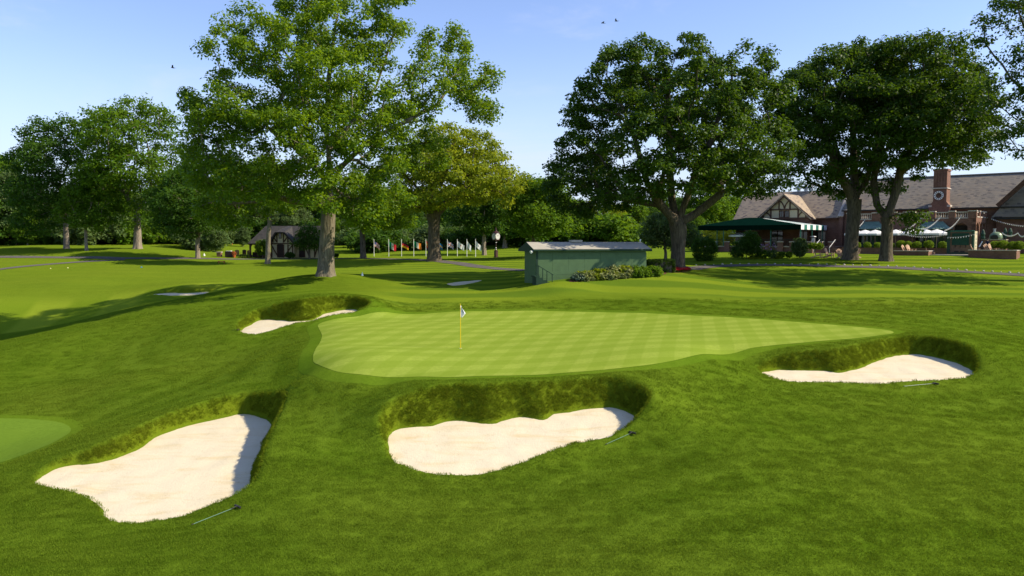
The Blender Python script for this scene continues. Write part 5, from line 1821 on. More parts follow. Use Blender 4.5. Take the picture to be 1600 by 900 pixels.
zu_t, zu_e = fz(1440, 358.2, -9.0)[1], fz(1440, 364.6, -9.0)[1]
zg0 = fz(1440, 388, -9.0)[1]
for i, (px_, lab) in enumerate([(1338, 'white parasol showing just right of the straight-trunked tree'), (1352, 'second white parasol between the two clubhouse trees'), (1368, 'white parasol just left of the forked tree'),
                                (1400, 'white parasol just right of the forked tree'), (1426, 'white parasol under the left end of the right copper bay roof'), (1447, 'white parasol under the middle of the right copper bay roof'),
                                (1464, 'rightmost white parasol, next to the scoreboard')]):
    p = cpx(px_, -9.0)
    parasol(lab, 'parasol', (p.x, p.y, zg0), 1.42, zu_t - zg0, (zu_t - zu_e) - 0.22 if False else (zu_t - zu_e), 2.4, M_CANVAS, 'white parasols along the terrace')
p = cpx(1156.5, ya + 2.0)
q1, q2 = fz(1156.5, 363.5, ya + 2)[1], fz(1156.5, 367.5, ya + 2)[1]
parasol('single pale parasol under the left part of the green awning', 'parasol', (p.x, p.y, zf), 1.55, q1 - zf, q1 - q2, 2.4, M_CANVAS, None)

# -- people heater and bits on the terrace
p = cpx(1271, ya + 2.0)
t = thing('patio_heater', 'pale patio heater standing at the striped end of the awning', 'heater', (p.x, p.y, zf), ROT)
MB().lathe([(0.28, 0), (0.26, 1.15), (0.12, 1.2)], 14).build('body', M_STEEL, t)
MB().lathe([(0.1, 1.2), (0.42, 1.28), (0.36, 1.36), (0.05, 1.4)], 14).build('hood', M_STEEL, t)
# ------------------------------------------------------------------ clipped bushes, shrubs, beds
def bush_mesh(seed, lobes, n, mind, cr, nl, leaf, lm, flat=0.9, shell=0.7):
    rng = np.random.default_rng(seed)
    T = scatter_lobes(lobes, n, mind, rng, shell)
    V, Fa, tn = leaves_np(T, cr * rng.uniform(0.8, 1.2, len(T)), flat, np.full(len(T), nl), leaf, rng, np.clip(0.5 + rng.normal(0, 0.2, len(T)), 0, 1), 0.7)
    return np_mesh('foliage', V, Fa, lm, False, {'tone': tn})


def stem_mesh(h=0.4, r=0.05, n=5, spread=0.25, seed=1):
    rr = random.Random(seed)
    mb = MB()
    for k in range(n):
        a = 2 * PI * k / n + rr.uniform(-0.3, 0.3)
        mb.tube([(0, 0, -0.1), (spread * 0.4 * math.cos(a), spread * 0.4 * math.sin(a), h * 0.5), (spread * math.cos(a), spread * math.sin(a), h)], [r, r * 0.8, r * 0.4], 5)
    return mb.mesh('stem', B_DARK)


def shrub(name, label, cat, loc, fm, stem, group=None, scale=(1, 1, 1), rotz=0.0):
    t = thing(name, label, cat, loc, rotz, group)
    t.scale = scale
    link_obj('foliage', fm, t)
    link_obj('stem', stem, t)
    return t


STEM = stem_mesh()
BOX = bush_mesh(101, [(0, 0, 0.5, 0.52, 0.52, 0.42)], 150, 0.10, 0.13, 26, 0.035, L_BOX, shell=0.8)
Z0 = WALLZ - 0.12
for px_, lab, s_, ly in [(1340, 'clipped box ball just right of the straight-trunked tree', 1.15, -12.0), (1356, 'second clipped box ball between the two clubhouse trees', 1.15, -12.0), (1372, 'clipped box ball hidden partly by the forked trunk', 1.1, -12.0),
                         (1394, 'clipped box ball showing at the right side of the forked trunk', 1.0, -12.0), (1409, 'dark left half of the double box mound behind the left planter', 1.4, -11.6), (1419.5, 'right half of the double box mound behind the left planter', 1.3, -12.0),
                         (1434, 'single box ball behind the garden chairs on the left planter', 1.25, -12.0), (1452, 'large box ball left of the scoreboard', 1.4, -12.0), (1474, 'flattened box ball touching the scoreboard', 1.25, -12.0)]:
    p = cpx(px_, ly)
    shrub('box_ball', lab, 'shrub', (p.x, p.y, Z0), BOX, STEM, 'clipped box balls along the terrace', (s_ * 0.74, s_ * 0.74, s_ * 0.78), px_ * 0.7)
for px_, lab, s_ in [(1556, 'sunlit box ball just below the outdoor oven', 1.25), (1569, 'middle box ball on the right planter', 1.35), (1584, 'box ball second from the right edge', 1.2), (1594, 'box ball at the right end of the right planter', 1.25)]:
    p = cpx(px_, -16.8)
    shrub('box_ball', lab, 'shrub', (p.x, p.y, PZ2 - 0.02), BOX, STEM, 'clipped box balls on the right planter', (s_ * 0.8, s_ * 0.8, s_ * 0.8), px_ * 0.3)


def free_bush(px, py, Y, wpx, hpx, label, lm, seed, name='shrub', cat='shrub', lobes=None, leaf=0.07, n=110, group=None, depth=0.8, flat=0.9):
    """bush whose foot is at the pixel, wpx wide and hpx tall"""
    g = on_ground(px, py, Y)
    zb = at(px, py, Y).z
    s = mpp(Y)
    w, h = wpx * s / 2, hpx * s
    off = max(-0.5, min(0.8, zb - g.z))
    L = lobes or [(0, 0, 0.48, 0.95, 0.95, 0.50), (0.35, 0.1, 0.62, 0.55, 0.55, 0.36), (-0.4, 0, 0.52, 0.55, 0.5, 0.4)]
    lob = [(a * w, b * w * depth, c * h, d * w, e_ * w * depth, f * h) for a, b, c, d, e_, f in L]
    mind = 0.5 * (w * h * w) ** (1 / 3) * 2.6 / n ** (1 / 3) * 0.55
    cr = max(0.10, mind * 1.15)
    fm = bush_mesh(seed, lob, n, mind, cr, 55, leaf, lm, flat, 0.6)
    t = thing(name, label, cat, (g.x, g.y, g.z + off), 0, group)
    link_obj('foliage', fm, t)
    MB().tube([(0, 0, -0.7), (0.05 * w, 0, h * 0.4)], [0.06, 0.03], 6).build('stem', B_DARK, t)
    return t


free_bush(1101, 409, 84, 42, 42, 'big dark rhododendron at the left end of the dining terrace', L_DEEP, 111, n=170)
free_bush(1166, 403, 87, 50, 42, 'dark weeping shrub humped against the terrace wall', L_DEEP, 112, 'weeping_shrub', 'shrub', [(0.25, 0, 0.6, 0.6, 0.7, 0.4), (-0.35, 0, 0.35, 0.6, 0.6, 0.33), (0.5, 0, 0.4, 0.4, 0.5, 0.42), (-0.7, 0, 0.2, 0.3, 0.4, 0.2)], n=190)
free_bush(1249, 401, 88, 26, 30, 'grey-green shrub below the front corner post of the awning', L_GREY, 113, n=120)
free_bush(1122, 386, 128, 60, 31, 'golden leaved tree glowing behind the terrace railing', L_YELLOW, 114, 'golden_tree', 'tree', n=140, leaf=0.1)
free_bush(1274, 389, 92, 24, 9, 'low trimmed light green hedge above the brick garden wall', L_TULIP, 115, 'hedge', 'hedge', [(-0.5, 0, 0.5, 0.5, 0.4, 0.5), (0.5, 0, 0.5, 0.5, 0.4, 0.5), (0, 0, 0.5, 0.5, 0.4, 0.5)], n=90, leaf=0.05)
for px_, py_, w, h, lm, lab, sd in [(1193, 403, 14, 12, L_MID, 'small round shrub right of the weeping shrub', 121), (1206, 402, 18, 12, L_GREY, 'bushy perennial with faint mauve flowers below the terrace', 122), (1221, 402, 12, 9, L_MID, 'low green perennial below the terrace railing', 123),
                                    (1233, 402, 12, 9, L_TULIP, 'bright low shrub left of the grey-green shrub', 124), (1176, 406, 16, 5, L_GOLD, 'low pale flowering clump at the edge of the terrace bed', 125), (1190, 405, 14, 5, L_GOLD, 'pale flowering clump in the middle of the terrace bed', 126),
                                    (1215, 404, 14, 5, L_GOLD, 'pale flowering clump at the right of the terrace bed', 127)]:
    free_bush(px_, py_, 86.5, w, h, lab, lm, sd, 'perennial', 'plant', n=50, leaf=0.05)
M_MAUVE = simple('mauve_petal', (0.30, 0.16, 0.34), 0.6, 0.2, 0.2, 5)
rg = np.random.default_rng(3)
g = on_ground(1206, 0, 86.0)
t = thing('mauve_flowers', 'loose mauve flower heads above the terrace bed', 'flowers', (g.x, g.y, g.z + 0.2))
fm, st = MB(), MB()
for k in range(26):
    x, y, z = rg.uniform(-0.9, 0.9), rg.uniform(-0.4, 0.2), rg.uniform(0.8, 1.5)
    st.beam((x * 0.6, y * 0.6, 0), (x, y, z), 0.012, 0.012)
    fm.lathe([(0.02, z - 0.04), (0.06, z), (0.045, z + 0.05), (0.0, z + 0.07)], 6, c=(x, y, 0))
st.build('stem', L_MID, t, kind='stuff')
fm.build('petals', M_MAUVE, t, kind='stuff')

# hedge, perennial bed and red flowers by the shed
g = on_ground(1036, 0, 66.0)
w = mpp(66.0) * 40
hd = thing('clipped_hedge', 'square clipped dark hedge at the right end of the shed', 'hedge', g, 0.1)
rg = np.random.default_rng(17)
pts = []
hw, hdp, hh = w / 2, 0.55, 0.95
while len(pts) < 300:
    a = rg.integers(0, 4)
    x, y, z = rg.uniform(-hw, hw), rg.uniform(-hdp, hdp), rg.uniform(0, hh)
    if a == 0: z = hh
    elif a == 1: y = -hdp
    elif a == 2: x = hw if rg.random() < 0.5 else -hw
    else: y = hdp
    pts.append((x, y, z))
pts = np.array(pts)
V, Fa, tn = leaves_np(pts, np.full(len(pts), 0.16), 0.9, np.full(len(pts), 40), 0.035, rg, np.clip(0.5 + rg.normal(0, 0.15, len(pts)), 0, 1), 0.7)
link_obj('foliage', np_mesh('foliage', V, Fa, L_MAPLE, False, {'tone': tn}), hd)
MB().box(-hw + 0.15, hw - 0.15, -hdp + 0.15, hdp - 0.15, -0.2, hh - 0.15).build('branches', B_DARK, hd)

M_MULCH = turf('mulch', (0.10, 0.052, 0.032), (0.16, 0.085, 0.055), (0.13, 0.075, 0.045), 0.8, 18)
bed = densify([tuple(hit(px, py)[:2]) for px, py in ((893, 441), (940, 437.5), (1000, 433.5), (1035, 429.5), (1040, 426.5), (1010, 426.5), (960, 428), (910, 432), (893, 436))], 6)
cookie('flower_bed', bed, lambda X, Y: g0(X, Y) + 0.02, M_MULCH, 'brown mulch bed along the front of the shed')
L_HOSTA = leaf_mat('leaf_cream_edged', (0.10, 0.15, 0.03), (0.36, 0.36, 0.14), (0.25, 0.3, 0.05), 0.3, 0.5, 0.2)
L_BLUE = leaf_mat('leaf_blue_green', (0.09, 0.14, 0.09), (0.16, 0.22, 0.14), (0.15, 0.22, 0.08), 0.25, 0.55, 0.2)
PER = {}
for key, lm, sd in (('hosta', L_HOSTA, 131), ('lime', L_GOLD, 132), ('green', L_MID, 133), ('blue', L_BLUE, 134)):
    PER[key] = bush_mesh(sd, [(0, 0, 0.22, 0.42, 0.42, 0.28)], 45, 0.10, 0.16, 16, 0.075, lm, 0.7, 0.5)
PLAB = {'hosta': 'cream-edged leafy clump in the bed before the shed', 'lime': 'lime green leafy clump in the bed before the shed', 'green': 'mid green leafy clump in the bed before the shed', 'blue': 'blue-green leafy clump in the bed before the shed'}
rg = np.random.default_rng(23)
k = 0
for row in range(3):
    for px_ in np.arange(904, 1034, 9.5):
        px2 = px_ + rg.uniform(-3, 3)
        py2 = np.interp(px2, [900, 960, 1035], [437, 433.5, 428.5]) + (row - 1) * 2.3
        h = hit(px2, py2)
        key = 'blue' if (px2 < 915 and row == 2) else ('green' if px2 > 985 else ('hosta', 'lime', 'hosta')[int(rg.integers(0, 3))])
        s_ = rg.uniform(0.8, 1.25) * (1.15 if row == 0 else 0.9)
        shrub('perennial', PLAB[key].replace('in the bed before the shed', ('at the back of', 'in the middle row of', 'along the lawn edge of')[row] + ' the shed bed, ' + ('left end' if px2 < 945 else ('middle' if px2 < 990 else 'right end'))), 'plant', h, PER[key], STEM, 'leafy perennials in the bed before the shed', (s_, s_, s_ * rg.uniform(0.9, 1.3)), rg.uniform(0, 6))
M_RED = simple('red_petal', (0.33, 0.012, 0.014), 0.55, 0.2, 0.25, 9)
rb = densify([tuple(hit(px, py)[:2]) for px, py in ((1044, 425.5), (1062, 426), (1080, 423), (1072, 420.5), (1050, 421.5))], 5)
cookie('red_flower_bed', rb, lambda X, Y: g0(X, Y) + 0.02, M_MULCH, 'small mulch bed of red flowers at the foot of the broad dark tree')
c_ = rb.mean(0)
pts = []
while len(pts) < 420:
    q = rb[rg.integers(0, len(rb))] * 1.0
    f = math.sqrt(rg.random())
    p = c_ + (q - c_) * f * 0.95
    pts.append((p[0], p[1], 0))
fb, fg = MB(), MB()
zz = g0(np.array([p[0] for p in pts]), np.array([p[1] for p in pts]))
for (x, y, _), z in zip(pts, zz):
    h = rg.uniform(0.12, 0.24)
    fb.lathe([(0.03, z + h - 0.02), (0.085, z + h + 0.03), (0.0, z + h + 0.06)], 5, c=(x, y, 0))
    fg.beam((x, y, z), (x + rg.uniform(-.04, .04), y, z + h), 0.03, 0.03)
t = thing('red_flowers', 'mass of low red flowers round the foot of the broad dark tree', 'flowers', (0, 0, 0))
t['kind'] = 'stuff'
fb.build('petals', M_RED, t, kind='stuff')
fg.build('stems', L_MID, t, kind='stuff')

# ------------------------------------------------------------------ green shed
YS = 61.0
SROT = math.radians(17)
sX0 = at(838, 400, YS).x
_r = (1010 - 800) / F
sX1 = sX0 + (_r * YS - sX0) / (math.cos(SROT) - _r * math.sin(SROT))
sZe = at(900, 388.5, YS).z
sZb = at(840, 446, YS).z - 0.3
M_SHED = simple('shed_green', (0.076, 0.138, 0.060), 0.55, 0.25, 0.10, 2.0)
M_SHEDD = simple('shed_green_trim', (0.012, 0.038, 0.020), 0.55, 0.25, 0.1, 2.0)
M_SHROOF = simple('pale_roof_felt', (0.37, 0.345, 0.285), 0.85, 0.15, 0.12, 1.5)
sh = thing('green_shed', 'long low dark green wooden shed with a pale flat-pitched roof behind the green', 'shed', (sX0, YS, 0), SROT)
Ls, Ds = sX1 - sX0, 3.0
skirt = at(840, 424, YS).z
MB().box(0.03, Ls - 0.03, 0.05, Ds, sZb, sZe - 0.02).prism([(0.05, sZe - 0.03), (Ds, sZe - 0.03), (Ds / 2, sZe + 0.48)], 0.03, Ls - 0.03, 'x').build('wall', M_SHED, sh)
npan = 7
for k in range(npan):                                   # upper sheet panels
    MB().box(Ls * k / npan + 0.006, Ls * (k + 1) / npan - 0.006, 0.0, 0.049, skirt + 0.004, sZe - 0.35).build('panel', M_SHED, sh)
nb = 5
for k in range(nb):                                     # skirting boards
    z0 = sZb + (skirt - sZb) * k / nb
    MB().box(0.0, Ls, -0.012 - 0.008 * ((k + 1) % 2), 0.048, z0 + 0.008, sZb + (skirt - sZb) * (k + 1) / nb).build('plank', M_SHED, sh)
MB().box(-0.02, 0.13, -0.03, -0.0 + 0.05, sZb, sZe - 0.05).build('corner_board', M_SHEDD, sh)
roof_w = at(818, 386, YS)
ov = 0.3
for k in range(3):                                      # roof sheets, front slope
    x0, x1 = -ov + (Ls + 2 * ov) * k / 3, -ov + (Ls + 2 * ov) * (k + 1) / 3
    q = [(x0, -0.30, sZe - 0.06), (x1 - 0.01, -0.30, sZe - 0.06), (x1 - 0.01, Ds / 2, sZe + 0.50), (x0, Ds / 2, sZe + 0.50)]
    q = [Vector(p) for p in q]
    n = (q[1] - q[0]).cross(q[3] - q[0]).normalized()
    vs = q + [p - n * 0.05 for p in q]
    MB().add(vs, [(0, 1, 2, 3), (7, 6, 5, 4), (0, 4, 5, 1), (1, 5, 6, 2), (2, 6, 7, 3), (3, 7, 4, 0)]).build('roof_sheet', M_SHROOF, sh)
q = [Vector(p) for p in ((-ov, Ds + 0.55, sZe - 0.06), (Ls + ov, Ds + 0.55, sZe - 0.06), (Ls + ov, Ds / 2 + 0.005, sZe + 0.50), (-ov, Ds / 2 + 0.005, sZe + 0.50))]
MB().add(q + [p - Vector((0, 0, 0.05)) for p in q], [(0, 1, 2, 3), (7, 6, 5, 4), (0, 4, 5, 1), (1, 5, 6, 2), (2, 6, 7, 3), (3, 7, 4, 0)]).build('roof_sheet', M_SHROOF, sh)
MB().box(-ov, Ls + ov, -0.335, -0.305, sZe - 0.18, sZe - 0.05).build('fascia', M_SHEDD, sh)
for xg in (-ov - 0.03, Ls + ov + 0.001):
    MB().prism([(-0.33, sZe - 0.24), (-0.33, sZe - 0.07), (Ds / 2, sZe + 0.48), (Ds + 0.58, sZe - 0.07), (Ds + 0.58, sZe - 0.24)], xg, xg + 0.028, 'x').build('gable_board', M_SHEDD, sh)
for f in (0.12, 0.31, 0.52, 0.74, 0.93):
    MB().box(Ls * f, Ls * f + 0.08, -0.28, -0.003, sZe - 0.17, sZe - 0.07).build('rafter_end', M_SHEDD, sh)
MB().box(Ls * 0.36, Ls * 0.46, Ds / 2 - 0.3, Ds / 2 + 0.3, sZe + 0.47, sZe + 0.66).build('roof_vent', M_SHROOF, sh)
MB().tube([(-ov - 0.05, -0.15, sZe - 0.2), (-ov - 0.22, -0.22, sZe - 0.27)], [0.05, 0.13], 10).build('flood_lamp', M_WHITE, sh)
MB().tube([(-0.2, -0.06, sZe - 0.12), (-ov - 0.05, -0.15, sZe - 0.2)], 0.02, 6).build('lamp_arm', M_WHITE, sh)
MB().tube([(Ls + ov - 0.15, Ds / 2, sZe + 0.5), (Ls + ov - 0.1, Ds / 2, sZe + 0.72)], [0.03, 0.07], 8).build('flood_lamp', M_WHITE, sh)
stc = thing('shed_staircase', 'dark green steps with a handrail at the left end of the shed', 'steps', (sX0, YS, 0), SROT)
sx0 = (831 - 838) * mpp(YS)
sx1 = (859 - 838) * mpp(YS)
zt0 = at(840, 430, YS).z
for k in range(5):
    x0, x1 = sx0 + (sx1 - sx0) * k / 5, sx0 + (sx1 - sx0) * (k + 1) / 5
    MB().box(x0 + 0.002, x1 - 0.002, -1.0, -0.08, sZb, zt0 - (zt0 - sZb - 0.25) * k / 5).build('step', M_SHEDD, stc)
MB().box(-1.0 * 0.45, sx0, -1.0, -0.08, zt0 - 0.10, zt0).build('landing', M_SHEDD, stc)
hz0, hz1 = at(831, 413, YS).z, at(859, 429, YS).z
MB().beam((sx0 + 0.05, -0.97, hz0), (sx1, -0.97, hz1), 0.07, 0.05).build('handrail', M_SHEDD, stc)
for f in (0.0, 0.1, 0.36, 0.62, 0.95):
    x = sx0 + 0.06 + (sx1 - sx0 - 0.08) * f
    zz_ = hz0 + (hz1 - hz0) * f
    MB().box(x - 0.025, x + 0.025, -0.995, -0.945, zz_ - 0.85 - 0.4 * (f > 0.9), zz_ - 0.005).build('post', M_SHEDD, stc)

# ------------------------------------------------------------------ half-timbered lodge
YL = 118.0
ml = mpp(YL)
gl = on_ground(435, 403, YL)
LX = lambda px: (px - 435) * ml
LZ = lambda py: (402.3 - py) * ml
lodge = thing('lodge', 'small half-timbered lodge with a porch and a steep dark roof', 'building', (gl.x, gl.y, at(435, 402.3, YL).z), math.radians(-6))
M_LROOF = slate_mat('lodge_shingle', [(0.022, 0.021, 0.020), (0.042, 0.039, 0.036), (0.055, 0.050, 0.045), (0.036, 0.034, 0.032)], tw=0.3, th=0.2)
gx0_, gx1_ = LX(424), LX(459)
MB().box(gx0_, gx1_, 0, 6, -0.8, LZ(381)).prism([(gx0_, LZ(381)), (gx1_, LZ(381)), (LX(454), LZ(372)), (LX(447), LZ(364)), (LX(433), LZ(364)), (LX(427), LZ(372))], 0, 6).build('wall', M_PLASTER, lodge)
MB().box(LX(459) + 0.01, LX(496), 1.2, 6, -0.8, LZ(380)).build('wall', M_PLASTER, lodge)
# roofs: long ridge parallel to the front, clipped gable over the front
ridge_z, eave_z = LZ(352.5), LZ(380.5)
roof_slab('roof', [(LX(388), -0.6, eave_z), (LX(424), -0.6, eave_z), (LX(424), 3.4, ridge_z), (LX(400), 3.4, ridge_z)], M_LROOF, lodge)
_f = eave_z + (ridge_z - eave_z) * 0.7 / 4.0
roof_slab('roof', [(LX(424) + 0.01, 0.1, _f), (LX(458) - 0.01, 0.1, _f), (LX(458) - 0.01, 3.39, ridge_z - 0.02), (LX(424) + 0.01, 3.39, ridge_z - 0.02)], M_LROOF, lodge)
roof_slab('roof', [(LX(500), 7.2, eave_z), (LX(388), 7.2, eave_z), (LX(400), 3.4, ridge_z), (LX(500), 3.4, ridge_z)], M_LROOF, lodge)
roof_slab('roof', [(LX(388), 7.2, eave_z), (LX(388), -0.6, eave_z), (LX(400), 3.4, ridge_z)], M_LROOF, lodge)
roof_slab('roof', [(LX(458), 0.6, eave_z), (LX(500), 0.6, eave_z), (LX(500), 3.4, ridge_z), (LX(452), 3.4, ridge_z)], M_LROOF, lodge)
roof_slab('roof', [(LX(463), -0.6, LZ(380)), (LX(463), 3.2, LZ(380)), (LX(444), 3.3, ridge_z), (LX(447), -0.6, LZ(363))], M_LROOF, lodge)
roof_slab('roof', [(LX(422), 3.2, LZ(380)), (LX(422), -0.6, LZ(380)), (LX(433), -0.6, LZ(363)), (LX(438), 3.3, ridge_z)], M_LROOF, lodge)
roof_slab('roof', [(LX(432), -0.6, LZ(363.3)), (LX(448), -0.6, LZ(363.3)), (LX(445), 3.35, ridge_z), (LX(437), 3.35, ridge_z)], M_LROOF, lodge)
tb = lambda a, b, w=1.5: MB().beam((LX(a[0]), -0.05, LZ(a[1])), (LX(b[0]), -0.05, LZ(b[1])), w * ml, 0.12, up=(0, 1, 0)).build('timber', M_TIMBER, lodge)
for a, b in [((424.5, 402), (424.5, 381)), ((458.5, 402), (458.5, 381)), ((424, 380.5), (459, 380.5)), ((434, 402), (434, 382)), ((444, 402), (444, 382)), ((451, 402), (451, 382)), ((433.5, 379), (433.5, 365)), ((443.8, 379), (443.8, 365)),
             ((451, 379), (451, 370)), ((427, 379), (427, 373)), ((444.5, 401), (458, 383)), ((425, 384), (433.5, 399)), ((427, 369), (433, 378)), ((451, 369), (444.5, 378))]:
    tb(a, b)
for a, b in [((421.5, 381), (433, 363.5)), ((433, 363.5), (447, 363.5)), ((447, 363.5), (464, 381))]:
    MB().beam((LX(a[0]), -0.5, LZ(a[1])), (LX(b[0]), -0.5, LZ(b[1])), 1.8 * ml, 0.14, up=(0, 1, 0)).build('rake_board', M_TIMBER, lodge)
M_DOOR = simple('dark_door', (0.035, 0.018, 0.012), 0.6, 0.3, 0.2, 3)
MB().box(LX(435), LX(443), -0.08, 0.02, 0, LZ(381.5)).build('door', M_DOOR, lodge)
wf = MB().box(LX(436.5), LX(440.7), -0.1, 0.02, LZ(373), LZ(364.5)).build('window', M_TIMBER, lodge)
MB().box(LX(437.2), LX(440), -0.11, -0.101, LZ(372.3), LZ(365.3)).build('pane', M_GLASS, wf)
MB().box(LX(464), LX(472), 1.1, 1.21, 0, LZ(384)).build('door', M_DOOR, lodge)
for px_ in (473, 481, 489, 495.5):
    MB().box(LX(px_) - 0.07, LX(px_) + 0.07, 1.13, 1.2, 0, LZ(380)).build('timber', M_TIMBER, lodge)
for a, b in (((474, 385), (480, 401)), ((494, 385), (489, 401))):
    MB().beam((LX(a[0]), 1.16, LZ(a[1])), (LX(b[0]), 1.16, LZ(b[1])), 0.13, 0.1, up=(0, 1, 0)).build('timber', M_TIMBER, lodge)
for px_, y in ((390.5, -0.2), (402.5, -0.2), (413, -0.2), (390.5, 6.5)):
    MB().box(LX(px_) - 0.11, LX(px_) + 0.11, y - 0.11, y + 0.11, -0.8, eave_z).build('porch_post', M_TIMBER, lodge)
MB().beam((LX(391), -0.2, LZ(386)), (LX(394), -0.2, LZ(381)), 0.12, 0.1, up=(0, 1, 0)).build('brace', M_TIMBER, lodge)
MB().beam((LX(388), -0.2, eave_z - 0.1), (LX(424), -0.2, eave_z - 0.1), 0.2, 0.2).build('porch_beam', M_TIMBER, lodge)
MB().box(LX(392), LX(422), 0.2, 0.5, 0, LZ(394)).build('porch_bench', M_DOOR, lodge)
free_bush(463 - 10, 403, 116.5, 16, 9, 'low round shrub by the lodge door', L_DEEP, 141, n=60, leaf=0.06)
g, tp, tr, lb, loc = px_tree(115.5, (484, 403), [(484, 403, 1.6), (483, 395, 1.4), (483, 388, 1.3)], [(482, 370, 17, 12), (472, 376, 12, 10), (493, 375, 12, 12), (484, 360, 12, 8)])
limbs = [(None, loc(472, 378)), (None, loc(482, 372)), (None, loc(495, 376))]
me = tree_meshes(142, tp, tr, lb, 70, 0.9, 1.0, 90, 0.14, B_DARK, L_DEEP, shell=0.4, flat=0.8, limbs=limbs)
place_tree('lodge_tree', me, g, 'small dark many-stemmed tree against the right wing of the lodge')
free_bush(410, 400, 116, 22, 26, 'bright leafy shrub beside the slender lodge tree', L_TULIP, 143, n=70, leaf=0.09)
free_bush(336, 387, 134, 40, 30, 'greyish rounded bush behind the low domed tree', L_GREY, 144, n=120, leaf=0.12)
free_bush(525, 402, 117, 10, 6, 'tiny round shrub just right of the tall tree trunk', L_DEEP, 145, n=40, leaf=0.06)

# patio furniture left of the lodge
def patio_chair(px, Y, label, rot=0.0, dark=True):
    g = on_ground(px, 0, Y)
    t = thing('patio_chair', label, 'chair', g, rot, 'dark wooden chairs on the lodge patio')
    m = M_DOOR if dark else M_CEDAR
    MB().box(-0.32, 0.32, -0.3, 0.32, 0.36, 0.44).build('seat', m, t)
    for k in range(4):
        MB().box(-0.31 + k * 0.157, -0.31 + k * 0.157 + 0.145, 0.3, 0.36, 0.45, 1.05 + 0.05 * (k in (1, 2))).build('slat', m, t)
    for x in (-0.32, 0.26):
        for y in (-0.3, 0.28):
            MB().box(x, x + 0.06, y, y + 0.06, 0, 0.36).build('leg', m, t)
        MB().box(x - 0.02, x + 0.08, -0.34, 0.3, 0.6, 0.64).build('armrest', m, t)


patio_chair(362, 116, 'dark patio chair next to the red planter left of the lodge', 0.3)
patio_chair(372, 117, 'middle dark patio chair left of the lodge', -0.2)
patio_chair(382, 116.5, 'dark patio chair nearest the lodge porch', 0.4)
g = on_ground(334, 0, 116)
t = thing('brick_pillar', 'short brick pillar with a stone cap at the end of the patio', 'pillar', g)
MB().box(-0.3, 0.3, -0.3, 0.3, -0.2, 0.62).build('shaft', M_BRICK, t)
MB().box(-0.37, 0.37, -0.37, 0.37, 0.62, 0.72).build('cap', M_STONE, t)
g = on_ground(350, 0, 116)
t = thing('serving_counter', 'dark outdoor counter with a white top on the lodge patio', 'counter', g)
MB().box(-0.55, 0.55, -0.3, 0.3, 0, 0.85).build('cabinet', M_DOOR, t)
MB().box(-0.42, 0.3, -0.32, 0.32, 0.855, 0.93).build('top', M_WHITE, t)
M_ORANGE = simple('orange_red_paint', (0.42, 0.10, 0.03), 0.6, 0.3, 0.15, 3)
g = on_ground(357.5, 0, 115.5)
t = thing('flower_pot', 'terracotta pot of orange flowers on the lodge patio', 'pot', g)
MB().lathe([(0.16, 0), (0.25, 0.42), (0.27, 0.45)], 12).build('pot', M_ORANGE, t)
link_obj('flowers', bush_mesh(151, [(0, 0, 0.62, 0.3, 0.3, 0.25)], 30, 0.1, 0.12, 14, 0.05, M_ORANGE), t)
for px_, py_, lab in ((346, 410, 'low orange bench on the grass below the lodge patio'), (361, 381, 'small orange marker board on the far rise beside the lodge')):
    h = hit(px_, py_ + 1.5)
    w = 5.5 * mpp(h.y) if py_ > 400 else 2 * mpp(h.y)
    t = thing('bench' if py_ > 400 else 'marker_board', lab, 'bench' if py_ > 400 else 'marker', h)
    MB().box(-w, w, -0.15, 0.15, 0.22, 0.30).build('seat' if py_ > 400 else 'board', M_ORANGE, t)
    for x in (-w * 0.8, w * 0.7):
        MB().box(x, x + 0.08, -0.12, 0.12, 0, 0.22).build('leg', M_ORANGE, t)

# ------------------------------------------------------------------ street clock
gk = on_ground(775, 402, 118)
clk = thing('street_clock', 'dark iron street clock with white faces on a tall post', 'clock', gk, math.radians(42))
mk = mpp(118)
M_DIAL = simple('dial_white', (0.58, 0.58, 0.55), 0.4, 0.3, 0.05, 3)
M_MAROON = simple('maroon_iron', (0.055, 0.020, 0.018), 0.45, 0.4, 0.15, 5)
KZ = lambda py: (402.5 - py) * mk
MB().box(-0.2, 0.2, -0.2, 0.2, -0.1, KZ(391)).box(-0.26, 0.26, -0.26, 0.26, -0.1, 0.18).box(-0.23, 0.23, -0.23, 0.23, KZ(391) - 0.08, KZ(391) + 0.02).build('base', M_MAROON, clk)
MB().lathe([(0.14, KZ(391)), (0.09, KZ(389)), (0.07, KZ(386)), (0.06, KZ(377)), (0.1, KZ(376)), (0.2, KZ(374.3))], 12).build('post', M_MAROON, clk)
for z in (KZ(389), KZ(386.5), KZ(378.5)):
    MB().lathe([(0.10, z - 0.05), (0.12, z), (0.10, z + 0.05)], 12).build('collar', M_WHITE, clk)
hc, hr_ = KZ(369), 0.56
MB().box(-0.38, 0.38, -0.38, 0.38, hc - hr_, hc + hr_).build('clock_head', M_MAROON, clk)
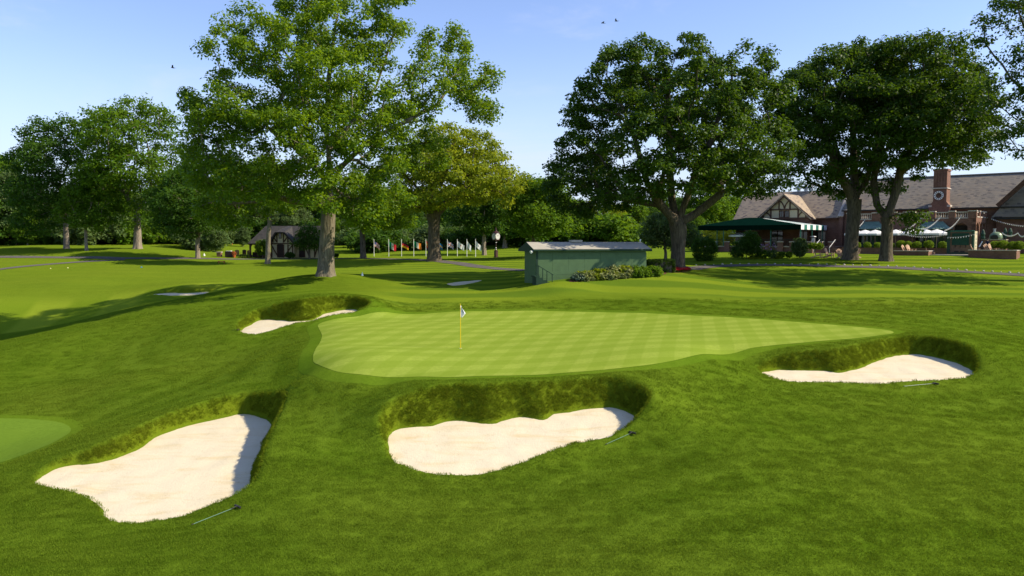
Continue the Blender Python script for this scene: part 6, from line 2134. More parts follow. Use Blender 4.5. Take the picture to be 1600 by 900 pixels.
for k in range(4):
    a = k * PI / 2
    R4 = Matrix.Rotation(a, 4, 'Z')
    fc = MB()
    n_ = 24
    ring_ = [R4 @ Vector((0.42 * math.cos(2 * PI * j / n_), -0.42, hc + 0.47 * math.sin(2 * PI * j / n_))) for j in range(n_)]
    back_ = [R4 @ Vector((0.42 * math.cos(2 * PI * j / n_), -0.381, hc + 0.47 * math.sin(2 * PI * j / n_))) for j in range(n_)]
    fc.add(ring_ + back_, [tuple(range(n_))] + [(j, j + n_, (j + 1) % n_ + n_, (j + 1) % n_) for j in range(n_)])
    fo = fc.build('clock_face', M_DIAL, clk)
    hb = MB()
    for an, L_ in ((2.2, 0.25), (0.9, 0.36)):
        hb.beam(R4 @ Vector((0, -0.428, hc)), R4 @ Vector((L_ * math.cos(an), -0.428, hc + L_ * math.sin(an))), 0.035, 0.012, up=R4 @ Vector((0, 1, 0)))
    for j in range(12):
        an = 2 * PI * j / 12
        hb.beam(R4 @ Vector((0.32 * math.cos(an), -0.428, hc + 0.36 * math.sin(an))), R4 @ Vector((0.38 * math.cos(an), -0.428, hc + 0.43 * math.sin(an))), 0.03, 0.012, up=R4 @ Vector((0, 1, 0)))
    hb.build('hand', M_IRON, fo)
MB().lathe([(0.5, hc + hr_), (0.36, hc + hr_ + 0.12), (0.14, hc + hr_ + 0.22), (0.10, hc + hr_ + 0.40), (0.17, hc + hr_ + 0.48), (0.06, hc + hr_ + 0.56), (0.02, hc + hr_ + 0.8)], 10).build('finial', M_MAROON, clk)
cbed = densify([(gk.x + 1.1 * math.cos(a), gk.y + 0.9 * math.sin(a)) for a in np.arange(0, 6.28, 0.7)], 4)
cookie('clock_bed', cbed, lambda X, Y: g0(X, Y) + 0.02, M_MULCH, 'ring of mulch round the street clock')

# ------------------------------------------------------------------ flags of nations
FM = {k: simple('flag_' + k, c, 0.75, 0.1, 0.05, 4) for k, c in dict(red=(0.52, 0.025, 0.04), white=(0.78, 0.78, 0.77), blue=(0.03, 0.05, 0.24), green=(0.0, 0.20, 0.08), black=(0.02, 0.02, 0.02), gold=(0.78, 0.45, 0.02),
                                                                  orange=(0.75, 0.22, 0.03), sky=(0.02, 0.17, 0.42), maroon=(0.45, 0.03, 0.05)).items()}
FK = list(FM)


def flag_print(kind, u, v):
    """u along the fly 0..1, v down 0..1 -> colour key"""
    if kind == 'usa':
        if u < 0.42 and v < 0.54:
            return 'white' if (int(u * 40) % 4 == 1 and int(v * 26) % 3 == 1) else 'blue'
        return 'red' if int(v * 13) % 2 == 0 else 'white'
    if kind == 'mexico': return 'green' if u < 0.34 else ('red' if u > 0.66 else ('gold' if (u - 0.5) ** 2 + (v - 0.5) ** 2 < 0.008 else 'white'))
    if kind == 'germany': return 'black' if v < 0.34 else ('red' if v < 0.67 else 'gold')
    if kind == 'ireland': return 'green' if u < 0.34 else ('orange' if u > 0.66 else 'white')
    if kind == 'spain': return 'maroon' if abs(u - 0.3) < 0.07 and abs(v - 0.5) < 0.14 else ('gold' if 0.25 < v < 0.75 else 'red')
    if kind == 'sweden': return 'gold' if abs(u - 0.36) < 0.07 or abs(v - 0.5) < 0.1 else 'sky'
    if kind == 'uk':
        a, b = abs(u - 0.5), abs(v - 0.5)
        if a < 0.055 or b < 0.09: return 'red'
        if a < 0.1 or b < 0.16: return 'white'
        d = abs(a - b)
        return 'red' if d < 0.035 else ('white' if d < 0.09 else 'blue')
    if kind == 'emblem_red': return 'red' if (u - 0.5) ** 2 * 1.3 + (v - 0.45) ** 2 < 0.012 else 'white'
    if kind == 'emblem_blue': return 'blue' if (u - 0.5) ** 2 * 1.3 + (v - 0.45) ** 2 < 0.012 else 'white'
    if kind == 'emblem_mark': return 'blue' if abs(u - 0.5) < 0.2 and abs(v - 0.5) < 0.05 else 'white'
    return 'white'


def flag_mesh(kind, W, Hh, slump, sd, nu=26, nv=26):
    rr = random.Random(sd)
    ph = rr.uniform(0, 6)
    vs, fs, mi = [], [], []
    for j in range(nv + 1):
        for i in range(nu + 1):
            u, v = i / nu, j / nv
            x = u * W * (1 - 0.28 * slump)
            z = -v * Hh - slump * W * 0.75 * u ** 1.2 + 0.02 * math.sin(5 * u + ph)
            y = 0.10 * W * math.sin(5.5 * u + 1.2 * v + ph) * u ** 0.6
            vs.append((x, y, z))
    for j in range(nv):
        for i in range(nu):
            a = j * (nu + 1) + i
            fs.append((a, a + 1, a + nu + 2, a + nu + 1))
            mi.append(FK.index(flag_print(kind, (i + 0.5) / nu, (j + 0.5) / nv)))
    me = bpy.data.meshes.new('flag')
    me.from_pydata(vs, [], fs)
    for k in FK: me.materials.append(FM[k])
    me.polygons.foreach_set('material_index', mi)
    me.polygons.foreach_set('use_smooth', [True] * len(fs))
    me.update()
    return me


YFl = 122.0
FLAGS = [(584.5, 'usa', 'flagpole with the stars and stripes, leftmost of the row', 1.05, 0.75, 0.75), (607.5, 'mexico', 'flagpole with the green white and red flag, second from the left', 1.3, 1.0, 0.55),
         (627.5, 'germany', 'flagpole with the black red and gold flag', 1.2, 0.9, 0.5), (646.5, 'ireland', 'flagpole with the green white and orange flag', 1.25, 0.9, 0.4), (665.5, 'spain', 'flagpole with the red and yellow flag left of the thick trunk', 0.9, 0.95, 0.8),
         (683, 'sweden', 'flagpole with the blue flag with a yellow cross right of the thick trunk', 1.05, 0.75, 0.85), (699, 'uk', 'flagpole with the red white and blue crossed flag', 1.1, 0.8, 0.6), (714.5, 'emblem_red', 'flagpole with the first white flag right of the crossed flag', 1.25, 0.85, 0.7),
         (729.5, 'emblem_mark', 'flagpole with the steeply drooping white flag', 0.9, 0.9, 1.1), (743, 'emblem_blue', 'flagpole with the white flag nearest the street clock', 1.1, 0.85, 0.9)]
for i, (px_, kind, lab, W_, H_, sl_) in enumerate(FLAGS):
    g = on_ground(px_, 401, YFl)
    t = thing('flagpole', lab, 'flag', g, 0, 'row of flags on the lawn')
    top = at(px_, 374.5, YFl).z - g.z
    MB().tube([(0, 0, -0.1), (0, 0, top)], [0.05, 0.04], 10).lathe([(0.03, top), (0.06, top + 0.05), (0.0, top + 0.1)], 8).build('pole', M_WHITE, t)
    o = link_obj('flag', flag_mesh(kind, W_, H_, sl_, i), t)
    o.location = (0.05, 0, top - 0.25 if kind != 'mexico' else top - 0.3)

# ------------------------------------------------------------------ the pin
gp = hit(719.5, 545)
pin = thing('golf_flagstick', 'yellow flagstick with a white flag standing in the hole', 'flagstick', gp)
M_YEL = simple('yellow_stick', (0.72, 0.52, 0.01), 0.45, 0.4, 0.05, 3)
hp = (545 - 475.5) * mpp(gp.y)
MB().tube([(0, 0, -0.1), (0, 0, hp)], [0.020, 0.016], 10).lathe([(0.012, hp), (0.022, hp + 0.02), (0.0, hp + 0.045)], 8).build('pole', M_YEL, pin)
MB().lathe([(0.058, -0.02), (0.058, 0.018), (0.046, 0.018), (0.046, -0.02)], 20).build('cup_rim', M_WHITE, pin)
fv, ff_ = [], []
nu, nv = 10, 16
for j in range(nv + 1):
    for i in range(nu + 1):
        u, v = i / nu, j / nv
        wv = 0.19 * (0.25 + 1.5 * v if v < 0.62 else 1.18 - 1.9 * (v - 0.62))
        fv.append((0.02 + u * max(0.03, wv), 0.05 * math.sin(5 * u + 2 * v) * u + 0.04 * u, hp - 0.03 - 0.56 * v - 0.10 * u * (1 - v)))
for j in range(nv):
    for i in range(nu):
        a = j * (nu + 1) + i
        ff_.append((a, a + 1, a + nu + 2, a + nu + 1))
mb = MB()
mb.v, mb.f = fv, ff_
mb.m = [1 if (3 <= (k % nu) <= 6 and 5 <= k // nu <= 9 and (k % nu + k // nu) % 3) else 0 for k in range(len(ff_))]
me = bpy.data.meshes.new('flag')
me.from_pydata(mb.v, [], mb.f)
me.materials.append(FM['white']); me.materials.append(simple('grey_blue_print', (0.22, 0.25, 0.33), 0.7, 0.1, 0.1, 4))
me.polygons.foreach_set('material_index', mb.m)
me.polygons.foreach_set('use_smooth', [True] * len(ff_))
link_obj('flag', me, pin)

# ------------------------------------------------------------------ bunker rakes
M_RHANDLE = simple('pale_green_handle', (0.15, 0.27, 0.20), 0.5, 0.3, 0.1, 4)


def rake(a, b, label, hm):
    """lies on the grass from a (handle end) to b (head)"""
    A, B = hit(*a), hit(*b)
    A.z += 0.05; B.z += 0.06
    d = (B - A)
    L = d.length
    t = thing('bunker_rake', label, 'rake', A, 0, 'rakes lying beside the bunkers')
    t.rotation_euler = d.to_track_quat('X', 'Z').to_euler()
    MB().tube([(0, 0, 0), (L * 0.86, 0, 0)], 0.0065, 8).build('handle', hm, t)
    MB().tube([(L * 0.86, 0, 0), (L, 0, 0.02)], [0.013, 0.013], 8).build('socket', M_IRON, t)
    MB().tube([(-0.06, 0, 0), (0.0, 0, 0)], 0.012, 8).build('grip', M_IRON, t)
    w = 0.15
    MB().box(L - 0.02, L + 0.03, -w, w, -0.01, 0.02).build('head', M_IRON, t)
    tn_ = MB()
    for k in range(13):
        y = -w + 0.02 + k * (2 * w - 0.04) / 12
        tn_.beam((L, y, 0.0), (L + 0.02, y, -0.05), 0.012, 0.012)
    tn_.build('tine', M_IRON, t)


M_RDARK = simple('dark_handle', (0.05, 0.06, 0.06), 0.5, 0.3, 0.1, 4)
rake((303, 823), (371, 796), 'pale green bunker rake by the lower left bunker', M_RHANDLE)
rake((948, 698), (988, 680), 'short looking pale green rake at the right tip of the centre bunker', M_RHANDLE)
rake((1413, 606), (1462, 601), 'white handled rake in front of the right bunker', simple('white_handle', (0.5, 0.52, 0.5), 0.5, 0.3, 0.1, 4))
rake((364, 518), (372, 517), 'dark rake left of the bunker behind the green', M_RDARK)

# ------------------------------------------------------------------ small course furniture
def marker(px, py, r, h, mat, label, name='tee_marker', group='small tee and yardage markers'):
    p = hit(px, py)
    t = MB().lathe([(r, 0), (r * 0.92, h * 0.3), (r * 0.3, h * 0.75), (0.0, h)], 10).build(name, mat)
    t.location = p
    tag(t, label, 'marker', group)


M_PALEY = simple('pale_yellow_paint', (0.62, 0.58, 0.25), 0.5, 0.3, 0.05, 4)
M_PALEB = simple('pale_blue_white', (0.55, 0.66, 0.80), 0.5, 0.3, 0.05, 4)
marker(566, 431, 0.10, 0.34, M_PALEB, 'pale blue cone on the fairway right of the tall tree')
marker(106, 419, 0.09, 0.13, M_PALEY, 'pale yellow tee marker at the left edge of the tee')
marker(79, 420, 0.08, 0.12, M_PALEY, 'leftmost yellow tee marker')
marker(221, 418, 0.12, 0.15, FM['sky'], 'blue tee marker on the left tee')
marker(319, 400, 0.16, 0.45, M_WHITE, 'white post left of the brick pillar', 'white_post')
g = on_ground(1071, 0, 74)
t = MB().box(-0.09, 0.09, -0.09, 0.09, -0.1, 0.75).prism([(-0.09, 0.75), (0.09, 0.75), (0, 0.82)], -0.09, 0.09).build('path_post', simple('grey_post', (0.2, 0.2, 0.2), 0.7, 0.2, 0.1, 5))
t.location = g
tag(t, 'short grey post at the start of the path behind the broad dark tree', 'post')

# ------------------------------------------------------------------ paths
M_PATH = turf('asphalt_path', (0.115, 0.105, 0.10), (0.15, 0.138, 0.13), (0.17, 0.155, 0.14), bump=0.3, fine=30)


def path(name, pts, width, label):
    W = [hit(px, py) for px, py in pts]
    d = np.array([(p.x, p.y) for p in W])
    # resample
    q = []
    for i in range(len(d) - 1):
        n = max(2, int(np.linalg.norm(d[i + 1] - d[i]) / 0.8))
        for k in range(n): q.append(d[i] + (d[i + 1] - d[i]) * k / n)
    q.append(d[-1])
    q = np.array(q)
    for _ in range(10):
        q[1:-1] = (q[:-2] + 2 * q[1:-1] + q[2:]) / 4
    t = np.gradient(q, axis=0)
    t /= np.linalg.norm(t, axis=1)[:, None] + 1e-9
    nrm = np.stack([-t[:, 1], t[:, 0]], 1)
    rows = [q + nrm * width * f for f in (-0.5, -0.25, 0, 0.25, 0.5)]
    V = np.concatenate(rows)
    z = np.max([g0(V[:, 0] + dx, V[:, 1] + dy) for dx, dy in ((0, 0), (0.25, 0), (-0.25, 0), (0, 0.25), (0, -0.25))], axis=0) + 0.012
    n = len(q)
    F4 = np.concatenate([np.stack([r * n + np.arange(n - 1), r * n + np.arange(1, n), (r + 1) * n + np.arange(1, n), (r + 1) * n + np.arange(n - 1)], 1) for r in range(4)])
    o = link_obj(name, np_mesh(name, np.c_[V, z], F4, M_PATH, True))
    return tag(o, label, kind='structure')


path('path', [(1076, 421), (1100, 416.5), (1140, 414.5), (1200, 414), (1290, 415.5), (1350, 417), (1420, 419.5), (1500, 424.5), (1600, 430), (1700, 436)], 1.9, 'grey path edged with pale stones across the clubhouse lawn')
path('path', [(825, 422.5), (790, 421), (755, 417.5), (720, 412), (680, 407), (640, 405), (590, 404), (560, 403.5), (500, 404), (430, 405)], 2.0, 'grey path curving below the row of flags')
path('path', [(430, 405), (380, 405), (320, 404), (250, 404), (190, 404), (120, 402.5), (60, 402), (-60, 402)], 2.0, 'grey path along the foot of the mound at the left')
path('path', [(195, 406), (150, 408), (100, 411), (50, 415), (0, 421), (-60, 430)], 1.4, 'narrow branch path dropping to the left edge')

# pale edging stones along the lawn path
ST = []
for sd in range(3):
    bm = bmesh.new()
    bmesh.ops.create_icosphere(bm, subdivisions=2, radius=0.14)
    for v in bm.verts:
        v.co *= 1 + 0.35 * mnoise.noise(v.co * 9 + Vector((sd * 5, 0, 0)))
        v.co.z *= 0.75
    me = bpy.data.meshes.new('stone')
    bm.to_mesh(me); bm.free()
    me.materials.append(M_STONE)
    ST.append(me)
for i, px_ in enumerate(np.arange(1088, 1600, 13.6)):
    py_ = np.interp(px_, [1088, 1140, 1290, 1350, 1400, 1460, 1500, 1600], [414.8, 412.6, 413.4, 414.6, 416.5, 419.5, 421.8, 427.5])
    h = hit(px_, py_)
    o = link_obj('edging_stone', ST[i % 3])
    o.location = (h.x, h.y, h.z + 0.03)
    o.rotation_euler = (0, 0, i * 1.7)
    s_ = 1.0 + 0.3 * math.sin(i * 2.3)
    o.scale = (s_, s_, s_)
    tag(o, 'pale round edging stone beside the lawn path', 'stone', 'pale edging stones along the lawn path')
    o.scale = (s_ * 0.62, s_ * 0.62, s_ * 0.62)

# ------------------------------------------------------------------ garden chairs (slatted, reclined, low)
def make_garden_chair():
    t = thing('garden_chair', 'wooden garden chair', 'chair', (0, 0, 0), 0, 'slatted wooden garden chairs')
    for k in range(5):                                  # seat boards
        f = k / 4
        MB().box(-0.27, 0.27, -0.36 + f * 0.50, -0.36 + f * 0.50 + 0.115, 0.37 - 0.12 * f, 0.395 - 0.12 * f).build('slat', M_CEDAR, t)
    for k in range(5):                                  # fanned back boards
        x = (k - 2) * 0.115
        hgt = (0.78, 0.88, 0.92, 0.88, 0.78)[k]
        a, b = Vector((x * 0.85, 0.18, 0.22)), Vector((x * 1.25, 0.52, 0.22 + hgt * 0.93))
        MB().beam(a, b, 0.108, 0.025, up=(0, 1, 0)).build('slat', M_CEDAR, t)
    for s_ in (-1, 1):
        MB().beam((s_ * 0.31, -0.42, 0.56), (s_ * 0.33, 0.36, 0.54), 0.13, 0.03).build('armrest', M_CEDAR, t)
        MB().box(s_ * 0.31 - 0.03, s_ * 0.31 + 0.03, -0.38, -0.30, 0, 0.54).build('leg', M_CEDAR, t)
        MB().beam((s_ * 0.285, -0.36, 0.33), (s_ * 0.285, 0.60, 0.03), 0.03, 0.12).build('leg', M_CEDAR, t)
    return t


GC = make_garden_chair()
first = True


def garden_chair(p, rot, label):
    global first
    o = GC if first else copy_tree(GC)
    first = False
    o.location = p
    o.rotation_euler = (0, 0, rot)
    o['label'] = label


for px_, Y, rot, lab in ((1285.5, 87.0, 1.15, 'pale garden chair on the lawn, leftmost of four, facing right'), (1306, 87.5, 0.8, 'garden chair on the lawn just left of the straight trunk'), (1324.5, 85, 0.2, 'dim garden chair in front of the straight trunk'),
                         (1346, 86.5, -1.2, 'garden chair on the lawn right of the straight trunk, facing left')):
    g = on_ground(px_, 0, Y)
    garden_chair(g, rot, lab)
g = on_ground(1297, 0, 86.8)
t = thing('side_table', 'small wooden side table between two lawn chairs', 'table', g)
MB().box(-0.28, 0.28, -0.25, 0.25, 0.40, 0.44).build('table_top', M_CEDAR, t)
for x in (-0.25, 0.2):
    for y in (-0.22, 0.17):
        MB().box(x, x + 0.05, y, y + 0.05, 0, 0.40).build('leg', M_CEDAR, t)
for px_, ly, z, rot, lab in ((1418, -16.8, PZ1 - 0.42, 0.7, 'garden chair behind the left planter, left one of the pair'), (1425, -16.6, PZ1 - 0.40, 0.5, 'garden chair behind the left planter, right one of the pair'), (1456, -16.5, PZ1 - 0.75, 1.2, 'garden chair at the right end of the left planter'),
                             (1526, -17.6, PZ2 - 0.45, 1.0, 'garden chair at the left end of the right planter'), (1547.5, -17.4, PZ2 - 0.45, 0.3, 'brown garden chair next to the person on the right planter'), (1554.5, -17.8, PZ2 - 0.4, 0.6, 'brightly lit garden chair in the middle of the right planter'),
                             (1562, -17.3, PZ2 - 0.45, -0.4, 'garden chair below the middle box ball of the right planter')):
    p = cpx(px_, ly)
    garden_chair((p.x, p.y, z), rot, lab)

# ------------------------------------------------------------------ outdoor oven, closed parasols, person
p = cpx(1557, -8.5)
zo = fz(1557, 374, -8.5)[1]
ov_ = thing('pizza_oven', 'green domed outdoor oven with a steel flue on a counter', 'oven', (p.x, p.y, zo), ROT)
ro = 9.0 * mpp(99)
M_OVEN = simple('olive_green_enamel', (0.17, 0.24, 0.13), 0.3, 0.5, 0.08, 3)
MB().lathe([(ro, 0), (ro * 1.0, ro * 0.35), (ro * 0.93, ro * 0.7), (ro * 0.75, ro * 0.98), (ro * 0.42, ro * 1.18), (0.05, ro * 1.24)], 28).build('dome', M_OVEN, ov_, True)
n_ = 12
MB().prism([(-ro * 0.62, 0.05), (ro * 0.45, 0.05)] + [(ro * 0.45 - (ro * 1.07) * (0.5 - 0.5 * math.cos(PI * j / n_)), 0.3 + 0.22 * math.sin(PI * j / n_)) for j in range(n_ + 1)], -ro * 1.06, -ro * 0.55).build('oven_mouth', M_IRON, ov_)
MB().tube([(-ro * 0.25, 0, ro * 1.1), (-ro * 0.25, 0, ro * 1.65)], 0.14, 12).tube([(-ro * 0.25, 0, ro * 1.65), (-ro * 0.25, 0, ro * 1.75)], 0.19, 12).build('flue', M_STEEL, ov_)
MB().box(-ro * 1.9, ro * 1.6, -ro * 1.1, ro, -0.07, -0.003).build('counter_top', M_STONE, ov_)
MB().box(-ro * 1.8, ro * 1.5, -ro, ro * 0.9, -1.6, -0.07).build('counter', M_BRICK, ov_)


def closed_parasol(px, top, foot, ly, label):
    p = cpx(px, ly)
    z0, z1 = fz(px, foot, ly)[1], fz(px, top, ly)[1]
    t = thing('closed_parasol', label, 'parasol', (p.x, p.y, z0), 0, 'closed dark parasols by the outdoor oven')
    h = z1 - z0
    MB().tube([(0, 0, -1.2), (0, 0, h)], 0.035, 8).build('pole', M_IRON, t)
    MB().lathe([(0.10, h * 0.02), (0.24, h * 0.08), (0.2, h * 0.35), (0.25, h * 0.5), (0.14, h * 0.82), (0.03, h)], 9).build('canopy', M_GREENPAINT, t)


closed_parasol(1536.5, 358, 374, -9.5, 'closed dark parasol in front of the arcade')
closed_parasol(1571, 355.5, 373, -8.0, 'closed dark parasol just right of the outdoor oven')
closed_parasol(1579, 356, 370, -8.0, 'closed dark parasol farther right of the outdoor oven')


def person(px, ly, foot, head, label):
    p = cpx(px, ly)
    z0, z1 = fz(px, foot, ly)[1], fz(px, head, ly)[1]
    k = (z1 - z0) / 1.75
    t = thing('person', label, 'person', (p.x, p.y, z0), ROT + 0.5)
    J = {'pel': (0, 0, .95), 'ch': (0, -.02, 1.28), 'nk': (0, -.02, 1.47), 'hd': (0, -.04, 1.58), 'tp': (0, -.03, 1.73), 'sl': (-.18, 0, 1.42), 'el': (-.27, -.05, 1.15), 'wl': (-.24, -.22, .98), 'sr': (.18, 0, 1.42), 'er': (.28, -.08, 1.16), 'wr': (.26, -.28, 1.08),
         'hl': (-.1, 0, .92), 'kl': (-.11, -.03, .5), 'al': (-.12, 0.02, .08), 'tl': (-.12, -.16, .03), 'hr': (.1, 0, .92), 'kr': (.12, -.05, .5), 'ar': (.13, 0.03, .08), 'tr': (.13, -.15, .03)}
    E = [('pel', 'ch'), ('ch', 'nk'), ('nk', 'hd'), ('hd', 'tp'), ('ch', 'sl'), ('sl', 'el'), ('el', 'wl'), ('ch', 'sr'), ('sr', 'er'), ('er', 'wr'), ('pel', 'hl'), ('hl', 'kl'), ('kl', 'al'), ('al', 'tl'), ('pel', 'hr'), ('hr', 'kr'), ('kr', 'ar'), ('ar', 'tr')]
    Rr = {'pel': .15, 'ch': .16, 'nk': .065, 'hd': .10, 'tp': .07, 'sl': .075, 'el': .05, 'wl': .04, 'sr': .075, 'er': .05, 'wr': .04, 'hl': .1, 'kl': .065, 'al': .045, 'tl': .04, 'hr': .1, 'kr': .065, 'ar': .045, 'tr': .04}
    ks = list(J)
    me = bpy.data.meshes.new('body')
    me.from_pydata([tuple(c * k for c in J[q]) for q in ks], [(ks.index(a), ks.index(b)) for a, b in E], [])
    o = link_obj('body', me, t)
    sk = o.modifiers.new('skin', 'SKIN')
    for i, q in enumerate(ks):
        me.skin_vertices[0].data[i].radius = (Rr[q] * k, Rr[q] * k * (0.75 if q in ('pel', 'ch') else 1))
        me.skin_vertices[0].data[i].use_root = q == 'pel'
    o.modifiers.new('sub', 'SUBSURF').levels = 2
    o.modifiers['sub'].render_levels = 2
    dg = bpy.context.evaluated_depsgraph_get()
    m2 = bpy.data.meshes.new_from_object(o.evaluated_get(dg))
    o.modifiers.clear()
    o.data = m2
    m2.name = 'body'
    skin = simple('skin', (0.50, 0.30, 0.22), 0.6, 0.3, 0.05, 5)
    navy = simple('navy_cloth', (0.018, 0.025, 0.055), 0.85, 0.1, 0.1, 5)
    dk = simple('dark_trousers', (0.025, 0.024, 0.026), 0.85, 0.1, 0.1, 5)
    m2.materials.clear()
    for m_ in (skin, navy, dk): m2.materials.append(m_)
    for f in m2.polygons:
        c = f.center / k
        f.material_index = 0 if (c.z > 1.47 or (abs(c.x) > 0.2 and c.z < 1.2 and c.z > 0.85)) else (1 if c.z > 0.95 else 2)
        f.use_smooth = True
    hb = MB().lathe([(0.10, 1.62), (0.115, 1.68), (0.10, 1.74), (0.05, 1.79), (0.0, 1.8)], 12)
    hb.v = [(x * k, (y - 0.025) * k, z * k) for x, y, z in hb.v]
    hb.build('hair', M_DOOR, t, True)
    return t


person(1544, -16.2, 392, 373.5, 'person in a dark shirt and trousers standing among the chairs of the right planter')
p0, p1 = cw(fl(1531, -16.4), -16.4, fz(1531, 386, -16.4)[1]), cw(fl(1536, -16.2), -16.2, fz(1536, 377, -16.2)[1])
t = MB().tube([p0, p1], [0.05, 0.06], 8).build('leaning_pole', M_PALEB)
tag(t, 'pale blue pole leaning beside the person on the right planter', 'pole')

# ------------------------------------------------------------------ strings of lamps
M_CABLE = simple('pale_cable', (0.5, 0.48, 0.44), 0.6, 0.2, 0.1, 5)
M_BULB = simple('white_bulb', (0.8, 0.79, 0.74), 0.25, 0.5, 0.02, 5)


def lights(a, b, sag_px, label, la=-7.3, lb=-11.5, n=14, r=0.048):
    A = cw(fl(a[0], la), la, fz(a[0], a[1], la)[1])
    B = cw(fl(b[0], lb), lb, fz(b[0], b[1], lb)[1])
    sg = sag_px * mpp(100)
    P_ = [A.lerp(B, f) - Vector((0, 0, 4 * sg * f * (1 - f))) for f in np.linspace(0, 1, 15)]
    t = thing('string_lights', label, 'lights', A, 0, 'strings of white lamps over the terrace')
    L_ = [q - A for q in P_]
    MB().tube(L_, 0.015, 5).build('cable', M_CABLE, t)
    mb = MB()
    for k in range(n):
        f = (k + 0.5) / n
        q = (A.lerp(B, f) - Vector((0, 0, 4 * sg * f * (1 - f)))) - A
        mb.lathe([(0.02, -0.02), (r * 0.9, -0.06), (r, -0.11), (0.0, -0.17)], 6, c=q)
    mb.build('bulb', M_BULB, t, kind='stuff')


lights((1351, 343), (1337, 358), 1.5, 'string of lamps dropping to the right edge of the straight trunk')
lights((1440.5, 337), (1405, 359), 6.5, 'string of lamps dropping over the left side of the right copper bay', n=22)
lights((1470.5, 337), (1439, 358), 4.5, 'string of lamps dropping over the middle of the right copper bay', n=20)
lights((1502, 336), (1476, 359.5), 4.5, 'string of lamps dropping to the top of the scoreboard', n=20)
lights((1404, 363), (1480, 365.5), 5, 'string of lamps hung low in front of the white parasols', -12, -15, 26)
lights((1480, 370.5), (1529, 364), 2.0, 'string of lamps across the face of the scoreboard', -15, -16, 12)
lights((1548, 341), (1606, 353), 2.5, 'string of lamps from the arcade corner to the right edge', -1, -9, 20)
lights((1566, 363), (1591, 363), 4.5, 'short sagging string of lamps right of the outdoor oven', -9, -10, 16)
lights((1591, 363), (1606, 360), 6.5, 'string of lamps looping at the right edge', -10, -10, 12)

# ------------------------------------------------------------------ house beyond the trees
gh = on_ground(735, 385, 190)
mh = mpp(190)
hs = thing('far_house', 'pale grey house half hidden behind the trees near the clock', 'house', (gh.x, gh.y, gh.z), 0.15)
zz0 = at(735, 382, 190).z - gh.z
hx = lambda px: (px - 735) * mh
M_HWALL = simple('house_siding', (0.40, 0.40, 0.40), 0.8, 0.2, 0.08, 2)
MB().box(hx(722), hx(752), 0, 7, -1, zz0 + mh * 12).build('wall', M_HWALL, hs)
roof_slab('roof', [(hx(720), -0.4, zz0 + mh * 12), (hx(754), -0.4, zz0 + mh * 12), (hx(754), 3.5, zz0 + mh * 22), (hx(720), 3.5, zz0 + mh * 22)], M_SLATE_TAN, hs)
roof_slab('roof', [(hx(754), 7.4, zz0 + mh * 12), (hx(720), 7.4, zz0 + mh * 12), (hx(720), 3.5, zz0 + mh * 22), (hx(754), 3.5, zz0 + mh * 22)], M_SLATE_TAN, hs)
for px_ in (728, 733, 744):
    wf = MB().box(hx(px_) - 0.4, hx(px_) + 0.4, -0.06, 0.0, zz0 + mh * 4, zz0 + mh * 10).build('window', M_WHITE, hs)
    MB().box(hx(px_) - 0.3, hx(px_) + 0.3, -0.08, -0.061, zz0 + mh * 4.7, zz0 + mh * 9.4).build('pane', M_GLASS, wf)
dm = MB().box(hx(731), hx(737), 0.2, 2.6, zz0 + mh * 13, zz0 + mh * 19).build('dormer', M_WHITE, hs)
MB().box(hx(732.2), hx(735.8), 0.14, 0.199, zz0 + mh * 14, zz0 + mh * 18).build('pane', M_GLASS, dm)

# ------------------------------------------------------------------ birds
M_BIRD = simple('bird_dark', (0.05, 0.05, 0.055), 0.7, 0.2, 0.2, 9)
for px_, py_, Y, wy, lab, hd in ((270, 106, 58, 0.35, 'lone dark bird flying at the left of the sky', 0.4), (942, 36, 60, 0.1, 'dark bird gliding, left of the pair above the broad tree', 0.2), (963, 33, 62, 0.28, 'small dark bird, right of the pair above the broad tree', -0.3)):
    t = thing('bird', lab, 'bird', at(px_, py_, Y), hd, 'birds in flight')
    t.scale = (0.8, 0.8, 0.8)
    bd = MB()
    bd.tube([(-0.17, 0, 0.0), (-0.11, 0, 0.012), (-0.04, 0, 0.01), (0.06, 0, 0), (0.16, 0, 0), (0.24, 0, 0.0)], [0.008, 0.032, 0.04, 0.045, 0.02, 0.006], 10)
    bd.add([(0.14, -0.012, 0), (0.30, -0.05, 0.004), (0.27, 0, 0.004), (0.30, 0.05, 0.004), (0.14, 0.012, 0), (0.20, 0, -0.01)], [(0, 1, 2, 3, 4), (0, 5, 1), (1, 5, 2), (2, 5, 3), (3, 5, 4), (4, 5, 0)])
    bd.build('body', M_BIRD, t, True)
    for s_ in (-1, 1):
        w_ = [(-0.07, s_ * 0.03, 0.01), (-0.10, s_ * 0.18, 0.01 + wy * 0.35), (-0.02, s_ * 0.36, 0.01 + wy * 0.55), (0.04, s_ * 0.34, 0.01 + wy * 0.5), (0.04, s_ * 0.17, 0.005 + wy * 0.3), (0.07, s_ * 0.03, 0.005)]
        MB().add(w_ + [(a, b, c - 0.012) for a, b, c in w_], [(0, 1, 2, 3, 4, 5), (11, 10, 9, 8, 7, 6)] + [(i, i + 6, (i + 1) % 6 + 6, (i + 1) % 6) for i in range(6)]).build('wing', M_BIRD, t)
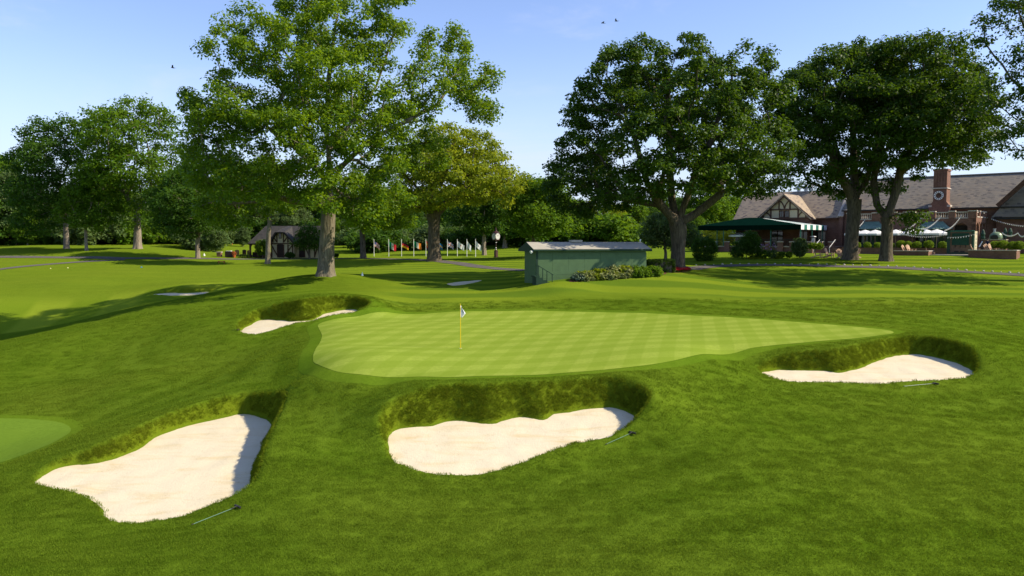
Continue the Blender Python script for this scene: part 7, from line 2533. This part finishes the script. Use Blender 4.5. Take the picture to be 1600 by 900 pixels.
# ------------------------------------------------------------------ standing grass: rough on the slopes, long fescue on the bunker faces
def blade_mat(name, dark, light, dry, tip, lie=1.0):
    m = NT(name)
    p = m.pos()
    mid = m.noise(m.mapping(p, (1.0, 0.55, 1.0), (0, 0, 0.4)), 0.8, 5, 0.62, 0.6)
    big = m.noise(p, 0.09, 3, 0.5)
    c = m.mix(m.mapr(mid, 0.32, 0.68), dark, light)
    c = m.mix(m.math('MULTIPLY', m.mapr(big, 0.42, 0.66), 0.35), c, dry)
    st = m.noise(m.mapping(p, (0.22, 1.5, 0.8), (0, 0, -0.35)), 1.0, 4, 0.65, 1.6)
    c = m.mix(m.mapr(st, 0.46, 0.62, 0, 0.28 * lie), c, tuple(x * 1.3 for x in light))
    c = m.mix(m.mapr(st, 0.50, 0.36, 0, 0.22 * lie), c, tuple(x * 0.65 for x in dark))
    la = m.n('ShaderNodeAttribute', attribute_name='lay', attribute_type='INSTANCER').outputs['Fac']
    c = m.mix(m.mapr(la, 0.55, 1.0, 0, 0.32 * lie), c, tuple(x * 1.4 for x in light))
    c = m.mix(m.mapr(la, 0.45, 0.0, 0, 0.28 * lie), c, tuple(x * 0.6 for x in dark))
    c = m.mix(m.mapr(m.noise(p, 13, 2), 0.5, 0.78, 0, 0.55), c, tip)
    d = m.n('ShaderNodeBsdfDiffuse')
    m.l(c, d.inputs[0])
    t = m.n('ShaderNodeBsdfTranslucent')
    m.l(m.mix(0.5, c, (0.22, 0.30, 0.01)), t.inputs[0])
    x = m.n('ShaderNodeMixShader')
    x.inputs[0].default_value = 0.35
    m.l(d.outputs[0], x.inputs[1])
    m.l(t.outputs[0], x.inputs[2])
    return m.done(x.outputs[0])


M_BLADE = blade_mat('rough_blade', (0.088, 0.152, 0.009), (0.124, 0.196, 0.013), (0.17, 0.20, 0.02), (0.19, 0.255, 0.03))
M_FESCUE = blade_mat('fescue_blade', (0.118, 0.165, 0.008), (0.142, 0.188, 0.010), (0.16, 0.18, 0.015), (0.24, 0.215, 0.035), 0.0)


def tuft(name, seed, n, rad, h0, h1, w, lean, mat):
    rr = np.random.default_rng(seed)
    V, Fa = [], []
    for k in range(n):
        r, a = rad * math.sqrt(rr.random()), rr.uniform(0, 6.28)
        x, y = r * math.cos(a), r * math.sin(a)
        h = rr.uniform(h0, h1)
        b = rr.uniform(0, 6.28)
        ln = rr.uniform(0.2, 1.0) * lean * h
        dx, dy = math.cos(b) * ln, math.sin(b) * ln
        sx, sy = -math.sin(b + rr.uniform(-.6, .6)) * w, math.cos(b + rr.uniform(-.6, .6)) * w
        i = len(V)
        V += [(x - sx, y - sy, -0.02), (x + sx, y + sy, -0.02), (x + dx * 0.4 + sx * 0.8, y + dy * 0.4 + sy * 0.8, h * 0.62), (x + dx * 0.4 - sx * 0.8, y + dy * 0.4 - sy * 0.8, h * 0.62), (x + dx, y + dy, h * (1 - 0.25 * lean))]
        Fa += [(i, i + 1, i + 2), (i, i + 2, i + 3), (i + 3, i + 2, i + 4)]
    return np_mesh(name, np.array(V), np.array(Fa), mat)


def grass_field(name, label, P, N, S, tuft_mesh, align):
    """points carry normal and size ; the nodes stand one tuft of blades on each"""
    me = bpy.data.meshes.new(name)
    me.vertices.add(len(P))
    me.vertices.foreach_set('co', np.ascontiguousarray(P, np.float32).ravel())
    a = me.attributes.new('up', 'FLOAT_VECTOR', 'POINT')
    up = N * align + np.array([0, 0, 1.0]) * (1 - align)
    up /= np.linalg.norm(up, axis=1)[:, None]
    a.data.foreach_set('vector', np.ascontiguousarray(up, np.float32).ravel())
    me.attributes.new('lay', 'FLOAT', 'POINT').data.foreach_set('value', np.ascontiguousarray(lay(P[:, 0], P[:, 1]), np.float32))
    me.attributes.new('size', 'FLOAT', 'POINT').data.foreach_set('value', np.ascontiguousarray(S, np.float32))
    me.update()
    o = link_obj(name, me)
    tag(o, label, kind='stuff')
    src = bpy.data.objects.new(name + '_tuft', tuft_mesh)       # geometry source only, not part of the scene
    ng = bpy.data.node_groups.new(name, 'GeometryNodeTree')
    ng.interface.new_socket('Geometry', in_out='INPUT', socket_type='NodeSocketGeometry')
    ng.interface.new_socket('Geometry', in_out='OUTPUT', socket_type='NodeSocketGeometry')
    nd = ng.nodes
    gi, go = nd.new('NodeGroupInput'), nd.new('NodeGroupOutput')
    oi = nd.new('GeometryNodeObjectInfo')
    oi.inputs['Object'].default_value = src
    iop = nd.new('GeometryNodeInstanceOnPoints')
    au = nd.new('GeometryNodeInputNamedAttribute'); au.data_type = 'FLOAT_VECTOR'; au.inputs['Name'].default_value = 'up'
    az = nd.new('GeometryNodeInputNamedAttribute'); az.data_type = 'FLOAT'; az.inputs['Name'].default_value = 'size'
    al_ = nd.new('FunctionNodeAlignRotationToVector'); al_.axis = 'Z'
    rv = nd.new('FunctionNodeRandomValue'); rv.data_type = 'FLOAT_VECTOR'
    rv.inputs[0].default_value = (0, 0, 0); rv.inputs[1].default_value = (0, 0, 6.283)
    e2r = nd.new('FunctionNodeEulerToRotation')
    ro = nd.new('FunctionNodeRotateRotation')
    ro.rotation_space = 'LOCAL'
    L = ng.links.new
    L(gi.outputs[0], iop.inputs['Points'])
    L(oi.outputs['Geometry'], iop.inputs['Instance'])
    L(au.outputs['Attribute'], al_.inputs['Vector'])
    L(rv.outputs[0], e2r.inputs[0])
    L(al_.outputs[0], ro.inputs[0])
    L(e2r.outputs[0], ro.inputs[1])
    L(ro.outputs[0], iop.inputs['Rotation'])
    L(az.outputs['Attribute'], iop.inputs['Scale'])
    L(iop.outputs[0], go.inputs[0])
    md = o.modifiers.new('tufts', 'NODES')
    md.node_group = ng
    return o


rgr = np.random.default_rng(77)


def surf(X, Y):
    e_ = 0.06
    z, face, sand = ground_arrays(X, Y)
    zx = ground_arrays(X + e_, Y)[0] - ground_arrays(X - e_, Y)[0]
    zy = ground_arrays(X, Y + e_)[0] - ground_arrays(X, Y - e_)[0]
    N = np.stack([-zx / (2 * e_), -zy / (2 * e_), np.ones_like(z)], 1)
    N /= np.linalg.norm(N, axis=1)[:, None]
    return z, face, N


def keep_mask(X, Y):
    k = np.ones(len(X), bool)
    for b in BUNKERS:
        k &= sdist(b.poly, X, Y)[0] > 0.03
    k &= sdist(offset_poly(_gp, 0.62), X, Y)[0] > 0.0
    k &= sdist(offset_poly(_sp, 0.45), X, Y)[0] > 0.0
    return k


# rough: thinning out with distance
XS, YS_ = [], []
for y0, y1, dens in ((15.0, 20, 62), (20, 25, 46), (25, 32, 28), (32, 42, 16), (42, 56, 8)):
    hw_ = 0.72 * y1 + 1.5
    n_ = int(2 * hw_ * (y1 - y0) * dens)
    XS.append(rgr.uniform(-hw_, hw_, n_)); YS_.append(rgr.uniform(y0, y1, n_))
X, Y = np.concatenate(XS), np.concatenate(YS_)
k = keep_mask(X, Y)
X, Y = X[k], Y[k]
z, face, N = surf(X, Y)
k = face < 0.5
grass_field('rough_grass', 'blades of green rough on the slopes round the bunkers', np.stack([X, Y, z], 1)[k], N[k], (rgr.uniform(0.75, 1.25, k.sum()) * np.interp(Y[k], [15, 30, 56], [1.0, 1.15, 1.5])), tuft('tuft', 5, 44, 0.16, 0.022, 0.046, 0.0036, 0.9, M_BLADE), 0.6)
# bunker faces
XS, YS_ = [], []
for b in BUNKERS[:4]:
    lo, hi = b.poly.min(0) - 2.2, b.poly.max(0) + 2.2
    n_ = int((hi[0] - lo[0]) * (hi[1] - lo[1]) * 260)
    XS.append(rgr.uniform(lo[0], hi[0], n_)); YS_.append(rgr.uniform(lo[1], hi[1], n_))
X, Y = np.concatenate(XS), np.concatenate(YS_)
k = keep_mask(X, Y)
X, Y = X[k], Y[k]
z, face, N = surf(X, Y)
k = face + rgr.uniform(-0.25, 0.25, len(face)) > 0.4
grass_field('fescue_grass', 'long olive grass hanging on the steep bunker faces', np.stack([X, Y, z], 1)[k], N[k], rgr.uniform(0.7, 1.2, k.sum()), tuft('tuft', 6, 26, 0.10, 0.05, 0.11, 0.0042, 0.8, M_FESCUE), 0.75)
# ragged lip where turf overhangs sand
XS, YS_ = [], []
for b in BUNKERS[:4]:
    q = b.poly
    seg = np.roll(q, -1, 0) - q
    Ls_ = np.linalg.norm(seg, axis=1)
    for i in range(len(q)):
        m_ = max(1, int(Ls_[i] * 26))
        f = rgr.random(m_)
        c_ = q[i] + seg[i] * f[:, None]
        nn = np.array([seg[i][1], -seg[i][0]]) / (Ls_[i] + 1e-9)
        c_ = c_ + nn * rgr.uniform(-0.16, 0.16, m_)[:, None]
        XS.append(c_[:, 0]); YS_.append(c_[:, 1])
X, Y = np.concatenate(XS), np.concatenate(YS_)
k = np.ones(len(X), bool)
for b in BUNKERS[:4]:
    s_ = sdist(b.poly, X, Y)[0]
    k &= s_ > -0.02
X, Y = X[k], Y[k]
z, face, N = surf(X, Y)
grass_field('lip_grass', 'ragged turf edge overhanging the bunker sand', np.stack([X, Y, z], 1), N, rgr.uniform(0.35, 0.7, len(X)), tuft('tuft', 8, 16, 0.05, 0.03, 0.07, 0.0038, 0.9, M_FESCUE), 0.5)
